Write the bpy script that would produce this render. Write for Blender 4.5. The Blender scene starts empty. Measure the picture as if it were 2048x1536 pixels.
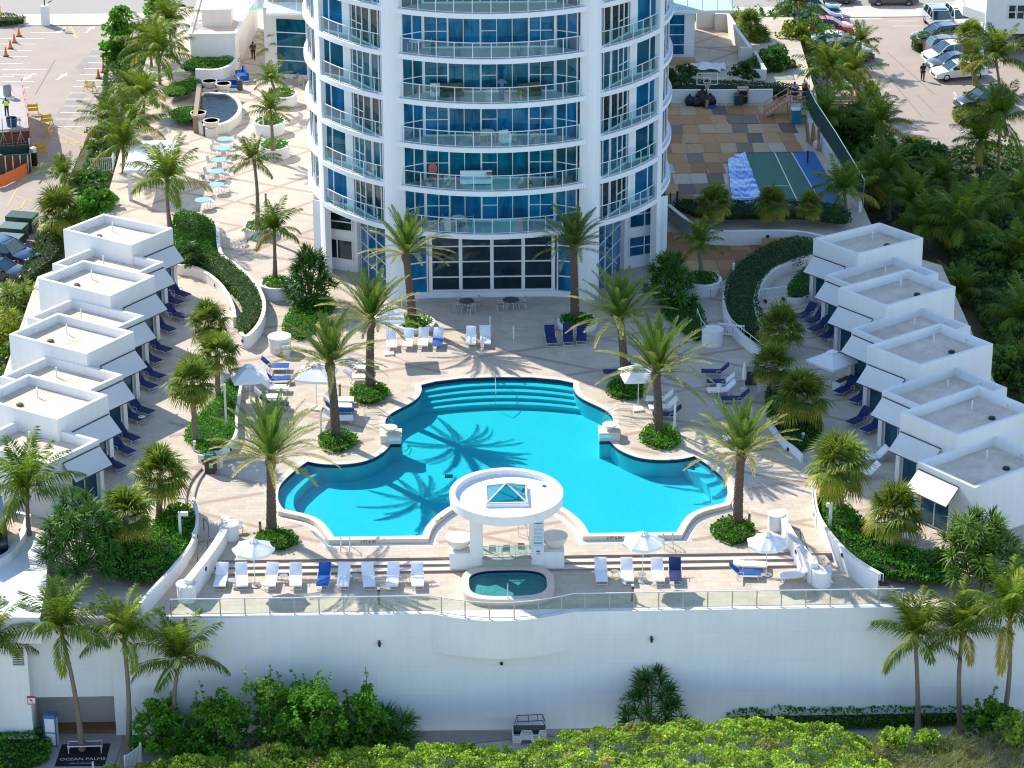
import bpy, math, random
import numpy as np
from mathutils import Vector, Matrix
from mathutils.geometry import tessellate_polygon
random.seed(7); RNG=np.random.default_rng(7)
sc=bpy.context.scene
COL=sc.collection
R=math.radians
# ---------------------------------------------------------------- camera
FPX,PIT,YAW,ROL=5666.74,R(23.7462),R(1.43484),R(-.1762)
CAM=Vector((-3.435,-152.4,78.))
_fw=Vector((math.sin(YAW)*math.cos(PIT),math.cos(YAW)*math.cos(PIT),-math.sin(PIT)))
_rt=Vector((math.cos(YAW),-math.sin(YAW),0)); _up=_rt.cross(_fw)
RT=_rt*math.cos(ROL)+_up*math.sin(ROL); UP=-_rt*math.sin(ROL)+_up*math.cos(ROL); FW=_fw
cd=bpy.data.cameras.new('camera'); co=bpy.data.objects.new('camera',cd); COL.objects.link(co)
cd.sensor_fit='HORIZONTAL'; cd.sensor_width=36; cd.lens=FPX/2048*36; cd.clip_start=1; cd.clip_end=6000
co.matrix_world=Matrix(((RT.x,UP.x,-FW.x,CAM.x),(RT.y,UP.y,-FW.y,CAM.y),(RT.z,UP.z,-FW.z,CAM.z),(0,0,0,1)))
sc.camera=co
def ray(px,py): return FW+RT*((px-1024)/FPX)-UP*((py-768)/FPX)
def G(px,py,z=0.):
    d=ray(px,py); return CAM+d*((z-CAM.z)/d.z)
def G2(px,py,z=0.):
    p=G(px,py,z); return (p.x,p.y)
def onY(px,py,y):
    d=ray(px,py); return CAM+d*((y-CAM.y)/d.y)
def HT(px,py,y): return onY(px,py,y).z      # height at which a vertical at depth y reaches this image row
# ---------------------------------------------------------------- world + sun
w=bpy.data.worlds.new('World'); sc.world=w; w.use_nodes=True
nt=w.node_tree; bg=nt.nodes['Background']; sky=nt.nodes.new('ShaderNodeTexSky'); sky.sky_type='NISHITA'
sky.sun_disc=False; SUN_EL=R(38); SUN_AZ=R(-42)      # the sun stands behind and left: direction (-sin42, +cos42)
sky.sun_elevation=SUN_EL; sky.sun_rotation=SUN_AZ; sky.air_density=1.0; sky.dust_density=.15; sky.ozone_density=1.5
nt.links.new(sky.outputs[0],bg.inputs[0]); bg.inputs[1].default_value=.15
sd=bpy.data.lights.new('sun','SUN'); sd.energy=3.4; sd.angle=R(.5); sd.color=(1,.93,.82)
so=bpy.data.objects.new('sun',sd); COL.objects.link(so)
sv=Vector((-math.sin(R(42))*math.cos(SUN_EL),math.cos(R(42))*math.cos(SUN_EL),math.sin(SUN_EL)))
so.rotation_euler=sv.to_track_quat('Z','Y').to_euler(); so.location=(-60,60,90)
vs=sc.view_settings; vs.view_transform='Standard'; vs.look='None'; vs.exposure=1.06; vs.gamma=1; vs.use_curve_mapping=False
sc.cycles.max_bounces=8; sc.cycles.transparent_max_bounces=24; sc.cycles.caustics_reflective=False; sc.cycles.caustics_refractive=False
sc.cycles.sample_clamp_indirect=6; sc.cycles.use_denoising=True; sc.cycles.pixel_filter_type='BLACKMAN_HARRIS'; sc.cycles.filter_width=1.1
# ---------------------------------------------------------------- materials
def _nodes(name):
    m=bpy.data.materials.new(name); m.use_nodes=True; t=m.node_tree
    return m,t,t.nodes['Principled BSDF']
def N(t,ty,**k):
    n=t.nodes.new(ty)
    for a,b in k.items(): setattr(n,a,b)
    return n
def L(t,a,b): t.links.new(a,b)
def mat(name,c,rough=.6,var=.12,scale=2.,metal=0,bump=0,bscale=30,spec=.4,coat=0,stretch=None,emis=0):
    m,t,p=_nodes(name)
    tc=N(t,'ShaderNodeTexCoord'); src=tc.outputs['Object']
    if stretch:
        mp=N(t,'ShaderNodeMapping'); mp.inputs['Scale'].default_value=stretch; L(t,src,mp.inputs[0]); src=mp.outputs[0]
    nz=N(t,'ShaderNodeTexNoise'); nz.inputs['Scale'].default_value=scale; nz.inputs['Detail'].default_value=6; nz.inputs['Roughness'].default_value=.65
    L(t,src,nz.inputs['Vector'])
    mx=N(t,'ShaderNodeMix',data_type='RGBA'); L(t,nz.outputs['Fac'],mx.inputs['Factor'])
    c=tuple(c)
    mx.inputs['A'].default_value=tuple(max(0,x*(1-var)) for x in c)+(1,); mx.inputs['B'].default_value=tuple(min(1,x*(1+var)) for x in c)+(1,)
    L(t,mx.outputs['Result'],p.inputs['Base Color'])
    p.inputs['Roughness'].default_value=rough; p.inputs['Metallic'].default_value=metal; p.inputs['Specular IOR Level'].default_value=spec
    p.inputs['Coat Weight'].default_value=coat
    if bump:
        b=N(t,'ShaderNodeBump'); b.inputs['Strength'].default_value=bump; b.inputs['Distance'].default_value=.02
        n2=N(t,'ShaderNodeTexNoise'); n2.inputs['Scale'].default_value=bscale; n2.inputs['Detail'].default_value=5; L(t,src,n2.inputs['Vector'])
        L(t,n2.outputs['Fac'],b.inputs['Height']); L(t,b.outputs[0],p.inputs['Normal'])
    return m
def stucco(name,c,streak=.12):
    """painted render with faint weather streaks"""
    m,t,p=_nodes(name)
    g=N(t,'ShaderNodeNewGeometry')
    mp=N(t,'ShaderNodeMapping'); mp.inputs['Scale'].default_value=(1.6,1.6,.12); L(t,g.outputs['Position'],mp.inputs[0])
    n1=N(t,'ShaderNodeTexNoise'); n1.inputs['Scale'].default_value=1.3; n1.inputs['Detail'].default_value=7; n1.inputs['Roughness'].default_value=.7; L(t,mp.outputs[0],n1.inputs['Vector'])
    n2=N(t,'ShaderNodeTexNoise'); n2.inputs['Scale'].default_value=.35; n2.inputs['Detail'].default_value=4; L(t,g.outputs['Position'],n2.inputs['Vector'])
    ad=N(t,'ShaderNodeMath',operation='ADD'); L(t,n1.outputs['Fac'],ad.inputs[0]); L(t,n2.outputs['Fac'],ad.inputs[1])
    rp=N(t,'ShaderNodeMapRange'); rp.inputs['From Min'].default_value=.6; rp.inputs['From Max'].default_value=1.25; L(t,ad.outputs[0],rp.inputs['Value'])
    mx=N(t,'ShaderNodeMix',data_type='RGBA'); L(t,rp.outputs[0],mx.inputs['Factor'])
    mx.inputs['A'].default_value=tuple(x*(1-streak) for x in c)+(1,); mx.inputs['B'].default_value=tuple(c)+(1,)
    L(t,mx.outputs['Result'],p.inputs['Base Color']); p.inputs['Roughness'].default_value=.75; p.inputs['Specular IOR Level'].default_value=.25
    return m
def paving(name,c1,c2,mort,bw=.62,rh=.41,rot=0,stain=.18):
    m,t,p=_nodes(name)
    g=N(t,'ShaderNodeNewGeometry'); mp=N(t,'ShaderNodeMapping'); mp.inputs['Rotation'].default_value=(0,0,rot); L(t,g.outputs['Position'],mp.inputs[0])
    b=N(t,'ShaderNodeTexBrick'); b.offset=.5; b.inputs['Scale'].default_value=1; b.inputs['Brick Width'].default_value=bw; b.inputs['Row Height'].default_value=rh
    b.inputs['Mortar Size'].default_value=.009; b.inputs['Mortar Smooth'].default_value=.1; b.inputs['Bias'].default_value=.1
    b.inputs['Color1'].default_value=c1+(1,); b.inputs['Color2'].default_value=c2+(1,); b.inputs['Mortar'].default_value=mort+(1,)
    L(t,mp.outputs[0],b.inputs['Vector'])
    n=N(t,'ShaderNodeTexNoise'); n.inputs['Scale'].default_value=.45; n.inputs['Detail'].default_value=9; n.inputs['Roughness'].default_value=.72; L(t,g.outputs['Position'],n.inputs['Vector'])
    rp=N(t,'ShaderNodeMapRange'); rp.inputs['From Min'].default_value=.3; rp.inputs['From Max'].default_value=.7; rp.inputs['To Min'].default_value=1-stain; rp.inputs['To Max'].default_value=1+stain*.4; L(t,n.outputs['Fac'],rp.inputs['Value'])
    mu=N(t,'ShaderNodeVectorMath',operation='SCALE'); L(t,b.outputs['Color'],mu.inputs[0]); L(t,rp.outputs[0],mu.inputs['Scale'])
    L(t,mu.outputs[0],p.inputs['Base Color']); p.inputs['Roughness'].default_value=.62; p.inputs['Specular IOR Level'].default_value=.3
    return m
def glass(name,tint,rough=.02,refl=.25,tintmix=1.):
    """thin sheet: tinted see-through plus a mirror share"""
    m,t,p=_nodes(name); out=t.nodes['Material Output']; t.nodes.remove(p)
    tr=N(t,'ShaderNodeBsdfTransparent'); tr.inputs[0].default_value=tint+(1,)
    gl=N(t,'ShaderNodeBsdfGlossy'); gl.inputs['Roughness'].default_value=rough; gl.inputs['Color'].default_value=(.85,.95,1,1)
    fr=N(t,'ShaderNodeLayerWeight'); fr.inputs[0].default_value=.5
    pw=N(t,'ShaderNodeMath',operation='POWER'); pw.inputs[1].default_value=3.; L(t,fr.outputs['Facing'],pw.inputs[0])
    ma=N(t,'ShaderNodeMath',operation='MULTIPLY_ADD'); ma.inputs[1].default_value=.5; ma.inputs[2].default_value=refl*.3; L(t,pw.outputs[0],ma.inputs[0])
    mx=N(t,'ShaderNodeMixShader'); L(t,ma.outputs[0],mx.inputs[0]); L(t,tr.outputs[0],mx.inputs[1]); L(t,gl.outputs[0],mx.inputs[2]); L(t,mx.outputs[0],out.inputs[0])
    return m
def water(name,tint,bs=1.2,strength=.25,refl=.16):
    m,t,p=_nodes(name); out=t.nodes['Material Output']; t.nodes.remove(p)
    g=N(t,'ShaderNodeNewGeometry'); n=N(t,'ShaderNodeTexNoise'); n.inputs['Scale'].default_value=bs; n.inputs['Detail'].default_value=4; n.inputs['Distortion'].default_value=.6; L(t,g.outputs['Position'],n.inputs['Vector'])
    b=N(t,'ShaderNodeBump'); b.inputs['Strength'].default_value=strength; b.inputs['Distance'].default_value=.12; L(t,n.outputs['Fac'],b.inputs['Height'])
    tr=N(t,'ShaderNodeBsdfTransparent'); tr.inputs[0].default_value=tint+(1,)
    gl=N(t,'ShaderNodeBsdfGlossy'); gl.inputs['Roughness'].default_value=.05; L(t,b.outputs[0],gl.inputs['Normal'])
    fr=N(t,'ShaderNodeLayerWeight'); fr.inputs[0].default_value=refl; L(t,b.outputs[0],fr.inputs['Normal'])
    mx=N(t,'ShaderNodeMixShader'); L(t,fr.outputs['Fresnel'],mx.inputs[0]); L(t,tr.outputs[0],mx.inputs[1]); L(t,gl.outputs[0],mx.inputs[2]); L(t,mx.outputs[0],out.inputs[0])
    return m
def leafmat(name,c,trans=.35,rough=.5,spec=.22):
    """leaf: base colour times the tint stored per leaf, some light comes through"""
    m,t,p=_nodes(name); out=t.nodes['Material Output']
    a=N(t,'ShaderNodeAttribute'); a.attribute_name='tint'
    mu=N(t,'ShaderNodeMix',data_type='RGBA',blend_type='MULTIPLY'); mu.inputs['Factor'].default_value=1; mu.inputs['A'].default_value=c+(1,); L(t,a.outputs['Color'],mu.inputs['B'])
    oi=N(t,'ShaderNodeObjectInfo'); hs=N(t,'ShaderNodeHueSaturation'); mr=N(t,'ShaderNodeMapRange'); mr.inputs['To Min'].default_value=.82; mr.inputs['To Max'].default_value=1.15
    L(t,oi.outputs['Random'],mr.inputs['Value']); L(t,mr.outputs[0],hs.inputs['Value']); L(t,mu.outputs['Result'],hs.inputs['Color'])
    L(t,hs.outputs[0],p.inputs['Base Color']); p.inputs['Roughness'].default_value=rough; p.inputs['Specular IOR Level'].default_value=spec
    tl=N(t,'ShaderNodeBsdfTranslucent'); L(t,hs.outputs[0],tl.inputs[0])
    mx=N(t,'ShaderNodeMixShader'); mx.inputs[0].default_value=trans; L(t,p.outputs[0],mx.inputs[1]); L(t,tl.outputs[0],mx.inputs[2]); L(t,mx.outputs[0],out.inputs[0])
    return m
MT={}
MT['white']=stucco('white_stucco',(.80,.80,.79))
MT['cream']=stucco('cream_stucco',(.78,.73,.66))
MT['tower']=stucco('tower_white',(.80,.82,.84),.06)
MT['roof']=paving('roof_slabs',(.68,.575,.45),(.74,.63,.50),(.58,.49,.38),.9,.9,.55,.34)
MT['deck']=paving('travertine',(.51,.43,.335),(.585,.50,.395),(.43,.355,.28),.62,.41)
MT['decklow']=paving('travertine_low',(.54,.45,.35),(.61,.52,.41),(.43,.35,.275),.8,.52)
MT['band']=mat('paving_band',(.40,.29,.22),.65,.18,3)
MT['coping']=mat('coping_stone',(.64,.54,.45),.6,.12,2.5,bump=.1)
MT['step']=mat('step_stone',(.66,.55,.46),.65,.14,2)
MT['asphalt']=mat('asphalt',(.36,.30,.25),.85,.16,.35,bump=.15,bscale=40)
MT['asphaltdk']=mat('asphalt_dark',(.18,.17,.17),.85,.2,.5,bump=.15,bscale=40)
MT['street']=mat('street',(.34,.305,.27),.85,.08,.2)
MT['walk']=mat('sidewalk',(.52,.47,.41),.8,.1,.5)
MT['paint']=mat('white_paint',(.78,.76,.72),.7,.12,3)
MT['yellowpaint']=mat('yellow_paint',(.62,.42,.12),.7,.15,3)
MT['sand']=mat('sand',(.46,.38,.30),.9,.2,.8,bump=.3,bscale=8)
MT['soil']=mat('soil',(.10,.065,.04),.95,.3,3,bump=.4,bscale=12)
MT['earth']=mat('earth_under_trees',(.075,.075,.035),.95,.4,.6)
MT['metal']=mat('white_metal',(.72,.72,.72),.35,.04,5,spec=.5)
MT['steel']=mat('steel',(.55,.55,.55),.25,.05,5,metal=1)
MT['darkmetal']=mat('dark_metal',(.05,.05,.055),.45,.1,5)
MT['railmetal']=mat('rail_aluminium',(.50,.49,.49),.35,.05,6,metal=.6)
MT['navy']=mat('navy_fabric',(.008,.022,.11),.8,.15,6)
MT['blue']=mat('blue_cushion',(.0,.075,.32),.75,.12,6)
MT['towel']=mat('white_towel',(.80,.80,.82),.9,.05,8,bump=.2,bscale=20)
MT['canvas']=mat('white_canvas',(.82,.81,.79),.8,.05,2,bump=.15,bscale=4)
MT['awning']=mat('awning_canvas',(.72,.70,.67),.8,.05,1)
MT['bowl']=mat('cast_stone',(.74,.67,.56),.7,.1,3)
MT['wood']=mat('raw_timber',(.48,.29,.15),.7,.25,4,stretch=(1,8,8))
MT['ply']=mat('plywood',(.36,.23,.14),.75,.3,2)
MT['decking']=mat('brown_decking',(.23,.10,.04),.6,.25,5,stretch=(6,1,1))
MT['black']=mat('black_plastic',(.012,.012,.014),.4,.2,5)
MT['orange']=mat('orange_plastic',(.75,.14,.04),.5,.1,5)
MT['yellow']=mat('yellow_plastic',(.72,.50,.03),.5,.12,5)
MT['green']=mat('dark_green_steel',(.02,.06,.045),.5,.15,4)
MT['red']=mat('red_paint',(.5,.04,.04),.5,.1,5)
MT['teal']=mat('teal_tint',(.02,.25,.34),.4,.1,3)
MT['skin']=mat('skin',(.30,.16,.10),.6,.08,8)
MT['tile']=mat('dark_tile',(.015,.03,.10),.3,.2,10)
MT['basin']=mat('pool_plaster',(.40,.70,.76),.6,.05,.8)
MT['spaplaster']=mat('spa_plaster',(.48,.80,.86),.6,.08,1.2)
MT['water']=water('pool_water',(.20,.84,.89),3.2,.28,.13)
MT['spawater']=water('spa_water',(.32,.82,.95),2.5,.3)
MT['fountainwater']=water('fountain_water',(.30,.60,.68),2.2,.45,.22)
MT['railglass']=glass('rail_glass',(.78,.94,.95),.02,.16)
MT['frontglass']=glass('front_rail_glass',(.92,.96,.94),.02,.08)
MT['skyglass']=glass('skylight_glass',(.05,.50,.60),.03,.2)
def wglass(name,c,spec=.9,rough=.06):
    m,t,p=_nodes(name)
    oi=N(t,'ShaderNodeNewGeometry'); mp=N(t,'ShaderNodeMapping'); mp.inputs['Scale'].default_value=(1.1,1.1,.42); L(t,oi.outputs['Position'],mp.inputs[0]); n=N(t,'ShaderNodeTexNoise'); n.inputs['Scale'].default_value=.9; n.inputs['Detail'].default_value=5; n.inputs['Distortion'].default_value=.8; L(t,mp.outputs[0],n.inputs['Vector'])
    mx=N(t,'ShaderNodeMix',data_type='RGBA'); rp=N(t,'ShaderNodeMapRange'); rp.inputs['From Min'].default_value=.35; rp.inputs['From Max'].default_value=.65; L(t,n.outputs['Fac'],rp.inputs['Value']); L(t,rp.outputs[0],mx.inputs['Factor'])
    mx.inputs['A'].default_value=tuple(x*.5 for x in c)+(1,); mx.inputs['B'].default_value=tuple(x*1.45 for x in c)+(1,)  # patchy base colour paints in reflections, curtains and dim rooms
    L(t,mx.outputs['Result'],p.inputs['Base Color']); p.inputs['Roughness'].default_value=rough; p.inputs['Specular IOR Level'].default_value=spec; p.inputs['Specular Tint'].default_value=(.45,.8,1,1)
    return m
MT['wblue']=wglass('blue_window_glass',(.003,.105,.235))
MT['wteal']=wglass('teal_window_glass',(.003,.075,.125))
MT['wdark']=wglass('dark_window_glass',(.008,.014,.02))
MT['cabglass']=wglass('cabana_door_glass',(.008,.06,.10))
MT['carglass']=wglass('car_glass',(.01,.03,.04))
MT['trunk']=mat('palm_trunk',(.21,.16,.115),.9,.35,6,bump=.5,bscale=18)
MT['dtrunk']=mat('date_palm_trunk',(.115,.078,.055),.95,.45,5,bump=.7,bscale=14)
MT['bark']=mat('bark',(.13,.10,.075),.9,.35,6,bump=.4,bscale=16)
MT['coco']=leafmat('coconut_leaf',(.115,.205,.018),.38)
MT['date']=leafmat('date_leaf',(.135,.205,.04))
MT['sabal']=leafmat('fan_leaf',(.15,.225,.03))
MT['strap']=leafmat('strap_leaf',(.05,.15,.018),.3)
MT['ground']=leafmat('groundcover_leaf',(.075,.26,.012),.35)
MT['hedge']=leafmat('hedge_leaf',(.055,.13,.03),.25)
MT['jungle']=leafmat('jungle_leaf',(.085,.19,.035),.35)
MT['grape']=leafmat('sea_grape_leaf',(.09,.27,.02),.4)
MT['dune']=leafmat('dune_leaf',(.29,.45,.05),.4)
MT['dry']=leafmat('dry_grass',(.42,.36,.17),.3)
MT['silver']=leafmat('silver_leaf',(.26,.29,.26),.3)
MT['lime']=leafmat('lime_leaf',(.19,.25,.02),.35)
# ---------------------------------------------------------------- mesh helpers
class MB:
    def __init__(s): s.v=[]; s.f=[]; s.m=[]; s.cur=0
    def add(s,vs,fs):
        o=len(s.v); s.v+= [tuple(v) for v in vs]; s.f+=[tuple(i+o for i in f) for f in fs]; s.m+=[s.cur]*len(fs); return s
    def box(s,c,d,rz=0,taper=1.):
        x,y,z=d[0]/2,d[1]/2,d[2]/2; ca,sa=math.cos(rz),math.sin(rz); vs=[]
        for k,(a,b,e) in enumerate(((-x,-y,-z),(x,-y,-z),(x,y,-z),(-x,y,-z),(-x,-y,z),(x,-y,z),(x,y,z),(-x,y,z))):
            if k>3: a*=taper;b*=taper
            vs.append((c[0]+a*ca-b*sa,c[1]+a*sa+b*ca,c[2]+e))
        return s.add(vs,[(3,2,1,0),(4,5,6,7),(0,1,5,4),(1,2,6,5),(2,3,7,6),(3,0,4,7)])
    def prism(s,poly,z0,z1,bottom=True):
        n=len(poly); a=sum(poly[i][0]*poly[(i+1)%n][1]-poly[(i+1)%n][0]*poly[i][1] for i in range(n))
        if a<0: poly=poly[::-1]
        vs=[(p[0],p[1],z0) for p in poly]+[(p[0],p[1],z1) for p in poly]
        tri=tessellate_polygon([[Vector((p[0],p[1],0)) for p in poly]])
        fs=[(i,(i+1)%n,n+(i+1)%n,n+i) for i in range(n)]
        for t in tri:
            p0,p1,p2=[poly[i] for i in t]
            if (p1[0]-p0[0])*(p2[1]-p0[1])-(p1[1]-p0[1])*(p2[0]-p0[0])<0: t=(t[0],t[2],t[1])
            fs.append(tuple(n+i for i in t)); 
            if bottom: fs.append((t[2],t[1],t[0]))
        return s.add(vs,fs)
    def sheet(s,poly,z,holes=()):
        loops=[poly]+list(holes); flat=[p for l in loops for p in l]
        tri=tessellate_polygon([[Vector((p[0],p[1],0)) for p in l] for l in loops]); fs=[]
        for t in tri:
            p0,p1,p2=[flat[i] for i in t]
            if (p1[0]-p0[0])*(p2[1]-p0[1])-(p1[1]-p0[1])*(p2[0]-p0[0])<0: t=(t[0],t[2],t[1])
            fs.append(tuple(t))
        return s.add([(p[0],p[1],z) for p in flat],fs)
    def tube(s,pts,r,n=6,cap=True):
        pts=[Vector(p) for p in pts]; k=len(pts); rs=r if isinstance(r,(list,tuple)) else [r]*k
        vs=[];fs=[]; ref=None
        for i,p in enumerate(pts):
            d=(pts[min(i+1,k-1)]-pts[max(i-1,0)]).normalized()
            a=d.cross(Vector((0,0,1))) if abs(d.z)<.95 else d.cross(Vector((0,1,0)))
            a.normalize(); b=d.cross(a)
            if ref is not None and a.dot(ref)<0: a=-a;b=-b
            ref=a
            for j in range(n):
                t=2*math.pi*j/n; vs.append(p+(a*math.cos(t)+b*math.sin(t))*rs[i])
        for i in range(k-1):
            for j in range(n): fs.append((i*n+j,i*n+(j+1)%n,(i+1)*n+(j+1)%n,(i+1)*n+j))
        if cap: fs+= [tuple(range(n))[::-1],tuple((k-1)*n+j for j in range(n))]
        return s.add(vs,fs)
    def lathe(s,prof,c=(0,0,0),n=24,sx=1,sy=1):
        vs=[];fs=[];k=len(prof)
        for r,z in prof:
            for j in range(n):
                t=2*math.pi*j/n; vs.append((c[0]+r*math.cos(t)*sx,c[1]+r*math.sin(t)*sy,c[2]+z))
        for i in range(k-1):
            for j in range(n): fs.append((i*n+j,i*n+(j+1)%n,(i+1)*n+(j+1)%n,(i+1)*n+j))
        if prof[0][0]>1e-4: fs.append(tuple(range(n))[::-1])
        if prof[-1][0]>1e-4: fs.append(tuple((k-1)*n+j for j in range(n)))
        return s.add(vs,fs)
    def ribbon(s,path,w,z0,z1,closed=False):
        """upright wall following a plan path; z0/z1 may be lists"""
        n=len(path); P=[Vector((p[0],p[1],0)) for p in path]; vs=[];fs=[]
        Z0=z0 if isinstance(z0,list) else [z0]*n; Z1=z1 if isinstance(z1,list) else [z1]*n
        for i,p in enumerate(P):
            a=P[(i-1)%n] if (closed or i) else p; b=P[(i+1)%n] if (closed or i<n-1) else p
            d=(b-a).normalized(); nn=Vector((-d.y,d.x,0))*w/2
            vs+=[(p.x+nn.x,p.y+nn.y,Z0[i]),(p.x-nn.x,p.y-nn.y,Z0[i]),(p.x-nn.x,p.y-nn.y,Z1[i]),(p.x+nn.x,p.y+nn.y,Z1[i])]
        for i in range(n if closed else n-1):
            a=4*i;b=4*((i+1)%n)
            fs+=[(a+1,b+1,b+2,a+2),(b,a,a+3,b+3),(a+2,b+2,b+3,a+3),(a,b,b+1,a+1)]
        if not closed: fs+=[(0,1,2,3),(4*n-1,4*n-2,4*n-3,4*n-4)]
        return s.add(vs,fs)
    def quad(s,a,b,c,d): return s.add([a,b,c,d],[(0,1,2,3)])
    def slab(s,a,b,c,d,t):
        """quad given thickness along its normal"""
        a,b,c,d=[Vector(x) for x in (a,b,c,d)]; n=(b-a).cross(d-a).normalized()*t
        return s.add([a,b,c,d,a-n,b-n,c-n,d-n],[(0,1,2,3),(7,6,5,4),(0,4,5,1),(1,5,6,2),(2,6,7,3),(3,7,4,0)])
    def build(s,name,m,parent=None,smooth=False,loc=None):
        me=bpy.data.meshes.new(name); me.from_pydata(s.v,[],s.f)
        ms=m if isinstance(m,(list,tuple)) else [m]
        for x in ms: me.materials.append(x)
        if len(ms)>1: me.polygons.foreach_set('material_index',s.m)
        if smooth: me.polygons.foreach_set('use_smooth',[True]*len(me.polygons)); 
        me.update(); o=bpy.data.objects.new(name,me); COL.objects.link(o)
        if smooth and hasattr(me,'set_sharp_from_angle'): me.set_sharp_from_angle(angle=R(40))
        if parent: o.parent=parent
        if loc: o.location=loc
        return o
def tag(o,label,cat,group=None,kind=None):
    if label: o['label']=label
    if cat: o['category']=cat
    if group: o['group']=group
    if kind: o['kind']=kind
    return o
def thing(name,label,cat,loc=(0,0,0),rz=0,group=None):
    o=bpy.data.objects.new(name,None); COL.objects.link(o); o.empty_display_size=.2; o.location=loc; o.rotation_euler=(0,0,rz)
    return tag(o,label,cat,group)
def structure(o): o['kind']='structure'; return o
def dup(root,loc,rz=0,label=None,group=None,s=1.):
    r=root.copy(); COL.objects.link(r); r.location=loc; r.rotation_euler=(0,0,rz)
    if s!=1.: r.scale=(s,s,s) if not isinstance(s,tuple) else s
    if label: r['label']=label
    if group: r['group']=group
    for ch in root.children:
        c=ch.copy(); COL.objects.link(c); c.parent=r
        for g in ch.children:
            d=g.copy(); COL.objects.link(d); d.parent=c
    return r
def remat(root,old,new):
    """give this copy's parts another material (own mesh copy)"""
    for o in list(root.children)+[g for c in root.children for g in c.children]:
        if o.type=='MESH' and any(m==old for m in o.data.materials):
            o.data=o.data.copy()
            for i,m in enumerate(o.data.materials):
                if m==old: o.data.materials[i]=new
def smoothpath(pts,k=6,closed=False):
    P=[Vector((p[0],p[1],p[2] if len(p)>2 else 0)) for p in pts]; n=len(P); out=[]
    rng=range(n) if closed else range(n-1)
    for i in rng:
        p0=P[(i-1)%n] if closed or i>0 else P[i]; p1=P[i]; p2=P[(i+1)%n]; p3=P[(i+2)%n] if closed or i<n-2 else P[(i+1)%n]
        for j in range(k):
            t=j/k; out.append(.5*((2*p1)+(p2-p0)*t+(2*p0-5*p1+4*p2-p3)*t*t+(3*p1-p0-3*p2+p3)*t**3))
    if not closed: out.append(P[-1])
    return [tuple(v) for v in out]
def pxpath(pts,z=0.,k=5,closed=False): return smoothpath([G2(x,y,z) for x,y in pts],k,closed)
def text_part(name,s,size,m,parent=None,loc=(0,0,0),rot=(0,0,0),ext=.004):
    cu=bpy.data.curves.new(name,'FONT'); cu.body=s; cu.size=size; cu.align_x='CENTER'; cu.align_y='CENTER'; cu.extrude=ext; cu.resolution_u=2
    t=bpy.data.objects.new('tmp',cu); COL.objects.link(t); bpy.context.view_layer.update()
    me=bpy.data.meshes.new_from_object(t.evaluated_get(bpy.context.evaluated_depsgraph_get())); COL.objects.unlink(t); bpy.data.objects.remove(t)
    me.name=name; me.materials.clear(); me.materials.append(m)
    o=bpy.data.objects.new(name,me); COL.objects.link(o); o.location=loc; o.rotation_euler=rot
    if parent: o.parent=parent
    return o
# ================================================================ GROUND, DECKS, ROADS
def sstep(t): t=min(1,max(0,t)); return t*t*(3-2*t)
SANDZ=-8.25
def gz(x,y):
    return -3.1+(SANDZ+3.1)*sstep((34-y)/39.)
xs=sorted(set([-3000,-1200,-500,-250,-150,-100]+list(range(-70,75,5))+[90,120,200,500,1200,3000])); ys=sorted(set([-1500,-500,-200,-90,-60]+[y/1. for y in range(-40,60,3)]+[70,90,110,140,200,400,1000,3000]))
m=MB(); vs=[(x,y,gz(x,y)) for y in ys for x in xs]; nx=len(xs)
m.add(vs,[(j*nx+i,j*nx+i+1,(j+1)*nx+i+1,(j+1)*nx+i) for j in range(len(ys)-1) for i in range(nx-1)])
def groundmat():
    mm,t,p=_nodes('terrain'); g=N(t,'ShaderNodeNewGeometry'); sx=N(t,'ShaderNodeSeparateXYZ'); L(t,g.outputs['Position'],sx.inputs[0])
    n=N(t,'ShaderNodeTexNoise'); n.inputs['Scale'].default_value=.6; n.inputs['Detail'].default_value=8; L(t,g.outputs['Position'],n.inputs['Vector'])
    r=N(t,'ShaderNodeMapRange'); r.inputs['From Min'].default_value=-7.6; r.inputs['From Max'].default_value=-6.6; L(t,sx.outputs['Z'],r.inputs['Value'])
    a=N(t,'ShaderNodeMix',data_type='RGBA'); a.inputs['A'].default_value=(.38,.33,.28,1); a.inputs['B'].default_value=(.50,.45,.38,1); L(t,n.outputs['Fac'],a.inputs['Factor'])
    b=N(t,'ShaderNodeMix',data_type='RGBA'); b.inputs['A'].default_value=(.03,.035,.015,1); b.inputs['B'].default_value=(.11,.10,.05,1); L(t,n.outputs['Fac'],b.inputs['Factor'])
    c=N(t,'ShaderNodeMix',data_type='RGBA'); L(t,r.outputs[0],c.inputs['Factor']); L(t,a.outputs['Result'],c.inputs['A']); L(t,b.outputs['Result'],c.inputs['B'])
    L(t,c.outputs['Result'],p.inputs['Base Color']); p.inputs['Roughness'].default_value=.95
    return mm
structure(m.build('ground',groundmat()))
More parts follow.
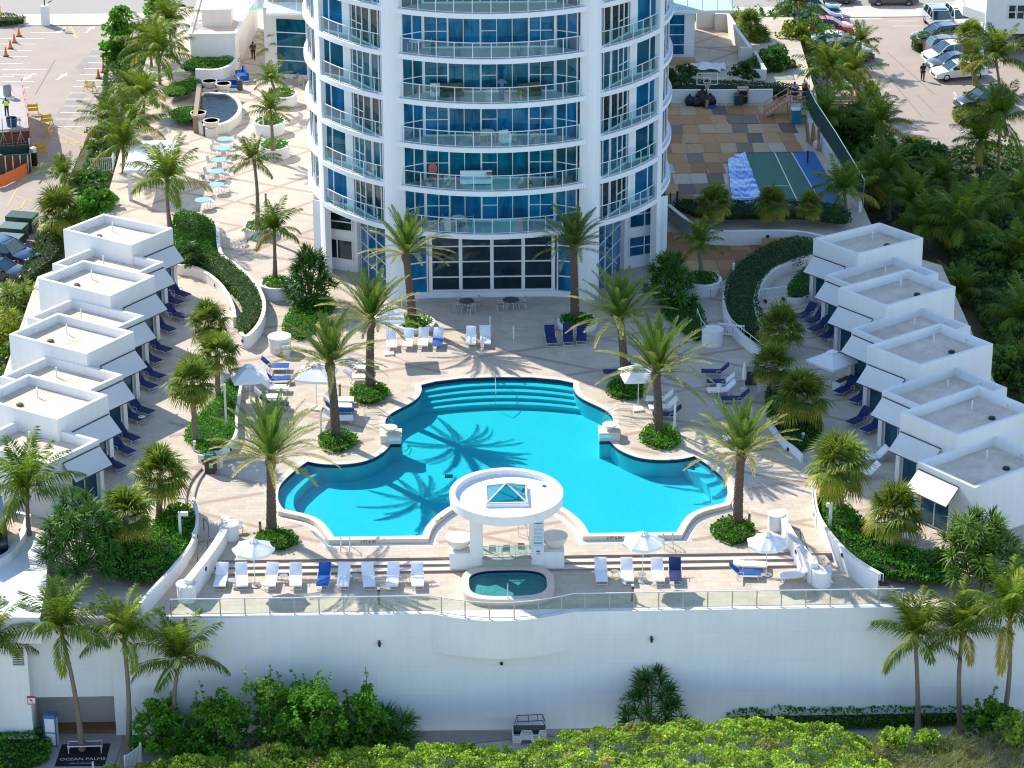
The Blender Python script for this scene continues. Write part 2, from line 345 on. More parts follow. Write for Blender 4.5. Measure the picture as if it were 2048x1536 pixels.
# pool outline (left half, mirrored); sections: back rim flush with the deck, front rim raised
backL=[(-2.4,25.92),(-4.2,25.45),(-5.2,24.88)]
shoulderL=smoothpath([(-5.2,24.86),(-5.17,23.9),(-5.36,22.9),(-5.78,22.05),(-6.37,21.28),(-6.95,20.55),(-7.38,19.8),(-7.55,18.95),(-7.5,17.9),(-7.42,17.1)],3)
pedL=[(-6.48,16.5),(-6.48,15.4)]
midL=smoothpath([(-7.15,15.4),(-7.54,14.28),(-8.18,13.34),(-8.99,12.69),(-9.96,12.4),(-10.94,12.37),(-11.76,12.53),(-12.46,12.86)],3)+smoothpath([(-12.5,12.84),(-13.11,11.78),(-13.7,10.48),(-14.05,9.38),(-14.14,8.28),(-14.05,7.1),(-13.75,6.1)],5)
frontL=smoothpath([(-13.6,5.4),(-13.0,5.1),(-12.17,4.65),(-11.36,3.87),(-10.85,2.81),(-10.55,1.95),(-10.4,1.5)],3)+smoothpath([(-5.06,1.5),(-4.9,2.45),(-4.55,3.5),(-4.0,4.6),(-3.3,5.55),(-2.3,6.35),(-1.1,6.8)],3)
def xy(p): return (p[0],p[1])
half_back=[xy(p) for p in backL+shoulderL+pedL+midL]; half_front=[xy(p) for p in frontL]
lh=half_back+half_front
OUT=[(0,26.05)]+lh+[(0,6.95)]+[(-x,y) for x,y in lh[::-1]]
RAISED=[False]+[False]*len(half_back)+[True]*len(half_front)+[True]+[True]*len(half_front)+[False]*len(half_back)
def offset(poly,d):
    n=len(poly); out=[]
    for i in range(n):
        a=Vector(poly[i-1]+(0,));b=Vector(poly[i]+(0,));c=Vector(poly[(i+1)%n]+(0,))
        d1=(b-a).normalized() if (b-a).length>1e-6 else (c-b).normalized(); d2=(c-b).normalized() if (c-b).length>1e-6 else d1
        n1=Vector((-d1.y,d1.x,0)); n2=Vector((-d2.y,d2.x,0)); nn=n1+n2
        nn= n1 if nn.length<.2 else nn.normalized(); k=1/max(.55,nn.dot(n1))
        out.append((b.x+nn.x*d*k,b.y+nn.y*d*k))
    return out
area=sum(OUT[i][0]*OUT[(i+1)%len(OUT)][1]-OUT[(i+1)%len(OUT)][0]*OUT[i][1] for i in range(len(OUT)))
SG=-1 if area>0 else 1       # outward offset sign
def off(d): return offset(OUT,SG*d)
HOLE=off(.1)
# upper deck
DX0,DX1=-33.4,33.6
deck_outer=[(-34,-.85),(-17.6,-.85),(17.9,-.85),(34,-.85),(34,46),(30,50),(29.6,84),(30.5,112),(-31,118),(-30.5,50),(-34,46)]
m=MB(); m.sheet(deck_outer,0,[HOLE]); structure(m.build('pool_deck',MT['deck']))
m=MB(); m.prism([(-34,-.86),(-34,46),(34,46),(34,-.86)],-8.3,-1.6); structure(m.build('podium_fill',MT['white']))
m=MB()
for i in range(len(deck_outer)):
    a,b=deck_outer[i],deck_outer[(i+1)%len(deck_outer)]
    if i>=3: m.quad((a[0],a[1],-8.3),(b[0],b[1],-8.3),(b[0],b[1],-.003),(a[0],a[1],-.003))
structure(m.build('deck_edge_wall',MT['white']))
# steps down to the front terrace
m=MB()
for k in range(2):
    y0=-.85-.55*k; z=-.15*(k+1)
    m.box((.15,y0-.275,z-.4),(35.4,.55,.8))
    m.cur=0
steps=m.build('terrace_steps',MT['step']); structure(steps)
m=MB()
for k in range(3): m.box((.15,-.855-.55*k,-.075-.15*k-.004),(35.3,.012,.115))
structure(m.build('step_risers',mat('riser_stone',(.30,.23,.19),.7,.15,3)))
BULGE=[(-28,-7.15),(-4.5,-7.15)]+[(-4.5+8.2*t,-7.15-1.0*math.sin(math.pi*t)**.9) for t in [.06*i for i in range(1,17)]]+[(3.7,-7.15),(34,-7.15)]
m=MB(); m.sheet([(-28,-.86)]+[(x,y+.02) for x,y in BULGE]+[(34,-.86)],-.45); structure(m.build('lower_terrace',MT['decklow']))
# paving bands (strips 4 mm proud)
def band(m,a,b,w=.36,z=.004):
    a=Vector((*G2(*a),0));b=Vector((*G2(*b),0)); d=(b-a).normalized(); n=Vector((-d.y,d.x,0))*w/2
    m.quad(*[(p.x,p.y,z) for p in (a+n,b+n,b-n,a-n)][::-1])
# lots, street, court, beach path
m=MB(); m.sheet([(-140,40),(-36.2,40),(-35.2,84),(-29,97),(-29,122.3),(-140,124)],-3.04); structure(m.build('car_park_left',MT['asphalt']))
m=MB(); m.sheet([(30.5,88),(36,82),(75,79),(75,122),(31,122.4)],-3.04); structure(m.build('car_park_right',MT['asphalt']))
m=MB(); m.sheet([(-400,122.0),(400,122.0),(400,126),(-400,126)],-2.98); structure(m.build('sidewalk',MT['walk']))
m=MB(); m.sheet([(-400,126),(400,126),(400,170),(-400,170)],-3.06); structure(m.build('street',MT['street']))
m=MB()
for y in (133.2,137,140.6):
    for i in range(-14,15): m.box((i*7.2,y,-3.05),(3.6,.14,.012))
for a,b in [((0,77),(88,77)),((0,88),(72,88)),((0,101),(63,101)),((0,113),(55,113)),((0,127),(45,127)),((0,140),(38,140)),((0,153),(28,153))]: band(m,a,b,.11,-3.03)
m2=MB()
def stripe(px0,px1,z=-3.03,w=.12,mm=m):
    a=G(*px0,z);b=G(*px1,z);d=(b-a).normalized();n=Vector((-d.y,d.x,0))*w/2
    mm.quad(*[(p.x,p.y,z) for p in (a+n,b+n,b-n,a-n)][::-1])
for i,(y,x0,x1) in enumerate([(98,185,235),(112,178,235),(125,176,250),(137,168,250),(149,160,240),(161,152,230),(173,146,215),(186,140,210),(198,133,205),(212,127,200),(225,120,200),(238,112,190),(253,105,165)]): stripe((x0,y),(x1,y))
for a,b in [((0,77),(88,77)),((0,88),(72,88)),((0,101),(63,101)),((0,113),(55,113)),((0,127),(45,127)),((0,140),(38,140)),((0,153),(28,153)),((60,65),(120,65))]: stripe(a,b)
for a,b in [((125,253),(180,275)),((110,263),(170,290)),((105,275),(150,290)),((103,285),(170,286))]: stripe(a,b,mm=m2)
for a,b in [((40,366),(15,412)),((55,415),(25,420)),((30,392),(75,405)),((52,397),(40,420)),((137,52),(152,77)),((141,52),(156,77))]: stripe(a,b,mm=m2)
for a,b in [((1775,42),(1836,42)),((1785,52),(1846,52)),((1830,100),(1860,100)),((1840,111),(1870,111)),((1905,32),(1912,60)),((1885,155),(1960,157)),((1896,168),(1912,168)),((1735,167),(1772,168)),((1730,180),(1782,180)),((1740,194),(1792,194)),((1745,206),(1800,207)),((1822,249),(1845,249)),((1822,264),(1850,264)),((1910,262),(1960,265)),((1945,265),(2000,285)),((1670,36),(1765,37))]: stripe(a,b)
stripe((1670,37),(1760,37),w=.5)
structure(m.build('road_markings',MT['paint'])); structure(m2.build('yellow_markings',MT['yellowpaint']))
# white arrows
m=MB()
def arrow(px,py,ang):
    c=G(px,py,-3.03); ca,sa=math.cos(ang),math.sin(ang)
    P=[(-.12,-1.1),(.12,-1.1),(.12,.2),(.42,.2),(0,1.1),(-.42,.2),(-.12,.2)]
    m.sheet([(c.x+x*ca-y*sa,c.y+x*sa+y*ca) for x,y in P],-3.028)
for a in [(58,153,R(160)),(124,153,R(-20)),(180,59,R(-15)),(122,61,R(165))]: arrow(*a)
structure(m.build('arrow_markings',MT['paint']))
# pale repair patches, tyre-dark lane and seams in the lots
m=MB()
for pts in [[(95,250),(150,180),(172,190),(125,255)],[(150,135),(190,95),(205,105),(165,150)]]:
    m.sheet([G2(x,y,-3.034) for x,y in pts],-3.034)
structure(m.build('oil_stains',mat('oil_stain',(.30,.265,.24),.85,.35,.9)))
m=MB()
for a,b in [((1690,60),(1740,110)),((1740,110),(1845,235)),((1835,190),(1870,225)),((1775,105),(1870,190)),((145,260),(205,165)),((70,190),(110,120))]: stripe(a,b,z=-3.032,w=.10,mm=m)
structure(m.build('asphalt_seams',mat('asphalt_seam',(.22,.19,.17),.9,.2,2)))
# shower apron and path at the foot of the wall
m=MB(); m.sheet([G2(x,y,-8.2) for x,y in [(80,1470),(245,1470),(243,1490),(232,1520),(215,1560),(70,1560)]],-8.2); structure(m.build('shower_apron',mat('concrete_apron',(.36,.34,.32),.85,.15,.8)))
m=MB(); m.sheet([G2(x,y,-8.2) for x,y in [(246,1462),(1010,1462),(1130,1470),(1000,1480),(300,1560),(235,1560)]],-8.21); structure(m.build('sand_path',mat('grey_sand',(.30,.26,.23),.95,.25,1.2,bump=.3,bscale=10)))
# ================================================================ SEA WALL
def wallpanels():
    mm=stucco('panelled_wall',(.80,.81,.81),.11); t=mm.node_tree; p=t.nodes['Principled BSDF']; src=p.inputs['Base Color'].links[0].from_socket
    g=N(t,'ShaderNodeNewGeometry'); sx=N(t,'ShaderNodeSeparateXYZ'); cb=N(t,'ShaderNodeCombineXYZ'); L(t,g.outputs['Position'],sx.inputs[0]); L(t,sx.outputs['X'],cb.inputs['X']); L(t,sx.outputs['Z'],cb.inputs['Y'])
    b=N(t,'ShaderNodeTexBrick'); b.offset=.25; b.inputs['Scale'].default_value=1; b.inputs['Brick Width'].default_value=3.9; b.inputs['Row Height'].default_value=1.95; b.inputs['Mortar Size'].default_value=.012
    b.inputs['Color1'].default_value=(1,1,1,1); b.inputs['Color2'].default_value=(.975,.975,.975,1); b.inputs['Mortar'].default_value=(.88,.88,.88,1); L(t,cb.outputs[0],b.inputs['Vector'])
    mu=N(t,'ShaderNodeMix',data_type='RGBA',blend_type='MULTIPLY'); mu.inputs['Factor'].default_value=1; L(t,src,mu.inputs['A']); L(t,b.outputs['Color'],mu.inputs['B']); L(t,mu.outputs['Result'],p.inputs['Base Color'])
    return mm
MT['panels']=wallpanels()
sw=thing('sea_wall','tall white panelled retaining wall below the pool terrace','wall',(0,-7,-8.2))
def rel(o,root): o.location=-root.location; o.parent=root; return o
m=MB(); m.prism([(-23.2,-7.17),(40,-7.17),(40,-1.2),(-23.2,-1.2)],-8.4,-.47)
m.prism([(-28.4,-6.9),(-23.21,-6.9),(-23.21,-1.2),(-28.4,-1.2)],-5.72,-.47)
rel(m.build('wall',MT['panels']),sw)
m=MB(); P=[(x,y-.03) for x,y in BULGE[1:-1]]; m.prism(P,-2.9,-.47); rel(m.build('curved_ledge',MT['white']),sw)
m=MB(); P=[(-28.4,-7.0)]+[(x,y-.06) for x,y in BULGE[1:-1]]+[(40,-7.22),(40,-6.85),(-28.4,-6.85)]; m.prism(P,-.47,-.40); rel(m.build('cap',MT['white']),sw)
m=MB(); m.box((-25.6,-5.7,-7.0),(5,.3,2.6)); m.box((-27.95,-6.5,-6.98),(.3,1.5,2.55)); rel(m.build('shower_wall',mat('grey_tile',(.36,.33,.31),.6,.08,4)),sw)
m=MB(); m.box((-25.4,-6.35,-8.12),(4.4,1.0,.12)); tag(m.build('shower_platform',MT['decking']),'brown slatted timber shower platform against the grey tiled wall','platform')
blk=thing('annex_block','white block with louvre and red sign at the lower left corner','building',(-31,-7,-8.2))
m=MB(); m.prism([(-46,-8.2),(-27.9,-8.2),(-27.9,-1.2),(-46,-1.2)],-8.4,-.8); rel(m.build('wall',MT['white']),blk)
lv=onY(35,1300,-8.2); m=MB(); m.box((lv.x,-8.22,lv.z-.45),(.62,.05,1.15)); fr=rel(m.build('louvre',MT['darkmetal']),blk)
m=MB()
for k in range(8): m.box((lv.x,-8.27,lv.z-.95+k*.145),(.6,.06,.045))
s_=m.build('louvre_slats',MT['metal'],fr)
sg=onY(63,1400,-8.2); 
m=MB(); m.box((sg.x,-8.23,sg.z),(.48,.03,.56)); b=rel(m.build('sign_board',MT['red']),blk)
m=MB(); m.box((sg.x,-8.25,sg.z-.02),(.42,.02,.36)); m.build('sign_panel',MT['metal'],b)
m=MB(); m.box((sg.x-.02,-8.265,sg.z+.03),(.16,.01,.05),0); m.tube([(sg.x-.05,-8.265,sg.z+.08),(sg.x+.06,-8.265,sg.z-.12)],.02); m.lathe([(0.0,-.03),(.035,0),(0,.03)],(sg.x-.08,-8.265,sg.z+.1),8); m.build('sign_figure',MT['black'],b)
# railing along the terrace edge
rl=thing('glass_railing','long glass railing with grey posts along the terrace edge','railing',(0,-7,-.4))
RP=smoothpath([(-19.6,-6.98)]+[(x,y+.16) for x,y in BULGE[1:-1]]+[(23.0,-6.98)],1)
def walk(path,step):
    out=[];acc=0;nxt=0
    for i in range(len(path)-1):
        a=Vector(path[i]);b=Vector(path[i+1]);l=(b-a).length
        while nxt<=acc+l: out.append(a+(b-a)*((nxt-acc)/l)); nxt+=step
        acc+=l
    return out
m=MB(); m.tube([(x,y,.68) for x,y,_ in RP],.035,6); rel(m.build('top_rail',MT['metal']),rl)
m=MB(); m.tube([(x,y,-.30) for x,y,_ in RP],.025,4); rel(m.build('bottom_rail',MT['railmetal']),rl)
pm=None
for p in walk(RP,1.43):
    m=MB(); m.box((0,0,.52),(.07,.07,1.06))
    if pm is None: o=m.build('post',MT['railmetal'],rl); pm=o
    else: o=pm.copy(); COL.objects.link(o); o.parent=rl
    o.location=(p.x,p.y+7,.0)
m=MB(); m.ribbon([(x,y) for x,y,_ in RP],.012,-.26,.62); rel(m.build('glass_panel',MT['frontglass']),rl)
# ================================================================ POOL
sp=thing('swimming_pool','large lobed turquoise swimming pool with pale stone coping','pool',(0,12,0))
n=len(OUT); O1=off(.44)
m=MB(); zt=[.30 if r else .022 for r in RAISED]
vs=[];fs=[]
for i in range(n):
    vs+=[(*OUT[i],-.30),(*OUT[i],zt[i]),(*O1[i],zt[i]),(*O1[i],-.4)]
for i in range(n):
    j=(i+1)%n
    for k in range(3): fs.append((4*i+k,4*i+k+1,4*j+k+1,4*j+k) if SG>0 else (4*i+k+1,4*i+k,4*j+k,4*j+k+1))
m.add(vs,fs); cp=m.build('coping',MT['coping']); rel(cp,sp)
m=MB(); T=off(-.004)
m.add([(*p,z) for p in T for z in (-.012,-.24)],[(2*i,2*i+1,2*((i+1)%n)+1,2*((i+1)%n)) for i in range(n)]); rel(m.build('tile_band',MT['tile']),sp)
m=MB(); T=off(.002)
m.add([(*p,z) for p in T for z in (-.24,-1.35)],[(2*i,2*i+1,2*((i+1)%n)+1,2*((i+1)%n)) for i in range(n)]); m.sheet(OUT,-1.25); rel(m.build('basin',MT['basin']),sp)
arc=[(5.1*math.sin(a),26.05-(1-math.cos(a))*5.4) for a in [R(-72+9*i) for i in range(17)]]
arc=[(x,26.0-.046*x*x) for x in [-5.1+.4*i for i in range(26)]+[5.1]]
for k in range(4):
    d=.62*(k+1); g=.28*(k+1)
    poly=[(x*(5.15+g)/5.1,y) for x,y in arc]+[(x*(5.0+g)/5.1,y-d) for x,y in arc[::-1]]
    m=MB(); m.prism(poly,-1.24,-.30-.2*k-.002*k); rel(m.build('step',MT['basin']),sp)
OI=off(-.95)
for s in (-1,1):
    ids=[i for i in range(n) if s*OUT[i][0]>12.35 and 5.9<OUT[i][1]<12.9]
    m=MB(); m.prism([OUT[i] for i in ids]+[OI[i] for i in ids[::-1]],-1.24,-.50); rel(m.build('bench',MT['basin']),sp)
m=MB()   # pale drainage strip outside the raised rim
O2,O3=off(.5),off(.82)
idx=[i for i in range(n) if RAISED[i]]
for i in idx[:-1]:
    if abs(OUT[i][0])<14: m.quad((*O2[i],.006),(*O2[i+1],.006),(*O3[i+1],.006),(*O3[i],.006))
rel(m.build('drain_strip',MT['white']),sp)
for px,py,rz in [(607,1038,R(-18)),(745,1085,0),(893,1031,R(38)),(1215,1077,0)]:
    pass
mk=mat('marker_black',(.02,.02,.02),.6,.1,5)
for x,rz,yy in [(-8.35,0,.98),(6.6,0,.98)]:
    text_part('depth_marking','3 FT 6 IN',.24,mk,sp,(x,yy+.07-12-.02,.16),(R(90),0,rz))
for x,y,rz in [(-12.35,4.08,R(-30)),(-4.05,3.6,R(60))]:
    text_part('depth_marking','3 FT 6 IN',.2,mk,sp,(x,y-12,.315),(0,0,rz))
m=MB(); m.sheet(OUT,-.09); structure(m.build('pool_water',MT['water']))
for dx_,dy_ in ((3.0,11.2),(-3.4,13.0)):
    m=MB(); m.box((dx_,dy_,-1.24),(.5,.5,.02)); rel(m.build('floor_drain',MT['darkmetal']),sp)
# pedestals with bowls at the waist of the pool
for s,lab in ((-1,'stone waterfall plinth on the left waist of the pool'),(1,'stone waterfall plinth on the right waist of the pool')):
    t=thing('waterfall_plinth',lab,'plinth',(s*7.15,16.0,0))
    m=MB(); m.box((0,0,.2),(1.35,1.15,.62)); m.box((0,0,.53),(1.45,1.25,.06)); m.build('block',MT['coping'],t)
    m=MB(); m.box((-s*.3,-.585,.32),(.8,.02,.2)); m.build('spout',MT['spaplaster'],t)
    m=MB(); m.lathe([(.16,0),(.2,.06),(.34,.16),(.47,.3),(.5,.36),(.45,.38),(0,.36)],(0,0,0),24)
    o=m.build('stone_bowl',MT['bowl'],None,True,(s*7.2,16.05,.56)); tag(o,'small pale stone bowl on the '+('left' if s<0 else 'right')+' pool waterfall plinth','bowl','small stone bowls')
# ================================================================ TOWER
TC=52.5; TR=14.16; F0=5.85; FH=3.28
def ap(r,a): return (r*math.sin(R(a)),TC-r*math.cos(R(a)))
def arcp(r,a0,a1,n): return [ap(r,a0+(a1-a0)*i/n) for i in range(n+1)]
tw=thing('apartment_tower','round white apartment tower with blue glass bays and curved balconies','tower',(0,TC,0))
def T(o): return rel(o,tw)
CW=[(-6.35,40.35),(-4.85,41.15),(4.6,41.15),(6.15,40.35)]
SW_=[(-12.6,46.35),(-10.55,44.75),(-10.0,44.4),(-7.75,40.75)]
def slabpoly(): return arcp(TR,-62.5,62.5,44)+arcp(13.85,63.5,140,24)+[(9,66)]+[(-9,66)]+arcp(13.85,-140,-63.5,24)
NF=7; ZT=64
MT['balcfloor']=mat('balcony_tile',(.58,.56,.52),.7,.1,2)
for k in range(NF+1):
    m=MB(); z=F0+FH*k; m.prism(slabpoly(),z-.42,z-.06); o=T(m.build('floor_slab',MT['tower']))
    m=MB(); m.sheet(arcp(TR-.16,-61,61,40)+[(11.5,47.5),(-11.5,47.5)],z-.052); T(m.build('balcony_floor',MT['balcfloor']))
for s in (-1,1):
    m=MB(); m.prism([(s*7.75,40.2),(s*7.5,39.95),(s*7.2,39.88),(s*6.9,39.95),(s*6.3,40.25),(s*6.3,41.6),(s*7.75,41.6)],-.1,F0+FH*NF)
    T(m.build('column',MT['tower']))
    m=MB(); m.prism([ap(14.1,s*61.2),ap(14.1,s*62.8),ap(14.05,s*65),ap(13.6,s*65),ap(13.6,s*61.2)],-.1,F0+FH*NF); T(m.build('column',MT['tower']))
def wall_run(mb,path,z0,z1): 
    for a,b in zip(path[:-1],path[1:]): mb.quad((a[0],a[1],z0),(b[0],b[1],z0),(b[0],b[1],z1),(a[0],a[1],z1))
def lerp(a,b,t): return (a[0]+(b[0]-a[0])*t,a[1]+(b[1]-a[1])*t)
def outw(a,b,d):
    v=Vector((b[0]-a[0],b[1]-a[1],0)).normalized(); return (v.y*d,-v.x*d)
def mull(mb,a,b,t,z0,z1,w=.07,d=.06):
    p=lerp(a,b,t); ang=math.atan2(b[1]-a[1],b[0]-a[0]); mb.box((p[0],p[1],(z0+z1)/2),(w,d*2,z1-z0),ang)
def trans(mb,a,b,t0,t1,z,w=.06,d=.05):
    p=lerp(a,b,(t0+t1)/2); ang=math.atan2(b[1]-a[1],b[0]-a[0]); l=math.hypot(b[0]-a[0],b[1]-a[1])*(t1-t0); mb.box((p[0],p[1],z),(l,d*2,w),ang)
fl=[-4.75,-3.85,-3.07,-1.96,-.75,.4,1.5,2.68,3.5,4.32]; thick={0,2,4,7,9}
gm=['wblue','wteal','wblue','wteal','wblue','wteal','wblue']
for k in range(NF):
    z0=F0+FH*k-.05; z1=z0+FH-.45
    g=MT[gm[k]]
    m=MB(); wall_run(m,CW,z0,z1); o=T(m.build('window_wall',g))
    m=MB(); a,b=CW[1],CW[2]; W=b[0]-a[0]
    for i,x in enumerate([a[0]+.08]+fl[1:-1]+[b[0]-.08]):
        mull(m,a,b,(x-a[0])/W,z0,z1,.125 if i in thick else .055)
    for i0,i1 in ((0,1),(1,2),(4,5),(7,8),(8,9)): trans(m,a,b,(fl[i0]-a[0])/W,(fl[i1]-a[0])/W,z0+1.25)
    for a2,b2 in ((CW[0],CW[1]),(CW[2],CW[3])):
        for t in (.03,.5,.97): mull(m,a2,b2,t,z0,z1,.075)
        trans(m,a2,b2,0,1,z0+1.25)
    trans(m,a,b,0,1,z0+.06,.12); trans(m,a,b,0,1,z1-.05,.1)
    mo=m.build('mullions',MT['metal']); mo.location=-tw.location; mo.parent=o; o.location=(0,0,0); mo.location=(0,0,0)
    o.location=-Vector(tw.location)
    # railing of the middle bay
    def railing(a0,a1,step):
        m=MB(); P=arcp(13.98,a0,a1,30); z=F0+FH*k-.05
        m.ribbon(P,.014,z+.10,z+1.1); o=T(m.build('balcony_railing',MT['railglass']))
        m=MB(); m.tube([(x,y,z+1.13) for x,y in P],.035,6); m.tube([(x,y,z+.06) for x,y in P],.025,4)
        for q in walk([(x,y,0) for x,y in P],step): m.box((q.x,q.y,z+.56),(.055,.055,1.12),math.atan2(q.y-TC,q.x))
        ro=m.build('rail_frame',MT['metal']); ro.parent=o
    railing(-26.8,26.8,1.3); railing(-60.8,-32.3,1.18); railing(32.3,60.8,1.18)
    for s in (-1,1):
        A,B,C,D=[(s*abs(x),y) for x,y in SW_]
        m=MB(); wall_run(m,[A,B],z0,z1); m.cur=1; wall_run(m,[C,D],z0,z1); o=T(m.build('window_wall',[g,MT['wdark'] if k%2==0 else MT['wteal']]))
        m=MB(); wall_run(m,[B,C],z0,z1); m.box(((B[0]+C[0])/2,(B[1]+C[1])/2,(z0+z1)/2),(.66,.3,z1-z0),math.atan2(C[1]-B[1],C[0]-B[0]))
        mull(m,A,B,.5,z0,z1,.08); mull(m,A,B,.02,z0,z1,.1); trans(m,A,B,0,1,z0+.06,.12)
        for t in (.04,.2,.38,.62,.66,.9,.98): mull(m,C,D,t,z0,z1,.08)
        trans(m,C,D,0,.38,z0+1.25); trans(m,C,D,0,1,z0+.06,.12)
        mo=m.build('mullions',MT['tower']); mo.parent=o
        # curved ribbon window beyond the outer column
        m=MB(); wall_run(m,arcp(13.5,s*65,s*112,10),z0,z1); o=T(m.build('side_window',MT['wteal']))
        m=MB()
        for a in range(66,112,9): q=ap(13.52,s*a); m.box((q[0],q[1],(z0+z1)/2),(.08,.08,z1-z0),R(s*a))
        m.ribbon(arcp(13.52,s*65.5,s*112,10),.1,z0,z0+.1); m.ribbon(arcp(13.52,s*65.5,s*112,10),.1,z1-.1,z1)
        mo=m.build('mullions',MT['tower']); mo.parent=o
# plain storeys above the picture
m=MB()
zz=F0+FH*NF
while zz<ZT:
    m.cur=0; m.prism(slabpoly(),zz-.5,zz-.05); m.cur=1; m.prism(arcp(13.3,-112,112,40),zz-.05,zz+FH-.5,False); zz+=FH
T(m.build('upper_storeys',[MT['tower'],MT['wblue']]))
m=MB(); m.prism([(-8,64),(9.5,64),(9.5,110),(-8,110)],-.1,ZT); T(m.build('rear_block',MT['tower']))
# base storeys
zb=F0-.5
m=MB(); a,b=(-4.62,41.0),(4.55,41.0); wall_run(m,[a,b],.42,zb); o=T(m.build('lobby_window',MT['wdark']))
m=MB()
for i,t in enumerate([.01,.25,.5,.75,.99]): mull(m,a,b,t,.42,zb,.26)
for z in (1.55,2.75,3.95): trans(m,a,b,0,1,z,.09,.1)
trans(m,a,b,0,1,zb-.12,.24,.13); trans(m,a,b,0,1,.5,.12,.13)
mo=m.build('mullions',MT['metal']); mo.parent=o
for s in (-1,1):
    a,b=(s*6.3,40.5),(s*4.75,41.0); 
    if s>0: a,b=b,a
    m=MB(); wall_run(m,[a,b],.42,zb); o=T(m.build('lobby_side_window',MT['wblue']))
    m=MB()
    for z in (1.55,2.75,3.95): trans(m,a,b,0,1,z,.09,.06)
    mull(m,a,b,.02,.42,zb,.1); mull(m,a,b,.98,.42,zb,.1); mo=m.build('mullions',MT['metal']); mo.parent=o
    A,B=(s*13.0,47.2),(s*10.0,46.0)
    m=MB(); m.prism([(s*13.3,47.4),A,B,(s*9.6,46.4)],-.05,zb); T(m.build('base_wall',MT['tower']))
    q0,q1=lerp(A,B,.12),lerp(A,B,.88); 
    if s>0: q0,q1=q1,q0
    ow=outw(q0,q1,.03)
    for zlo,zhi,ny,nx_ in ((.95,2.5,1 if s<0 else 2,2),(3.25,5.3,3 if s<0 else 2,1 if s<0 else 2)):
        p0=(q0[0]+ow[0],q0[1]+ow[1]);p1=(q1[0]+ow[0],q1[1]+ow[1])
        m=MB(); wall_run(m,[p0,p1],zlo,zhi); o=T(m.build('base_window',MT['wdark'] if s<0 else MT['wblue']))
        m=MB()
        for t in [i/nx_ for i in range(nx_+1)]: mull(m,p0,p1,t,zlo,zhi,.09)
        for i in range(ny+1): trans(m,p0,p1,0,1,zlo+(zhi-zlo)*i/ny,.09)
        mo=m.build('mullions',MT['metal']); mo.parent=o
    C,D=(s*9.75,46.2),(s*7.7,41.0)
    if s>0: C,D=D,C
    m=MB(); wall_run(m,[C,D],.0,zb); o=T(m.build('slanted_window',MT['wblue']))
    m=MB()
    for t in (.02,.3,.62,.98): mull(m,C,D,t,0,zb,.09)
    for z in (1.3,2.5,3.7): trans(m,C,D,0,1,z,.08)
    mo=m.build('mullions',MT['metal']); mo.parent=o
    m=MB(); wall_run(m,arcp(13.5,s*65,s*112,10),0,zb); T(m.build('side_window',MT['wdark']))
m=MB(); m.prism([(-6.3,40.3),(-4.7,40.75),(4.6,40.75),(6.3,40.3),(6.3,41.4),(-6.3,41.4)],-.02,.42); T(m.build('plinth',MT['tower']))
# terrace in front of the lobby
m=MB(); m.prism([G2(x,y) for x,y in [(800,604),(1165,600),(1195,640),(1165,655),(1100,658),(870,660),(850,640)]],-.1,.12); structure(m.build('lobby_terrace',MT['deck']))
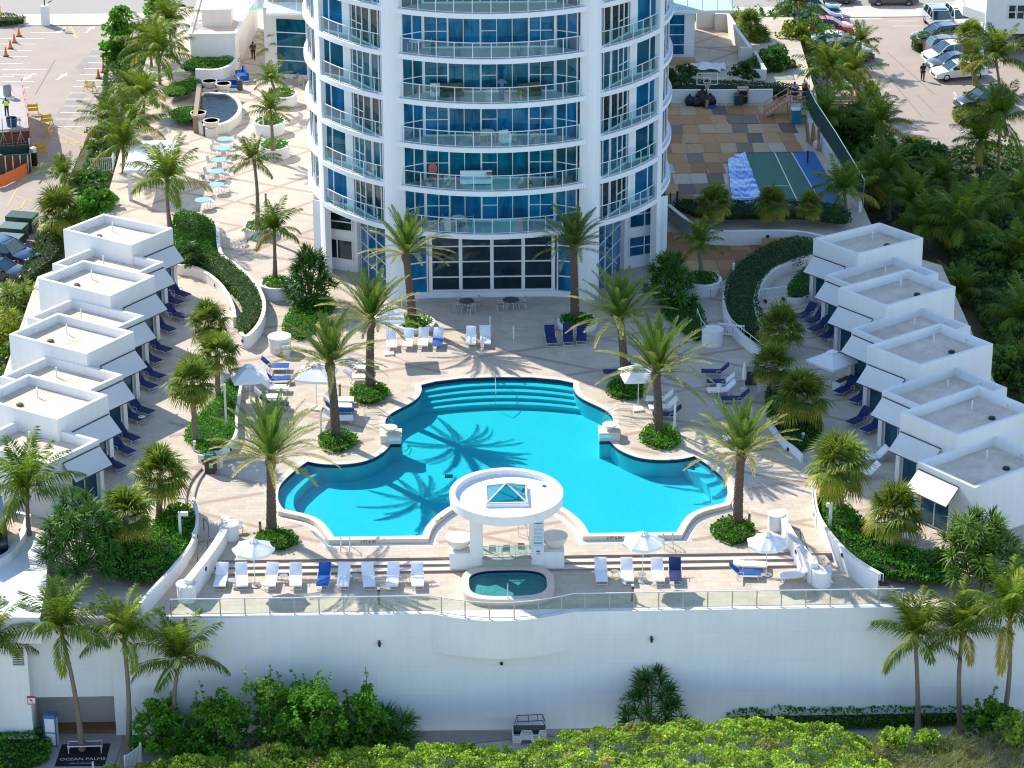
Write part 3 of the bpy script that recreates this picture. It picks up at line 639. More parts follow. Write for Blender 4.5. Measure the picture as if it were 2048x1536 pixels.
# ================================================================ CABANAS
def cabana(name,label,q,zt,side,kids=True):
    """q = left, front, right, back roof corners; side 'R' pool face is front->right, 'L' left->front"""
    c=[sum(p[i] for p in q)/4 for i in (0,1)]
    t=thing(name,label,'cabana',(c[0],c[1],0),0,'pool cabanas in two stepped rows')
    q=[(p[0]-c[0],p[1]-c[1]) for p in q]
    inn=offset(q,.24 if sum(q[i][0]*q[(i+1)%4][1]-q[(i+1)%4][0]*q[i][1] for i in range(4))>0 else -.24)
    m=MB(); n=4; vs=[];fs=[]
    zr=zt-.62
    for i in range(n): vs+=[(*q[i],-3.2),(*q[i],zt),(*inn[i],zt),(*inn[i],zr-.05)]
    for i in range(n):
        j=(i+1)%n
        for k in range(3): fs.append((4*i+k,4*j+k,4*j+k+1,4*i+k+1))
    m.add(vs,fs); m.build('wall',MT['white'],t)
    m=MB(); m.sheet(inn,zr); m.build('roof',MT['roof'],t)
    A,B=(q[1],q[2]) if side=='R' else (q[0],q[1])
    u=Vector((B[0]-A[0],B[1]-A[1],0)); ln=u.length; u.normalize(); nn=Vector((u.y,-u.x,0))
    def P(f,d,z): p=Vector((A[0],A[1],0))+u*(f*ln)+nn*d; return (p.x,p.y,z)
    f0,f1=(.26,.985) if side=='R' else (.03,.74)
    m=MB(); zt2,zb2=3.42,2.45; m.slab(P(f0,.04,zt2),P(f0,1.08,zb2),P(f1,1.08,zb2),P(f1,.04,zt2),-.035); aw=m.build('awning',MT['awning'],t)
    m=MB(); m.tube([P(f0,.05,zt2+.03),P(f1,.05,zt2+.03)],.045,6); m.tube([P(f0,1.08,zb2-.03),P(f1,1.08,zb2-.03)],.03,6); m.tube([P(f0,.05,zt2-.01),P(f0,1.08,zb2-.03)],.018,4); m.tube([P(f1,.05,zt2-.01),P(f1,1.08,zb2-.03)],.018,4); m.build('awning_frame',MT['darkmetal'],aw)
    d0,d1=(.40,.90) if side=='R' else (.10,.60)
    m=MB(); m.slab(P(d0,.02,.12),P(d1,.02,.12),P(d1,.02,2.75),P(d0,.02,2.75),.05); dr=m.build('door',MT['cabglass'],t)
    m=MB()
    for f in (d0,(d0+d1)/2,d1): m.box(P(f,.035,1.42),(.07,.09,2.7),math.atan2(u.y,u.x))
    m.box(P((d0+d1)/2,.035,2.78),((d1-d0)*ln+.07,.1,.08),math.atan2(u.y,u.x)); m.box(P((d0+d1)/2,.035,.12),((d1-d0)*ln+.07,.1,.06),math.atan2(u.y,u.x)); m.build('door_frame',MT['metal'],dr)
    fp=.955 if side=='R' else .045
    m=MB(); m.box(P(fp,.12,1.4),(.34,.26,2.8),math.atan2(u.y,u.x)); m.build('pier',MT['white'],t)
    # rooftop bits: cowl, vent pipe, scupper
    bi,bj=(inn[0],inn[3]) if side=='R' else (inn[2],inn[3])
    sc_=lerp(bi,bj,.45); cen=(sum(p[0] for p in inn)/4,sum(p[1] for p in inn)/4); dd=Vector((cen[0]-sc_[0],cen[1]-sc_[1],0)).normalized()*.02
    m=MB(); m.box((sc_[0]+dd.x,sc_[1]+dd.y,zr+.28),(.2,.2,.16),R(33)); m.build('scupper',MT['paint'],t)
    if kids:
        e=lerp(inn[0] if side=='R' else inn[2],cen,.62); m=MB(); m.lathe([(.22,0),(.24,.06),(.2,.14),(.1,.18),(0,.19)],(e[0],e[1],zr+.005),14); m.build('roof_cowl',MT['black'] if side=='L' else mat('rust_cowl',(.20,.09,.05),.8,.3,8),t,True)
    e=lerp(inn[3],cen,.62); m=MB(); m.tube([(e[0],e[1],zr-.02),(e[0],e[1],zr+.72)],.045,8); m.build('vent_pipe',MT['paint'],t)
    return t
def z5(x,y): return (x/3.938,370+y/3.938)
def z8(x,y): return (1528+x/3.938,370+y/3.938)
def z8b(x,y): return (1528+x/3.938,740+y/3.938)
def quad(pts,z): return [G2(x,y,z) for x,y in pts]
HTALL,HLOW=4.75,3.85
LT=[quad([z5(*p) for p in q],HTALL) for q in ([(497,350),(1033,475),(1360,340),(815,225)],[(300,735),(865,875),(1218,715),(655,590)],[(70,1175),(680,1330),(1055,1155),(455,1005)])]
d=(LT[2][0][0]-LT[1][0][0],LT[2][0][1]-LT[1][0][1]); LT.append([(p[0]+d[0]*1.0,p[1]+d[1]*1.03) for p in LT[2]])
ordn=['furthest','second furthest','third furthest','nearest']
for i,q in enumerate(LT): cabana('cabana','tall flat roofed white cabana, sunlit, %s tall one in the left row'%ordn[i],q,HTALL,'R')
L1=quad([z5(410,620),z5(1290,605)],HLOW)
for i in range(4):
    sx,sy=-.47*i,-10.15*i
    Lc=(L1[0][0]+sx,L1[0][1]+sy);Rc=(L1[1][0]+sx,L1[1][1]+sy)
    cabana('cabana','low white cabana wedged between taller ones, %s low one in the left row'%ordn[i],[Lc,(Rc[0]-2.7,Rc[1]-3.44),Rc,(Lc[0]+2.7,Lc[1]+3.44)],HLOW,'R',False)
RTq=[quad([z8(*p) for p in q],HTALL) for q in ([(390,420),(740,545),(1255,415),(910,295)],[(585,810),(965,955),(1510,800),(1130,660)],[(815,1265),(1230,1425),(1805,1250),(1385,1085)])]+[quad([z8b(*p) for p in [(1075,330),(1525,520),(2150,310),(1690,120)]],HTALL)]
for i,q in enumerate(RTq): cabana('cabana','tall flat roofed white cabana, shaded, %s tall one in the right row'%ordn[i],q,HTALL,'L')
RL=[quad([z8(480,710)],HLOW)[0],quad([z8(690,1130)],HLOW)[0],quad([z8b(930,160)],HLOW)[0],quad([z8b(1210,725)],HLOW)[0]]
for i,l in enumerate(RL):
    f=(l[0]+2.85,l[1]-3.75)
    cabana('cabana','low white cabana %s, %s low one in the right row'%('with a sunlit awning' if i==3 else 'wedged between taller ones',ordn[i]),[l,f,(f[0]+5.3,f[1]+3.9),(l[0]+5.3,l[1]+3.9)],HLOW,'L',i==3)
# ================================================================ GAZEBO + SPA
gz_=thing('pool_gazebo','round white flat roofed gazebo with a glass pyramid skylight over the spa','gazebo',(0,-1.8,-.45))
def GZ(o): return rel(o,gz_)
GC=(0,-1.1); zt=4.42
m=MB(); m.lathe([(2.6,-.62),(3.36,-.60),(3.38,0),(3.05,0),(3.03,-.34),(0,-.34)],(GC[0],GC[1],zt),72); GZ(m.build('roof',MT['white'],None,True))
m=MB(); m.box((GC[0],GC[1]-.05,zt-.24),(2.55,2.55,.22)); sk=GZ(m.build('skylight',MT['white']))
m=MB(); h=1.18; P=[(-h,-h-.05),(h,-h-.05),(h,h-.05),(-h,h-.05)]; top=(GC[0],GC[1]-.05,zt+.62); zb_=zt-.12
for i in range(4):
    a,b=P[i],P[(i+1)%4]; m.add([(a[0],a[1]+GC[1],zb_),(b[0],b[1]+GC[1],zb_),top],[(0,1,2)])
m.build('skylight_glass',MT['skyglass'],sk)
m=MB(); 
for a in P: m.tube([(a[0]*1.02,a[1]*1.02+GC[1],zb_+.01),top],.05,6)
m.box((GC[0],GC[1]-.05-h,zb_),(2*h+.1,.09,.09)); m.box((GC[0],GC[1]-.05+h,zb_),(2*h+.1,.09,.09)); m.box((GC[0]-h,GC[1]-.05,zb_),(.09,2*h+.1,.09)); m.box((GC[0]+h,GC[1]-.05,zb_),(.09,2*h+.1,.09))
m.lathe([(.1,0),(.1,.08),(0,.1)],top,8); m.build('skylight_frame',MT['metal'],sk)
for s in (-1,1):
    m=MB(); m.box((s*1.83,-1.65,1.75),(.76,.5,4.42)); GZ(m.build('column',MT['white']))
    m=MB(); m.box((s*1.45,.2,1.9),(.12,.12,3.9)); GZ(m.build('rear_post',MT['white']))
m=MB(); m.lathe([(0,0),(.12,0),(.12,.05),(0,.05)],(2.3,.3,zt-.33),12); GZ(m.build('roof_drain',MT['bark']))
# notice panel on the right column (lettering too small to read in the photograph: rows of strokes)
m=MB(); m.box((1.86,-1.915,1.95),(.62,.02,1.9)); nb=GZ(m.build('notice_board',mat('notice_white',(.62,.72,.78),.6,.05,3)))
m=MB()
rs=random.Random(3)
for r,(z,hh) in enumerate([(2.72,.10)]+[(2.5-.09*i,.022) for i in range(11)]+[(1.42,.09)]+[(1.28,.03)]):
    x=1.60
    while x<2.10:
        wd=rs.uniform(.03,.08) if hh>.05 else rs.uniform(.03,.1); m.box((x+wd/2,-1.93,z),(wd*.85,.008,hh)); x+=wd+.012
m.build('notice_lettering',mat('notice_ink',(.03,.16,.30),.6,.1,4),nb)
m=MB(); m.tube([(1.86+.26*math.sin(a),-1.93,3.38+.26*math.cos(a)) for a in [2*math.pi*i/24 for i in range(25)]],.022,5); GZ(m.build('round_emblem',MT['black']))
m=MB(); m.box((1.86,-1.93,.86),(.22,.01,.1)); m.box((1.86,-1.93,.74),(.2,.01,.02)); m.box((1.86,-1.93,.68),(.18,.01,.02)); m.build('emergency_notice',mat('notice_violet',(.22,.08,.38),.6,.1,4),nb)
# spa
spa=thing('hot_tub','raised oval hot tub with pale stone rim in front of the gazebo','hot tub',(0,-4.2,-.45))
def oct_(sx,sy,cy,c=.45):
    P=[]
    for i in range(48):
        a=2*math.pi*i/48; x=math.cos(a);y=math.sin(a); e=.62
        P.append((sx*math.copysign(abs(x)**e,x),cy+sy*math.copysign(abs(y)**e,y)))
    return P
cy=-4.15
so_=oct_(2.75,2.15,cy); si=oct_(2.3,1.7,cy)
m=MB(); n=48; vs=[];fs=[]
for i in range(n): vs+=[(*so_[i],-.47),(*so_[i],-.02),(*si[i],-.02),(*si[i],-.16),]
for i in range(n):
    j=(i+1)%n
    for k in range(3): fs.append((4*i+k,4*j+k,4*j+k+1,4*i+k+1))
m.add(vs,fs); rel(m.build('rim',MT['coping']),spa)
m=MB(); s2=oct_(2.295,1.695,cy); m.add([(*p,z) for p in s2 for z in (-.1,-.26)],[(2*i,2*((i+1)%n),2*((i+1)%n)+1,2*i+1) for i in range(n)]); rel(m.build('tile_band',MT['tile']),spa)
s3=oct_(1.75,1.15,cy); m=MB(); m.add([(*p,z) for p in si for z in (-.16,-.75)],[(2*i,2*((i+1)%n),2*((i+1)%n)+1,2*i+1) for i in range(n)]); m.sheet(si,-.74,[s3]); m.add([(*p,z) for p in s3 for z in (-.74,-1.2)],[(2*i,2*((i+1)%n),2*((i+1)%n)+1,2*i+1) for i in range(n)]); m.sheet(s3,-1.2); rel(m.build('basin',MT['spaplaster']),spa)
s4,s5=oct_(1.80,1.20,cy),oct_(1.72,1.12,cy); m=MB(); n=48; m.add([(*p,-.73) for p in s4]+[(*p,-.73) for p in s5],[(i,(i+1)%n,n+(i+1)%n,n+i) for i in range(n)]); rel(m.build('seat_edge_tile',MT['tile']),spa)
m=MB(); m.sheet(si,-.17); structure(m.build('spa_water',MT['spawater']))
m=MB(); m.tube([(-.05,-6.15,-.1),(-.05,-6.15,.75),(-.05,-5.95,.86),(-.05,-5.6,.3),(-.05,-5.5,-.4)],.03,8); tag(m.build('spa_handrail',MT['steel'],None,True),'single bent steel handrail at the front rim of the hot tub','handrail')
# back wall of the spa, side plinths with big bowls
m=MB(); m.box((0,-1.95,-.15),(2.9,.3,1.1)); m.box((0,-1.9,.43),(2.95,.5,.07)); tag(m.build('spa_back_wall',mat('spa_wall_stone',(.36,.36,.32),.6,.3,5)),'mottled stone wall behind the hot tub between the gazebo columns','wall')
for s in (-1,1):
    nm='left' if s<0 else 'right'
    m=MB(); m.box((s*2.82,-1.35,.0),(1.22,1.0,1.5)); tag(m.build('bowl_plinth',MT['white']),'white rendered plinth on the %s of the gazebo carrying a large bowl'%nm,'plinth',None)
    m=MB(); m.lathe([(.28,0),(.42,.08),(.66,.34),(.80,.66),(.81,.74),(0,.75)],(0,0,0),32); tag(m.build('large_bowl',MT['bowl'],None,True,(s*2.86,-1.1,.75)),'large closed stone bowl on the %s plinth, %s'%(nm,'in full sun' if s<0 else 'in gazebo shade'),'bowl','large stone bowls')
m=MB(); zr=1.15
for z in (zr,zr-.55): m.tube([(-1.45,-1.75,z),(1.45,-1.75,z)],.03,6)
for x in (-1.45,-.5,.5,1.45): m.box((x,-1.75,.85),(.05,.05,.75))
gr=m.build('gazebo_rail',MT['metal']); tag(gr,'low white rail with tinted panes between the gazebo columns','railing')
m=MB(); m.ribbon([(-1.42,-1.76),(1.42,-1.76)],.012,.62,1.12); m.build('rail_pane',MT['railglass'],gr)
# ================================================================ BACK BUILDINGS
wa=thing('pump_house','low white building with a flat pale roof left of the tower rear','building',(-24,96,0))
y0=97.3; x0,x1=G(388,120).x,G(470,120).x
m=MB(); zr=HT(430,70,y0); q=[(x0,y0),(x1+.3,y0),(x1+1.6,y0+13),(x0,y0+13)]; m.prism(q,-.1,zr-.02); rel(m.build('wall',MT['white']),wa)
m=MB(); m.sheet(offset(q,.18),zr-.015); m.v=[(x,y,z) for x,y,z in m.v]; rel(m.build('roof',mat('pink_roof',(.62,.50,.42),.8,.12,.8)),wa)
m=MB(); m.ribbon(q,.3,zr-.02,zr+.16,True); rel(m.build('parapet',MT['white']),wa)
c=G(434,52,zr); m=MB(); m.box((c.x,c.y+1,zr+.75),(2.7,2.2,1.55)); rf=rel(m.build('roof_box',MT['cream']),wa)
m=MB(); m.box((c.x,c.y+.5,zr+1.57),(2.9,1.3,.12)); m.box((c.x,c.y+1.75,zr+1.62),(2.9,1.0,.12)); m.build('roof_box_lid',MT['white'],rf)
m=MB(); m.box((x1+.55,y0+2.6,1.15),(.1,.9,2.2),R(-6)); rel(m.build('service_door',MT['metal']),wa)
wb=thing('rear_wing','white rear wing of the tower with tall blue windows and a pink balcony','building',(-17,96,0))
y1=93.6; xa=G(532,150).x
m=MB(); m.prism([(xa,y1+1.2),(-8,y1-1.2),(-8,112),(xa,112)],-.1,HT(560,22,y1)); rel(m.build('wall',MT['cream']),wb)
zt=HT(560,20,y1); 
p0,p1=(xa+1.1,y1+1.0-.03),(-8.2,y1-1.2-.03)
m=MB(); wall_run(m,[p0,p1],.35,zt-1.0); o=rel(m.build('window',MT['wteal']),wb)
m=MB()
for t in (0,.27,.54,.81): mull(m,p0,p1,t,.35,zt-1.0,.1)
for i in range(5): trans(m,p0,p1,0,1,.35+(zt-1.35)*i/4,.08)
mo=m.build('mullions',MT['metal']); mo.parent=o
m=MB(); m.box(((xa-8)/2-.6,y1+.2,zt+.08),(9.5,3.6,.2)); rel(m.build('balcony_slab',MT['white']),wb)
m=MB(); m.ribbon([(xa-1.1,y1-.6),(-8,y1-1.6)],.014,zt+.2,zt+1.5); b=rel(m.build('balcony_railing',MT['railglass']),wb)
m=MB(); m.ribbon([(xa-1.1,y1-.6),(-8,y1-1.6)],.06,zt+1.5,zt+1.56)
for t in np.linspace(0,1,7): m.box((xa-1.1+(-6.9-xa)*t,y1-.6-t,zt+.85),(.06,.06,1.4))
m.build('rail_frame',MT['metal'],b)
m=MB(); m.box(((xa-8)/2-.6,y1+6,zt+2.2),(9.5,8,4)); rel(m.build('pink_storey',mat('pink_render',(.62,.36,.30),.8,.1,1)),wb)
wc=thing('rear_pavilion','white rear pavilion right of the tower with a four pane blue window','building',(19,97,0))
y2=G(1345,116).y; xr=G(1388,116).x; zc=HT(1360,18,y2)
m=MB(); m.prism([(8,y2),(xr,y2),(xr,y2+10),(8,y2+10)],-.1,zc); rel(m.build('wall',MT['white']),wc)
xw0,xw1=onY(1330,80,y2).x,onY(1369,80,y2).x; za,zb3=HT(1350,109,y2),HT(1350,29,y2)
m=MB(); wall_run(m,[(xw0-1,y2-.03),(xw1,y2-.03)],za,zb3); o=rel(m.build('window',MT['wblue']),wc)
m=MB()
for i in range(5): trans(m,(xw0-1,y2-.03),(xw1,y2-.03),0,1,za+(zb3-za)*i/4,.08)
mull(m,(xw0-1,y2-.03),(xw1,y2-.03),1,za,zb3,.1); mo=m.build('mullions',MT['metal']); mo.parent=o
m=MB(); m.box((13,y2+3.4,zc+.1),(20.5,9.5,.25)); rel(m.build('roof_slab',MT['white']),wc)
m=MB(); P=[(8,y2-1.2),(23.1,y2-1.2),(23.1,y2+8)]; m.ribbon(P,.014,zc+.25,zc+1.4); b=rel(m.build('roof_railing',MT['railglass']),wc)
m=MB(); m.ribbon(P,.06,zc+1.4,zc+1.46)
for x in np.linspace(8,23.1,12): m.box((x,y2-1.2,zc+.8),(.06,.06,1.3))
m.build('rail_frame',MT['metal'],b)
# rear terrace walls
rt_=thing('terrace_wall','low cream parapet round the sunlit rear terrace beside the pavilion','wall',(23,100,0))
P=[G2(*p) for p in [(1392,56),(1431,55),(1431,59),(1455,60),(1478,98),(1500,128),(1480,128)]]
m=MB(); m.ribbon(P,.28,0,1.55); rel(m.build('wall',MT['cream']),rt_)
m=MB(); m.ribbon(P,.34,1.553,1.6); rel(m.build('cap',MT['white']),rt_)
ra=thing('planter_wall','low white zigzag parapet beside the garden at the rear of the court','wall',(24,91,0))
P=[G2(*p) for p in [(1478,112),(1490,124),(1510,124),(1530,160),(1505,160)]]
m=MB(); m.ribbon(P,.25,0,.95); rel(m.build('wall',MT['white']),ra)
m=MB(); m.ribbon(P,.3,.953,1.0); rel(m.build('cap',MT['cream']),ra)
cw=thing('court_wall','long white wall at the back of the sport court','wall',(20,86,0))
P=[G2(*p) for p in [(1318,205),(1448,205),(1545,204)]]; zw=HT(1400,180,P[0][1])
m=MB(); m.ribbon(P,.25,0,zw); rel(m.build('wall',MT['white']),cw)
m=MB(); m.ribbon(P,.31,zw+.003,zw+.06); rel(m.build('cap',MT['cream']),cw)
cr=thing('court_side_wall','white wall with green screen along the right side of the court','wall',(27,75,0))
P=[G2(*p) for p in [(1602,218),(1622,262),(1665,330),(1720,425)]]
m=MB(); m.ribbon(P,.25,0,.95); rel(m.build('wall',MT['white']),cr)
m=MB(); m.ribbon([(p[0]+.15,p[1]) for p in P],.03,1.0,2.75); rel(m.build('windscreen',mat('green_mesh',(.005,.07,.055),.7,.15,3)),cr)
m=MB(); 
for a in P: m.box((a[0]+.22,a[1],1.4),(.06,.06,2.8))
m.tube([(p[0]+.2,p[1],2.78) for p in P],.03,5); rel(m.build('fence_frame',MT['steel']),cr)
# court surface
cz=.006
m=MB(); m.sheet([G2(*p) for p in [(1505,303),(1628,303),(1700,432),(1570,432)]],.010); structure(m.build('sport_court',mat('court_blue',(.008,.13,.36),.7,.08,2)))
m=MB(); m.sheet([G2(*p) for p in [(1487,304),(1582,304),(1647,416),(1530,416)]],.014); structure(m.build('court_centre',mat('court_green',(.015,.13,.085),.7,.08,2)))
m=MB()
for a,b in [((1548,303),(1607,428)),((1582,303),(1648,416)),((1530,372),(1578,372)),((1560,416),(1648,416)),((1480,416),(1560,416))]: band(m,a,b,.09,.018)
structure(m.build('court_lines',MT['paint']))
# protective boards laid over the court, each sheet a thing
rs=random.Random(11); tones=[(.40,.20,.085),(.45,.26,.125),(.14,.10,.075),(.46,.31,.185),(.30,.145,.06),(.47,.38,.30),(.20,.14,.10),(.43,.235,.09)]
pm=[mat('board_tone',c,.8,.3,1.6) for c in tones]
tn=['brown','tan','charcoal','pale','dark brown','whitish','dark grey','ochre']
o0=Vector((15.4,84.6,0)); ux=Vector((1,-.01,0)); uy=Vector((.03,-1,0)); bn=0
proto={}
rows=['front','second','third','fourth','fifth','sixth','seventh','eighth','ninth','tenth','eleventh','twelfth']
for j in range(11):
    yb=83.6-j*2.52
    for i in range(9):
        xb=15.2+i*1.38-(j%2)*.25
        if xb>26.9 or (xb>20.6 and yb<73.0) or (xb>19.2 and yb<68): continue
        c=rs.choice([0,0,1,1,3,4,7,5,2,6])
        key=c
        if key not in proto:
            m=MB(); m.box((0,0,0),(1.34,2.46,.03)); proto[key]=m.build('protective_board',pm[c]); o=proto[key]
        else: o=proto[key].copy(); COL.objects.link(o)
        o.location=(xb+rs.uniform(-.04,.04)+(84-yb)*-.02,yb+rs.uniform(-.04,.04),.035+.006*((i+2*j)%3)); o.rotation_euler=(rs.uniform(-.006,.006),rs.uniform(-.006,.006),rs.uniform(-.05,.05))
        tag(o,'%s protective board, one of many laid loose over the sport court'%tn[c],'board','%s boards covering the court'%tn[c])
for j in range(5):
    for i in range(6):
        xb=13.6+i*1.38; yb=52.6-j*2.02
        if yb<44 or (i>4 and j>2): continue
        c=rs.choice([0,4,7,4,1,0,2 if i>3 else 4])
        if c not in proto:
            m=MB(); m.box((0,0,0),(1.34,2.46,.03)); proto[c]=m.build('protective_board',pm[c]); o=proto[c]
        else: o=proto[c].copy(); COL.objects.link(o)
        o.location=(xb,yb,.035+.006*((i+2*j)%3)); o.rotation_euler=(0,0,rs.uniform(-.07,.07)); o.scale=(1,.82,1)
        tag(o,'%s protective board, one of several laid on the passage beside the tower'%tn[c],'board','%s boards on the tower passage'%tn[c])
# blue tarpaulin, crumpled
m=MB(); nx_,ny_=26,60
q=[G2(*p) for p in [(1455,322),(1490,308),(1535,430),(1466,432)]]
vs=[]
for j in range(ny_+1):
    for i in range(nx_+1):
        a=lerp(q[0],q[3],j/ny_);b=lerp(q[1],q[2],j/ny_);p=lerp(a,b,i/nx_)
        vs.append((p[0]+rs.uniform(-.01,.01),p[1]+rs.uniform(-.01,.01),.075+.09*abs(math.sin(j*.55+2*math.sin(i*.35)))+.07*abs(math.sin(i*.8+j*.3))))
m.add(vs,[(j*(nx_+1)+i,j*(nx_+1)+i+1,(j+1)*(nx_+1)+i+1,(j+1)*(nx_+1)+i) for j in range(ny_) for i in range(nx_)])
def tarp():
    mm,t,p=_nodes('blue_tarp'); g=N(t,'ShaderNodeNewGeometry'); mp=N(t,'ShaderNodeMapping'); mp.inputs['Scale'].default_value=(.35,.9,1); mp.inputs['Rotation'].default_value=(0,0,.3); L(t,g.outputs['Position'],mp.inputs[0]); w_=N(t,'ShaderNodeTexNoise'); w_.inputs['Scale'].default_value=.9; w_.inputs['Detail'].default_value=1.5; w_.inputs['Distortion'].default_value=.4; L(t,mp.outputs[0],w_.inputs['Vector'])
    r=N(t,'ShaderNodeMapRange'); r.inputs['From Min'].default_value=.44; r.inputs['From Max'].default_value=.56; L(t,w_.outputs['Fac'],r.inputs['Value'])
    c=N(t,'ShaderNodeMix',data_type='RGBA'); c.inputs['A'].default_value=(.01,.15,.58,1); c.inputs['B'].default_value=(.36,.55,.82,1); L(t,r.outputs[0],c.inputs['Factor']); L(t,c.outputs['Result'],p.inputs['Base Color']); p.inputs['Roughness'].default_value=.35
    return mm
tag(m.build('tarpaulin',tarp(),None,True),'crumpled blue and white tarpaulin along the edge of the green court','tarpaulin')
MT['tarp']=bpy.data.materials['blue_tarp']
# ================================================================ VEGETATION
class LB:
    """many small leaf faces in one mesh, each with its own tint"""
    def __init__(s): s.q=[]; s.t=[]
    def add(s,quads,tint):
        quads=np.asarray(quads,dtype=np.float32).reshape(-1,4,3); s.q.append(quads)
        tint=np.asarray(tint,dtype=np.float32)
        if tint.ndim==1: tint=np.tile(tint,(len(quads),1))
        s.t.append(tint)
    def mesh(s,name,m):
        q=np.concatenate(s.q); t=np.concatenate(s.t); n=len(q)
        me=bpy.data.meshes.new(name); me.vertices.add(n*4); me.vertices.foreach_set('co',q.ravel())
        me.loops.add(n*4); me.loops.foreach_set('vertex_index',np.arange(n*4,dtype=np.int32))
        me.polygons.add(n); me.polygons.foreach_set('loop_start',np.arange(0,n*4,4,dtype=np.int32))
        a=me.attributes.new('tint','FLOAT_COLOR','FACE'); a.data.foreach_set('color',np.concatenate([t,np.ones((n,1),np.float32)],1).ravel())
        me.materials.append(m); me.update(calc_edges=True); me.validate(); return me
    def build(s,name,m,parent=None):
        o=bpy.data.objects.new(name,s.mesh(name,m)); COL.objects.link(o)
        if parent: o.parent=parent
        return o
def nrm(a): return a/np.maximum(np.linalg.norm(a,axis=-1,keepdims=True),1e-9)
def diamonds(base,dir,side,ln,wd,droop=0,mid=.4):
    """leaf faces from base points along dir with half-width along side"""
    ln=np.asarray(ln).reshape(-1,1); wd=np.asarray(wd).reshape(-1,1)
    tip=base+dir*ln; tip[:,2]-=(droop*ln[:,0]); m=base+dir*ln*mid
    return np.stack([base,m+side*wd,tip,m-side*wd],1)
def frond(lb,Lf,az,el,droop,nl,ll,wd,hang,vee,tintA,tintB,rng,fwd=.55):
    K=14; ts=np.linspace(0,1,K); e=el-droop*ts**1.4; ds=Lf/(K-1)
    dx=np.cos(e)*ds; dz=np.sin(e)*ds; r=np.concatenate([[0],np.cumsum(dx[:-1])]); z=np.concatenate([[0],np.cumsum(dz[:-1])])
    h=np.array([math.cos(az),math.sin(az),0]); sd=np.array([-math.sin(az),math.cos(az),0])
    sway=rng.normal(0,.06)*Lf
    C=r[:,None]*h+z[:,None]*np.array([0,0,1])+sd*(sway*ts**2)[:,None]
    w=.045*(1-.8*ts)
    A=C[:-1]+sd*w[:-1,None];B=C[1:]+sd*w[1:,None];Cq=C[1:]-sd*w[1:,None];D=C[:-1]-sd*w[:-1,None]
    lb.add(np.stack([A,B,Cq,D],1),np.array(tintA)*np.array([1.5,1.25,.9]))
    t=np.linspace(.14,1,nl); ci=t*(K-1); i0=np.minimum(ci.astype(int),K-2); f=(ci-i0)[:,None]
    P=C[i0]*(1-f)+C[i0+1]*f; tg=nrm(C[i0+1]-C[i0]); up=np.cross(tg,sd); up=np.where(up[:,2:3]<0,-up,up)
    prof=np.sin(np.pi*np.clip(.12+.84*t,0,1))**.55
    for s in (-1,1):
        d=nrm(sd*s*(1-.35*t[:,None])+tg*(fwd+.5*t[:,None])+up*vee-np.array([0,0,1])*hang*rng.uniform(.6,1.4,(nl,1))+rng.normal(0,.07,(nl,3)))
        ln=ll*prof*rng.uniform(.85,1.12,nl); sv=nrm(np.cross(d,up+rng.normal(0,.25,(nl,3))))
        mixf=np.clip((t-.2)*1.1+rng.uniform(-.25,.25,nl),0,1)[:,None]
        lb.add(diamonds(P,d,sv,ln,np.full(nl,wd),hang*.35),np.array(tintA)*(1-mixf)+np.array(tintB)*mixf)
def crown_coconut(seed):
    rng=np.random.default_rng(seed); lb=LB(); n=21
    for i in range(n):
        u=i/(n-1); el=R(86-80*u**1.6+rng.uniform(-8,8)); az=i*2.39996+rng.uniform(-.3,.3)
        g=rng.uniform(.75,1.2); dead=u>.86 and rng.random()<.6
        ta=(1.0*g,1.0*g,1.0*g) if not dead else (2.6,1.2,1.5); tb=(1.45*g,1.22*g,1.0*g) if not dead else (3.6,1.7,2.6)
        if rng.random()<.3 and not dead: tb=(2.4*g,1.6*g,1.5*g)
        frond(lb,rng.uniform(3.0,3.7)*(.75+.25*min(1,u*3)),az,el,R(40+34*u+rng.uniform(-10,12)),42,.85,.034,.26+.5*u,.02,ta,tb,rng)
    for i in range(10):
        a=rng.uniform(0,6.28); p=np.array([[.16*math.cos(a),.16*math.sin(a),-.15-.05*(i%3)]])
        lb.add(diamonds(p,np.array([[math.cos(a)*.6,math.sin(a)*.6,.8]]),np.array([[-math.sin(a),math.cos(a),0]]),[.5],[.09]),(2.2,1.1,1.2))
    return lb
def crown_date(seed):
    rng=np.random.default_rng(seed); lb=LB(); n=48
    for i in range(n):
        u=i/(n-1); el=R(86-80*u**1.25+rng.uniform(-6,6)); az=i*2.39996+rng.uniform(-.2,.2); g=rng.uniform(.8,1.15)
        tb=(1.15*g,1.1*g,1.0*g) if u<.45 else (2.4*g,1.5*g,1.8*g)
        if u>.68: tb=(3.9*g,2.2*g,3.6*g)
        ta=(.85*g,1.05*g,.7*g) if u<.68 else (1.9*g,1.4*g,1.5*g)
        frond(lb,rng.uniform(3.3,3.9)*(.72+.28*min(1,u*2.5)),az,el,R(24+26*u+rng.uniform(-6,8)),66,.46,.019,.02+.1*u,.30,ta,tb,rng,.75)
    return lb
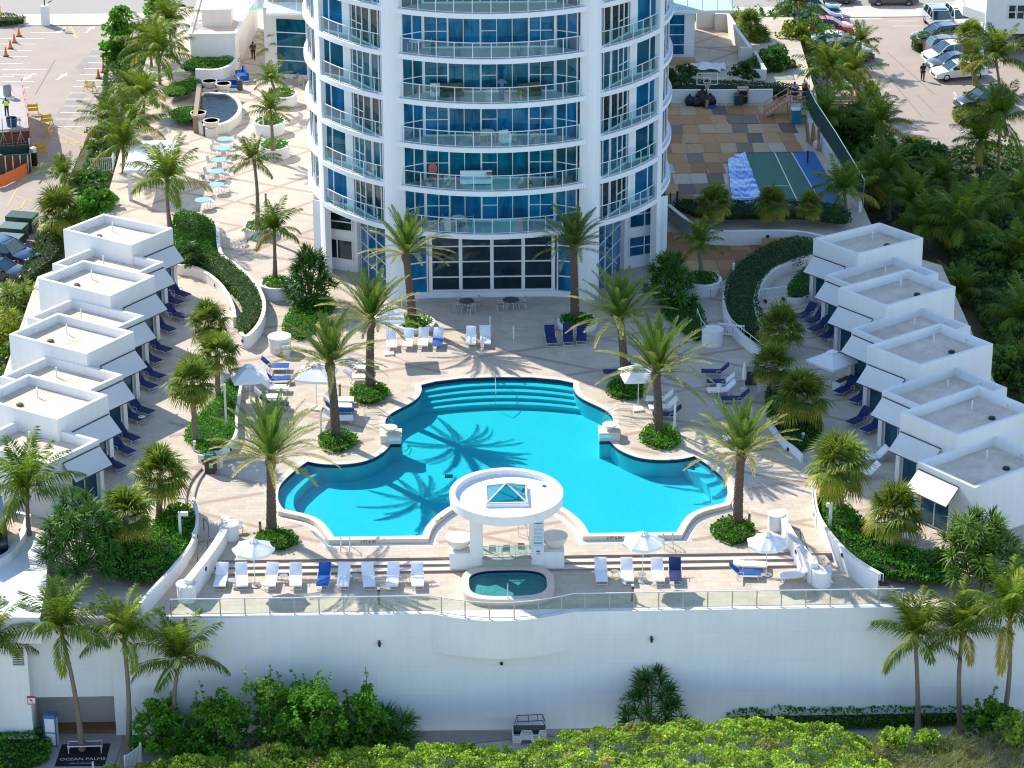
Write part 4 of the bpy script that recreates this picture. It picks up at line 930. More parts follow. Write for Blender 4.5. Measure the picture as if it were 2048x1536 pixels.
def crown_fan(seed):
    rng=np.random.default_rng(seed); lb=LB(); n=38
    for i in range(n):
        u=i/(n-1); el=R(85-125*u+rng.uniform(-10,10)); az=i*2.39996+rng.uniform(-.3,.3); g=rng.uniform(.75,1.2)
        d=np.array([math.cos(az)*math.cos(el),math.sin(az)*math.cos(el),math.sin(el)]); sd=np.array([-math.sin(az),math.cos(az),0]); up=np.cross(d,sd); up=up if up[2]>=0 else -up
        pl=rng.uniform(.55,.95)*(.8+.3*u); hub=d*pl; w=.02
        lb.add(np.array([[[*(sd*w)],[*(hub+sd*w)],[*(hub-sd*w)],[*(-sd*w)]]]),(1.3*g,1.2*g,.8*g))
        k=24; a=np.linspace(-1.9,1.9,k)+rng.normal(0,.04,k)
        dd=nrm(d*np.cos(a)[:,None]+sd*np.sin(a)[:,None]-np.array([0,0,1])*(.08+.22*np.abs(np.sin(a))[:,None]+.15*u)+up*.12)
        ln=rng.uniform(.72,.95)*(.75+.25*np.cos(a*.7))*rng.uniform(.9,1.1,k); sv=nrm(np.cross(dd,up))
        old=u>.78
        tA=np.array((1.9,1.35,1.1) if old else (1,1,1))*g
        tint=np.tile(tA,(k,1))*rng.uniform(.8,1.25,(k,1))
        lb.add(diamonds(np.tile(hub,(k,1)),dd,sv,ln*.72,np.full(k,.055),.0,.6),tint)
        tipb=hub+dd*(ln*.55)[:,None]; d3=nrm(dd-np.array([0,0,1])*(.35+.3*u)); lb.add(diamonds(tipb,d3,sv,ln*.55,np.full(k,.035),.1,.25),tint*np.array([1.35,1.15,1.0]))
    return lb
def rosette(lb,c,axis,n,ln,wd,rng,g):
    axis=nrm(np.asarray(axis,float)); t1=nrm(np.cross(axis,[.3,.9,.2])); t2=np.cross(axis,t1)
    az=np.arange(n)*2.39996+rng.uniform(0,6); el=np.linspace(1.35,-.15,n)+rng.normal(0,.12,n)
    d=axis*np.sin(el)[:,None]+(t1*np.cos(az)[:,None]+t2*np.sin(az)[:,None])*np.cos(el)[:,None]; d=nrm(d)
    sv=nrm(np.cross(d,axis+rng.normal(0,.1,(n,3)))); L_=ln*rng.uniform(.75,1.1,n); P=np.tile(c,(n,1))
    m=P+d*(L_*.6)[:,None]
    q1=np.stack([P-sv*wd*.5,m-sv*wd,m+sv*wd,P+sv*wd*.5],1); d2=nrm(d-np.array([0,0,1])*.5)
    tt=m+d2*(L_*.5)[:,None]; q2=np.stack([m-sv*wd,tt-sv*.004,tt+sv*.004,m+sv*wd],1)
    ti=g*rng.uniform(.7,1.3,(n,1))*np.array([[1,1,1]]); lb.add(q1,ti); lb.add(q2,ti*np.array([1.3,1.15,1.1]))
def strap_bush(seed,rx,h,n,ln=.75,cone=.75):
    rng=np.random.default_rng(seed); lb=LB(); st=MB()
    for i in range(n):
        u=(i+.5)/n; z=h*(.14+.86*u); rr=rx*(1-cone*u**1.25); a=i*2.39996+rng.uniform(-.4,.4); r=rr*rng.uniform(.45,1.0)
        c=np.array([r*math.cos(a),r*math.sin(a),z*rng.uniform(.9,1.0)])
        ax=np.array([c[0]*.7/rx,c[1]*.7/rx,.75]); rosette(lb,c,ax,28,ln,.05,rng,rng.uniform(.7,1.35))
        if i%3==0: st.tube([(0,0,0),(c[0]*.4,c[1]*.4,c[2]*.45),tuple(c)],[.07,.05,.03],5,False)
    return lb,st
def in_poly(P,poly):
    x,y=P[:,0],P[:,1]; ins=np.zeros(len(P),bool); n=len(poly)
    for i in range(n):
        x1,y1=poly[i];x2,y2=poly[(i+1)%n]
        c=((y1>y)!=(y2>y)); ins^=c&(x<(x2-x1)*(y-y1)/((y2-y1) if abs(y2-y1)>1e-9 else 1e-9)+x1)
    return ins
def edge_dist(P,poly):
    d=np.full(len(P),1e9); n=len(poly)
    for i in range(n):
        a=np.array(poly[i]);b=np.array(poly[(i+1)%n]); ab=b-a; t=np.clip(((P[:,:2]-a)@ab)/max(ab@ab,1e-9),0,1); d=np.minimum(d,np.linalg.norm(P[:,:2]-(a+t[:,None]*ab),axis=1))
    return d
def vnoise(x,y,s,seed=0):
    rng=np.random.default_rng(seed); ph=rng.uniform(0,6.28,(7,3)); out=np.zeros_like(x)
    for k in range(7):
        a=ph[k,0]; f=s*(1+.55*k); out+=np.sin((x*math.cos(a)+y*math.sin(a))*f+ph[k,1]+1.3*np.sin((x*math.sin(a)-y*math.cos(a))*f*.7+ph[k,2]))/(1+.45*k)
    return out/2.6
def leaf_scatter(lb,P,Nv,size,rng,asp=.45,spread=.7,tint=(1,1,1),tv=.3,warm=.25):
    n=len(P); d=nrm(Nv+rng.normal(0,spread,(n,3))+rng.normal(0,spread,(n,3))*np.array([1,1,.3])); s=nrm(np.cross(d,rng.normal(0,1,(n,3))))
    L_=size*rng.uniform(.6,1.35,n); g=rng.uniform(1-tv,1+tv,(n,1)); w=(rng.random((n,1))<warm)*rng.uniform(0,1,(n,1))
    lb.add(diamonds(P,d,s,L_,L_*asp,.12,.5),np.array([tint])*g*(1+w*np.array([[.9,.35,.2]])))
def bed(name,label,cat,poly,z0,h,m,dens=55,size=.15,seed=1,tint=(1,1,1),rough=.22,base=True,kind=None,fs=1.2,asp=.45,slope=None,warm=.25,edge=.5):
    rng=np.random.default_rng(seed); poly=[tuple(p[:2]) for p in poly]
    xs_=[p[0] for p in poly];ys_=[p[1] for p in poly]; A=(max(xs_)-min(xs_))*(max(ys_)-min(ys_)); n=int(A*dens)
    P=np.stack([rng.uniform(min(xs_),max(xs_),n),rng.uniform(min(ys_),max(ys_),n)],1); P=P[in_poly(P,poly)]
    ed=edge_dist(P,poly); dome=np.clip(ed/edge,0,1)**.5
    hn=vnoise(P[:,0],P[:,1],fs,seed)
    zz=z0+h*(.35+.65*dome)*(1+rough*hn)-rng.uniform(0,.12,len(P))*h
    if slope is not None: zz=zz+np.array([slope(x,y) for x,y in P])
    eps=.15; gx=(vnoise(P[:,0]+eps,P[:,1],fs,seed)-hn)/eps*h*rough; gy=(vnoise(P[:,0],P[:,1]+eps,fs,seed)-hn)/eps*h*rough
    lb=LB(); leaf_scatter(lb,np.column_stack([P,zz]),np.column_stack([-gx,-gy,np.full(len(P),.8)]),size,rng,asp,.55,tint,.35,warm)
    # sides
    for i in range(len(poly)):
        a=np.array(poly[i]);b=np.array(poly[(i+1)%len(poly)]); l=np.linalg.norm(b-a); k=int(l*h*dens*.8)
        if k<1: continue
        t=rng.random((k,1)); p=a+(b-a)*t; nv=np.array([b[1]-a[1],-(b[0]-a[0])])/max(l,1e-6); 
        zc=z0+h*rng.uniform(.05,.75,k)
        if slope is not None: zc=zc+np.array([slope(x,y) for x,y in p])
        c=np.mean(np.array(poly),axis=0); 
        leaf_scatter(lb,np.column_stack([p+rng.normal(0,.05,(k,2)),zc]),np.column_stack([np.tile(nv if nv@((a+b)/2-c)>0 else -nv,(k,1)),np.full(k,.5)]),size,rng,asp,.5,tint,.35,warm)
    if kind: 
        o=lb.build(name,m); tag(o,label,cat,None,kind); return o
    c=(sum(xs_)/len(xs_),sum(ys_)/len(ys_),z0); t=thing(name,label,cat,c); o=lb.build('foliage',m,t); o.location=(-c[0],-c[1],-c[2])
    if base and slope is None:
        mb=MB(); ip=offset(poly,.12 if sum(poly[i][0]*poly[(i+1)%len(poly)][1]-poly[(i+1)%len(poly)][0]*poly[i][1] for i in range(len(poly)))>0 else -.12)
        mb.prism(ip,z0-.02,z0+h*.5); u=mb.build('undergrowth',MT['leafgap'],t); u.location=(-c[0],-c[1],-c[2])  # dark filler below the leaves, shade in the gaps put into its colour
    return t
MT['leafgap']=mat('leaf_gap_shade',(.02,.035,.012),.95,.4,3)  # near-black green painted as the shade under bed and hedge leaves
# ---- shared crowns
CR={'coconut':[crown_coconut(s).mesh('crown',MT['coco']) for s in (1,2,3,4)],'date':[crown_date(s).mesh('crown',MT['date']) for s in (11,12,13)],'fan':[crown_fan(s).mesh('crown',MT['sabal']) for s in (21,22,23)]}
def trunk_mesh(kind,base,top,r0,r1,rs):
    m=MB(); b=Vector(base);t=Vector(top); d=t-b; K=52 if kind=='date' else 14; n=18 if kind=='date' else 9; vs=[];fs=[]
    bow=Vector((rs.uniform(-1,1),rs.uniform(-.4,.4),0))*d.length*(.012 if kind!='coconut' else .035)
    for i in range(K+1):
        u=i/K; c=b+d*u+bow*math.sin(math.pi*u)-b
        if kind=='coconut': r=r1+(r0-r1)*(1-u)**3+.012*(i%2)
        elif kind=='date': r=r1+(r0-r1)*(1-u)**2; r*= 1+.12*(u>.88)*(u-.88)/.12*2
        else: r=r1+(r0-r1)*(1-u)**4+.03*(i%2)
        for j in range(n):
            a=2*math.pi*j/n; rr=r
            if kind=='date': rr=r*(1+.13*(((i//2)+j)%2)*(i%2+.35)*(1 if u>.03 else 0))+rs.uniform(-.012,.012)
            vs.append((c.x+rr*math.cos(a),c.y+rr*math.sin(a),c.z))
    for i in range(K):
        for j in range(n): fs.append((i*n+j,i*n+(j+1)%n,(i+1)*n+(j+1)%n,(i+1)*n+j))
    fs.append(tuple(K*n+j for j in range(n))); m.add(vs,fs); return m
PALMN={'date':'date_palm','coconut':'coconut_palm','fan':'fan_palm'}
rsp=random.Random(5); pcount=[0]
def palm(kind,bp,tp,z0,cs,label,group=None,r=None,var=None,base=None):
    b=G(bp[0],bp[1],z0) if base is None else Vector(base)
    if z0<-7.5 and b.y>-8.7: b=onY(bp[0],bp[1],-8.8); b.z=-8.25
    t=onY(tp[0],tp[1],b.y+ (0.0))
    root=thing(PALMN[kind],label,'palm tree',b,0,group); pcount[0]+=1
    r0,r1={'date':(.32,.235),'coconut':(.23,.115),'fan':(.21,.16)}[kind] if r is None else r
    o=trunk_mesh(kind,b,t,r0,r1,rsp).build('trunk',MT['dtrunk'] if kind=='date' else MT['trunk'],root,kind!='date')
    me=CR[kind][(pcount[0] if var is None else var)%len(CR[kind])]
    c=bpy.data.objects.new('crown',me); COL.objects.link(c); c.parent=root; c.location=(t-b)-Vector((0,0,.08)); c.rotation_euler=(rsp.uniform(-.06,.06),rsp.uniform(-.06,.06),rsp.uniform(0,6.28)); cs*={'date':1.14,'coconut':1.16,'fan':1.12}[kind]; c.scale=(cs,cs,cs*rsp.uniform(1.0,1.12))
    if kind=='date':
        m=MB(); m.lathe([(.27,-.55),(.36,-.25),(.30,.05),(.12,.3)],(0,0,0),14); h=m.build('crown_shaft',MT['dtrunk'],root); h.location=(t-b)
    return root
# ---- date palms on the deck
palm('date',(825,640),(812,508),.45,.86,'tall date palm in the raised round planter left of the lobby windows','date palms round the pool')
palm('date',(1150,634),(1147,495),.45,.80,'tall date palm in the raised round planter right of the lobby windows','date palms round the pool')
palm('date',(740,783),(742,640),0,.95,'date palm rising from a round bed behind the left pool waist, beside white loungers','date palms round the pool')
palm('date',(672,882),(660,728),0,.98,'grey green date palm in the round bed left of the left waterfall plinth','date palms round the pool')
palm('date',(1250,778),(1240,640),0,.95,'sunlit yellow green date palm half hidden behind the square right hand umbrella','date palms round the pool')
palm('date',(1317,874),(1312,745),0,1.0,'bright yellow green sunlit date palm in the round bed right of the pool waist','date palms round the pool')
palm('date',(543,1068),(541,918),0,1.0,'date palm in front left pool corner with thick ringed trunk and drooping dry frond','date palms round the pool')
palm('date',(1475,1058),(1482,908),0,.93,'date palm at front right pool corner in a round green bed','date palms round the pool')
# ---- coconut palms
PL='coconut palms on the left plaza'
palm('coconut',(514,455),(508,322),.8,.60,'slender coconut palm on the plaza, just behind the dark green windswept one',PL)
palm('coconut',(550,560),(548,462),1.0,.66,'windswept coconut palm in the white round planter by the tower corner',PL)
palm('coconut',(546,300),(541,222),1.0,.55,'coconut palm in the third round white planter from the tower front',PL)
palm('coconut',(556,200),(542,160),1.0,.52,'coconut palm in the far round planter near the fountain',PL)
palm('coconut',(548,150),(544,95),.0,.50,'coconut palm in front of the rear wing window',PL)
PB='coconut palms between the left car park and plaza'
palm('coconut',(340,452),(334,362),.3,.98,'large coconut palm beside the white pergola, long drooping fronds',PB)
palm('coconut',(243,380),(246,292),-1.5,.80,'dense coconut palm behind the white pergola at the car park edge',PB)
palm('coconut',(285,260),(290,195),-1.5,.85,'dark coconut palm leaning over the car park beside the fountain wall',PB)
palm('coconut',(322,190),(318,110),-1.0,.95,'tall coconut palm left of the pump house front corner',PB)
palm('coconut',(345,130),(338,48),-1.0,.85,'coconut palm left of the pump house roof box',PB)
palm('coconut',(275,225),(262,185),-2.0,.66,'low dark coconut palm between car park and fountain',PB)
palm('coconut',(128,405),(126,352),-3.0,.62,'small dark coconut palm beside the green dumpsters',PB)
FP='coconut palms in front of the sea wall'
palm('coconut',(163,1476),(122,1262),-8.2,.92,'leaning coconut palm in front of the shower niche, foremost on the left',FP)
palm('coconut',(256,1480),(247,1275),-8.2,.78,'upright coconut palm at the right edge of the shower niche',FP)
palm('coconut',(348,1500),(357,1322),-8.2,.86,'coconut palm with drooping lower fronds in the sea grape thicket',FP)
palm('coconut',(-12,1500),(-22,1285),-8.2,.85,'coconut palm cut off by the left picture edge in front of the annex',FP)
palm('coconut',(1838,1432),(1830,1275),-8.0,.88,'coconut palm with a pale lower frond, leftmost of three before the right sea wall',FP)
palm('coconut',(1926,1424),(1925,1262),-8.0,.80,'coconut palm with straight trunk, middle of three before the right sea wall',FP)
palm('coconut',(2008,1400),(2020,1235),-8.0,.98,'coconut palm with broad crown, rightmost of three before the sea wall',FP)
palm('coconut',(60,1085),(55,985),0,1.02,'large coconut palm in front of the nearest left cabana',None)
RJ='coconut palms in the right hand garden'
palm('coconut',(1404,548),(1400,485),1.0,.56,'small coconut palm in the round planter beside the boarded passage',RJ)
palm('coconut',(1655,215),(1655,140),-1.5,.85,'dark coconut palm behind the wooden court stairs',RJ)
palm('coconut',(1765,330),(1762,245),-3,.80,'dark coconut palm at the near edge of the right car park',RJ)
palm('coconut',(1692,462),(1688,382),-1.5,.85,'shaded coconut palm behind the furthest right cabana',RJ)
palm('coconut',(1778,440),(1775,350),-3,.92,'yellowing sunlit coconut palm beside the white gate railing',RJ)
palm('coconut',(1928,540),(1922,455),-4,1.0,'big shaded coconut palm right of the furthest right cabana',RJ)
palm('coconut',(2012,270),(1992,120),-3,.95,'tall coconut palm in front of the white car and house on the right',RJ)
palm('coconut',(1988,392),(1998,236),-3.3,1.0,'tallest slender coconut palm near the dark off road car',RJ)
palm('coconut',(1962,380),(1960,285),-3.3,.80,'coconut palm left of the tallest slender one near the car park',RJ)
palm('coconut',(2050,720),(2046,640),-5,.95,'shaded coconut palm at the right picture edge beside the tall cabanas',RJ)
palm('coconut',(1885,420),(1880,365),-3,.75,'shaded coconut palm between car park gate and cabanas',RJ)
palm('coconut',(1610,85),(1592,8),-2,.85,'coconut palm at the top edge beside the left row of parked cars',RJ)
palm('coconut',(1725,140),(1720,85),-3,.62,'coconut palm leaning over the parked pale cars',RJ)
palm('coconut',(1830,470),(1826,400),-3,.8,'dark drooping coconut palm behind the yellowing one',RJ)
palm('coconut',(2030,470),(2034,400),-4,.8,'dark coconut palm below the silver leaved shrub',RJ)
palm('coconut',(1740,250),(1742,205),-3,.66,'low coconut palm at the corner of the timber platform',RJ)
for bp_,tp_,z_,cs_,lab_ in [((1745,420),(1738,365),-3,.8,'shaded coconut palm between the yellowing palm and the court corner'),((1862,520),(1858,450),-4,.85,'shaded coconut palm left of the big one beside the furthest right cabana'),((1968,500),(1964,420),-4,.85,'shaded coconut palm below the tall slender one'),((1925,650),(1918,590),-5,.75,'small bright coconut palm behind the second right cabana'),((2045,600),(2040,520),-5,.95,'shaded coconut palm at the right edge above the leafy tree'),((2030,830),(2024,760),-6,.85,'shaded coconut palm right of the third tall right cabana'),((1660,290),(1652,235),-2,.8,'dark coconut palm behind the green windscreen'),((1712,215),(1706,150),-3,.85,'dark coconut palm at the lane edge behind the timber landing')]: palm('coconut',bp_,tp_,z_,cs_,lab_,RJ)
for bp_,tp_,z_,cs_,lab_ in [((268,320),(262,250),-2,.9,'dense coconut palm left of the fountain planting'),((302,165),(300,90),-1.5,.9,'coconut palm beside the broad leaved tree at the top left'),((222,305),(214,240),-2.5,.8,'dark coconut palm overhanging the painted hatching')]: palm('coconut',bp_,tp_,z_,cs_,lab_,PB)
# ---- fan palms
FG='fan palms on the pool deck edges'
palm('fan',(390,888),(384,762),0,1.12,'fan palm on the left lawn bed with slim straight trunk',FG)
palm('fan',(437,800),(435,705),0,1.0,'fan palm next to the square umbrella at the top of the left lawn bed',FG)
palm('fan',(418,735),(415,640),0,.98,'fan palm against the curved left hedge',FG)
palm('fan',(318,1035),(320,945),0,1.2,'fan palm at the head of the lower left planter beside the lamp post',FG)
palm('fan',(258,1108),(250,1025),0,1.12,'fan palm in the lower left planter with brown hanging leaves',FG)
palm('fan',(1604,858),(1603,790),0,1.22,'fan palm with reddish trunk foot in the right middle bed',FG,(.25,.2))
palm('fan',(1562,705),(1562,650),0,1.12,'shaded fan palm by the end of the large right hedge',FG)
palm('fan',(1548,790),(1546,728),0,.95,'shaded fan palm beside the closed umbrella',FG)
palm('fan',(1678,1034),(1678,925),0,1.3,'sunlit fan palm with shaggy trunk in the lower right planter',FG,(.27,.24))
palm('fan',(1782,1108),(1790,1020),0,1.2,'sunlit fan palm with leaning shaggy trunk before the last right cabana',FG,(.27,.22))
palm('fan',(1950,170),(1940,68),-3,.95,'fan palm between the parked cars on the right',None)
palm('fan',(1955,175),(1944,118),-3,.85,'lower fan palm in front of the white sedan',None)
palm('fan',(1503,95),(1500,45),-1,.95,'fan palm behind the rear terrace parapet',None)
palm('fan',(1430,438),(1430,400),.9,.95,'shaded fan palm left of the tarpaulin behind the curved court planter wall',None)
palm('fan',(1546,440),(1544,405),.9,.90,'shaded fan palm in front of the green court',None)
palm('fan',(1622,440),(1620,408),.9,.72,'small shaded fan palm at the near right court corner',None)
palm('fan',(1524,100),(1520,75),-1,.8,'dark fan palm right of the terrace parapet, lower of two',None)
palm('fan',(118,480),(118,420),-3,1.35,'fan palm with a skirt of brown dead leaves beside the dumpsters',None)
# ---- screw pines and strap leaved shrubs
MT['pand']=leafmat('pandanus_leaf',(.10,.20,.025),.35)
def screw(px,py,z0,rx,h,n,label,seed,cat='shrub',ln=.75,cone=.75,name='screw_pine',mt=None):
    b=G(px,py,z0); t=thing(name,label,cat,b); lb,st=strap_bush(seed,rx,h,n,ln,cone); lb.build('foliage',mt or MT['strap'],t); st.build('stems',MT['bark'],t); return t
screw(622,612,0,2.1,4.3,58,'tall dark cone shaped screw pine beside the tower corner on the left',31,ln=.8)
screw(1338,612,0,2.2,4.0,58,'dark cone shaped screw pine in tower shade on the right',32,ln=.8)
screw(165,1140,0,2.9,4.4,80,'huge dark screw pine thicket in front of the nearest left cabanas',33,ln=.85,cone=.55)
screw(1955,1150,0,2.9,3.7,75,'large sunlit screw pine at the front corner of the last right cabana',34,ln=.95,cone=.55,mt=MT['pand'])
screw(1300,1462,-8.1,2.6,4.0,34,'open branched screw pine against the sea wall right of the stacked chairs',35,ln=.85,cone=.8)
screw(775,1485,-8.1,1.7,1.6,16,'spiky dark green yucca at the right end of the sea grape thicket',36,ln=1.2,cone=.6,name='yucca')
screw(700,1495,-8.1,1.2,1.3,10,'smaller spiky yucca half hidden in the sea grape thicket',37,ln=1.1,cone=.6,name='yucca')
screw(38,640,-2.6,2.0,2.6,40,'pale green strap leaved shrub left of the second tall left cabana',38,ln=.9,cone=.4,name='strap_leaf_shrub',mt=MT['sabal'])
screw(10,700,-2.6,1.9,2.6,36,'yellowish strap leaved shrub at the left picture edge beside the cabanas',39,ln=.9,cone=.4,name='strap_leaf_shrub',mt=MT['lime'])
screw(2010,720,-5,2.0,2.4,34,'bright shaded palmetto clump right of the third right cabana',40,ln=1.1,cone=.4,name='palmetto',mt=MT['sabal'])
# ---- bushes made of leafy clumps on a few limbs
def bush_mesh(seed,rx,ry,h,ncl,size,per,asp=.5,low=.15,rc=.42,sprig=False):
    rng=np.random.default_rng(seed); lb=LB(); st=MB()
    for i in range(ncl):
        u=rng.random()**.7; a=rng.uniform(0,6.28); el=rng.uniform(-.1,1.4); q=np.array([rx*math.cos(a)*math.cos(el)*u,ry*math.sin(a)*math.cos(el)*u,h*(low+(.92-low)*math.sin(max(el,0))*(.5+.5*u))])
        rr=rc*rng.uniform(.6,1.3)*min(rx,h)*.55; n=int(per*rng.uniform(.7,1.3)); nv=nrm(rng.normal(0,1,(n,3))); nv[:,2]=np.abs(nv[:,2])*.9-.15
        g=rng.uniform(.65,1.4); leaf_scatter(lb,q+nv*rr*rng.uniform(.55,1.05,(n,1)),nv,size,rng,asp,.5,(g,g,g),.3,.3)
        if i%4==0: st.tube([(0,0,0),tuple(q*np.array([.45,.45,.5])),tuple(q)],[.06*h/2,.04*h/2,.015],5,False)
        if sprig and i%3==0:
            k=14; tt=np.linspace(.3,1,k)[:,None]; dv=nrm(np.array([q[0]*.35/rx+rng.normal(0,.25),q[1]*.35/rx+rng.normal(0,.25),1.0])); tip=q+dv*h*rng.uniform(.18,.34); sp_=q+(tip-q)*tt
            leaf_scatter(lb,sp_,rng.normal(0,1,(k,3))*np.array([1,1,.4])+dv*.5,size*1.05,rng,asp,.3,(g*1.1,g*1.05,g),.25,.4); st.tube([tuple(q),tuple(tip)],[.02,.008],4,False)
    return lb,st
def bush(name,label,cat,px,py,z0,rx,h,m,seed,ncl=40,size=.22,per=60,ry=None,asp=.5,low=.15,base=None):
    b=G(px,py,z0) if base is None else Vector(base); t=thing(name,label,cat,b); lb,st=bush_mesh(seed,rx,ry or rx,h,ncl,size,per,asp,low,.42 if name!='sea_grape_bush' else .34,name=='sea_grape_bush'); lb.build('foliage',m,t); st.build('branches',MT['bark'],t); return t
bush('sea_grape_tree','tall bright green broad leaved tree at the top left beside the car park','tree',245,135,-3,2.1,6.2,MT['grape'],51,90,.28,70,low=.1)
bush('sea_grape_tree','green broad leaved tree behind the coconut palms at the street edge','tree',330,60,-3,2.0,5.0,MT['grape'],52,60,.28,60)
bush('leafy_shrub','bright green rounded leafy shrub behind the furthest left cabana','shrub',200,440,-1.2,1.9,2.7,MT['grape'],53,55,.24,70)
bush('leafy_shrub','dark green feathery shrub in the hedge bed right of the furthest left cabana','shrub',382,535,.3,1.2,2.3,MT['hedge'],54,45,.14,80)
for i,(px,py,rx,h,lab) in enumerate([(330,1500,2.0,3.6,'leftmost sea grape bush, round glossy leaves beside the drooping coconut palm'),(440,1525,2.4,5.0,'sea grape bush in the middle left of the thicket by the sea wall'),(545,1530,2.4,6.1,'tallest sea grape bush in the middle of the thicket with yellowing leaves'),(640,1535,2.4,6.0,'tall sunlit sea grape bush right of the middle of the thicket'),(730,1515,1.9,4.9,'rightmost sea grape bush in the thicket with bare upper twigs'),(400,1530,2.0,2.6,'low bright green sea grape bush at the front of the thicket'),(600,1500,2.6,4.4,'shaded sea grape bush close to the wall behind the tall ones')]):
    bush('sea_grape_bush',lab,'shrub',px,py,-8.2,rx,h,MT['grape'],60+i,int(56*rx/2),.19,84,asp=.42)
bush('sea_grape_bush','upright sparse sea grape bush at the lower right picture corner','shrub',1990,1500,-8.0,1.8,3.6,MT['grape'],70,45,.24,45,asp=.5)
bush('sea_grape_bush','low sea grape bush with reddish leaves beside the dry grass','shrub',1900,1530,-8.0,1.8,1.6,MT['dune'],71,30,.2,40,asp=.55)
for k_,(px_,rx_,h_,lb_) in enumerate([(1790,1.3,1.5,'low green dune bush at the left end of the dry grass'),(1855,1.1,1.2,'small green dune bush in the middle of the dry grass'),(2030,1.6,2.2,'dense green dune bush at the lower right corner')]): bush('dune_bush',lb_,'shrub',px_,1540,-7.0,rx_,h_,MT['dune'],170+k_,30,.16,60,base=(onY(px_,1520,-13.5).x,-13.5,-6.4))
bush('leafy_shrub','brown olive airy shrub behind the second right cabana','shrub',1955,640,-5,1.9,2.8,leafmat('olive_leaf',(.12,.10,.035),.3),72,40,.14,70)
bush('silver_shrub','silver grey leaved shrub in the garden at the upper right','shrub',1988,455,-3.5,2.6,2.2,MT['silver'],73,50,.16,80)
bush('leafy_tree','large dark leafy tree at the right picture edge above the cabanas','tree',2020,560,-4,3.4,4.6,MT['jungle'],74,90,.3,70)
bush('leafy_tree','dark leafy tree right of the third tall right cabana','tree',2030,800,-5,3,4,MT['jungle'],75,80,.3,70)
bush('clipped_bush','dark round clipped bush left of the basketball hoop','shrub',1372,165,.4,1.4,1.7,MT['hedge'],76,36,.13,110)
bush('clipped_bush','dark round clipped bush right of the basketball hoop','shrub',1487,158,.4,1.3,1.6,MT['hedge'],77,36,.13,110)
bush('leafy_shrub','dark palm like shrub beside the tower at the back of the court','shrub',1338,178,.3,1.2,2.0,MT['hedge'],78,26,.16,60)
bush('leafy_shrub','pale dappled shrub behind the parked cars left of the right car park','shrub',1590,110,-2,2.6,3.2,MT['lime'],79,70,.26,60)
bush('leafy_tree','dark leafy tree between the rear terrace and the wooden stairs','tree',1545,165,-1.5,2.6,3.6,MT['jungle'],80,70,.26,70)
bush('leafy_tree','dark leafy tree behind the green windscreen','tree',1700,300,-3,2.6,4.0,MT['jungle'],81,70,.28,70)
bush('leafy_shrub','bright green shrub at the near corner of the right car park','shrub',1825,300,-3,1.2,1.2,MT['lime'],82,26,.15,80)
bush('leafy_tree','dark leafy tree below the gate railing on the right','tree',1850,360,-3.2,3.0,3.2,MT['jungle'],83,80,.28,70)
bush('leafy_tree','dark leafy tree behind the white cabana corner on the right','tree',1890,470,-4,2.6,3.4,MT['jungle'],84,70,.26,70)
bush('leafy_shrub','dark shrub between coconut palms in the left car park border','shrub',215,300,-2.6,2.2,2.4,MT['jungle'],85,50,.22,70)
bush('leafy_shrub','dark shrub left of the pergola','shrub',180,390,-2.8,2.2,2.2,MT['jungle'],86,50,.22,70)
bush('leafy_shrub','dark shrub at the foot of the tall coconut palms by the fountain','shrub',300,215,-2.4,2.2,2.6,MT['jungle'],87,50,.22,70)
# ---- beds, hedges, ground cover
def pb(pts,z=0.,k=3): return [(x,y) for x,y,_ in pxpath(pts,z,k,True)]
for i,(px,py,rx,ry,lab) in enumerate([(739,792,35,18,'round bed of glossy green ground cover at the date palm behind the left pool waist'),(674,888,35,19,'round bed of green ground cover at the date palm beside the left waterfall plinth'),(551,1085,39,19,'irregular green bed at the date palm by the front left pool corner'),(1251,783,34,18,'round shaded green bed behind the square right umbrella'),(1321,878,37,20,'round bed of yellow green ground cover right of the pool waist'),(1467,1067,40,22,'round green bed at the date palm by the front right pool corner')]):
    c=G(px,py); e=abs(G(px+rx,py).x-c.x); f=abs(G(px,py+ry).y-G(px,py-ry).y)/2
    pl=[(c.x+e*math.cos(a)*(1+.08*math.sin(3*a+i)),c.y+f*math.sin(a)*(1+.08*math.sin(2*a+i))) for a in [2*math.pi*j/28 for j in range(28)]]
    m=MB(); ring=offset(pl,.16); m.prism(ring,-.02,.05)
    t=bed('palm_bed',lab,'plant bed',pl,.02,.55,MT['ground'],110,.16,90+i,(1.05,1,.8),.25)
    o=m.build('edging',MT['coping'],t); o.location=-t.location
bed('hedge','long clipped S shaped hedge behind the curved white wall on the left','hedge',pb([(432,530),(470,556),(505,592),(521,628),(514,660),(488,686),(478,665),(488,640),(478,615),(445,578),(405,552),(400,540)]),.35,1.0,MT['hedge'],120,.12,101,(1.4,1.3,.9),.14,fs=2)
bed('ground_cover','dark green mound of ground cover beside the furthest left cabana','plant bed',pb([(352,450),(400,450),(428,470),(434,500),(430,528),(400,545),(365,545),(352,540)]),.35,.8,MT['ground'],100,.15,102,(.8,.85,.9),.2)
bed('ground_cover','bright green lawn like bed below the left fan palms','plant bed',pb([(436,800),(462,765),(478,772),(468,830),(466,878),(445,900),(418,912),(398,902),(372,880),(388,848),(415,822)]),.02,.5,MT['ground'],110,.13,103,(1.05,1.15,.7),.2)
bed('ground_cover','bright green bed in the lower left planter behind the curved ramp wall','plant bed',pb([(325,1035),(372,1022),(388,1050),(376,1090),(345,1130),(300,1165),(235,1155),(195,1130),(245,1085),(300,1080)]),.02,.75,MT['ground'],100,.15,104,(1,1.05,.75),.25)
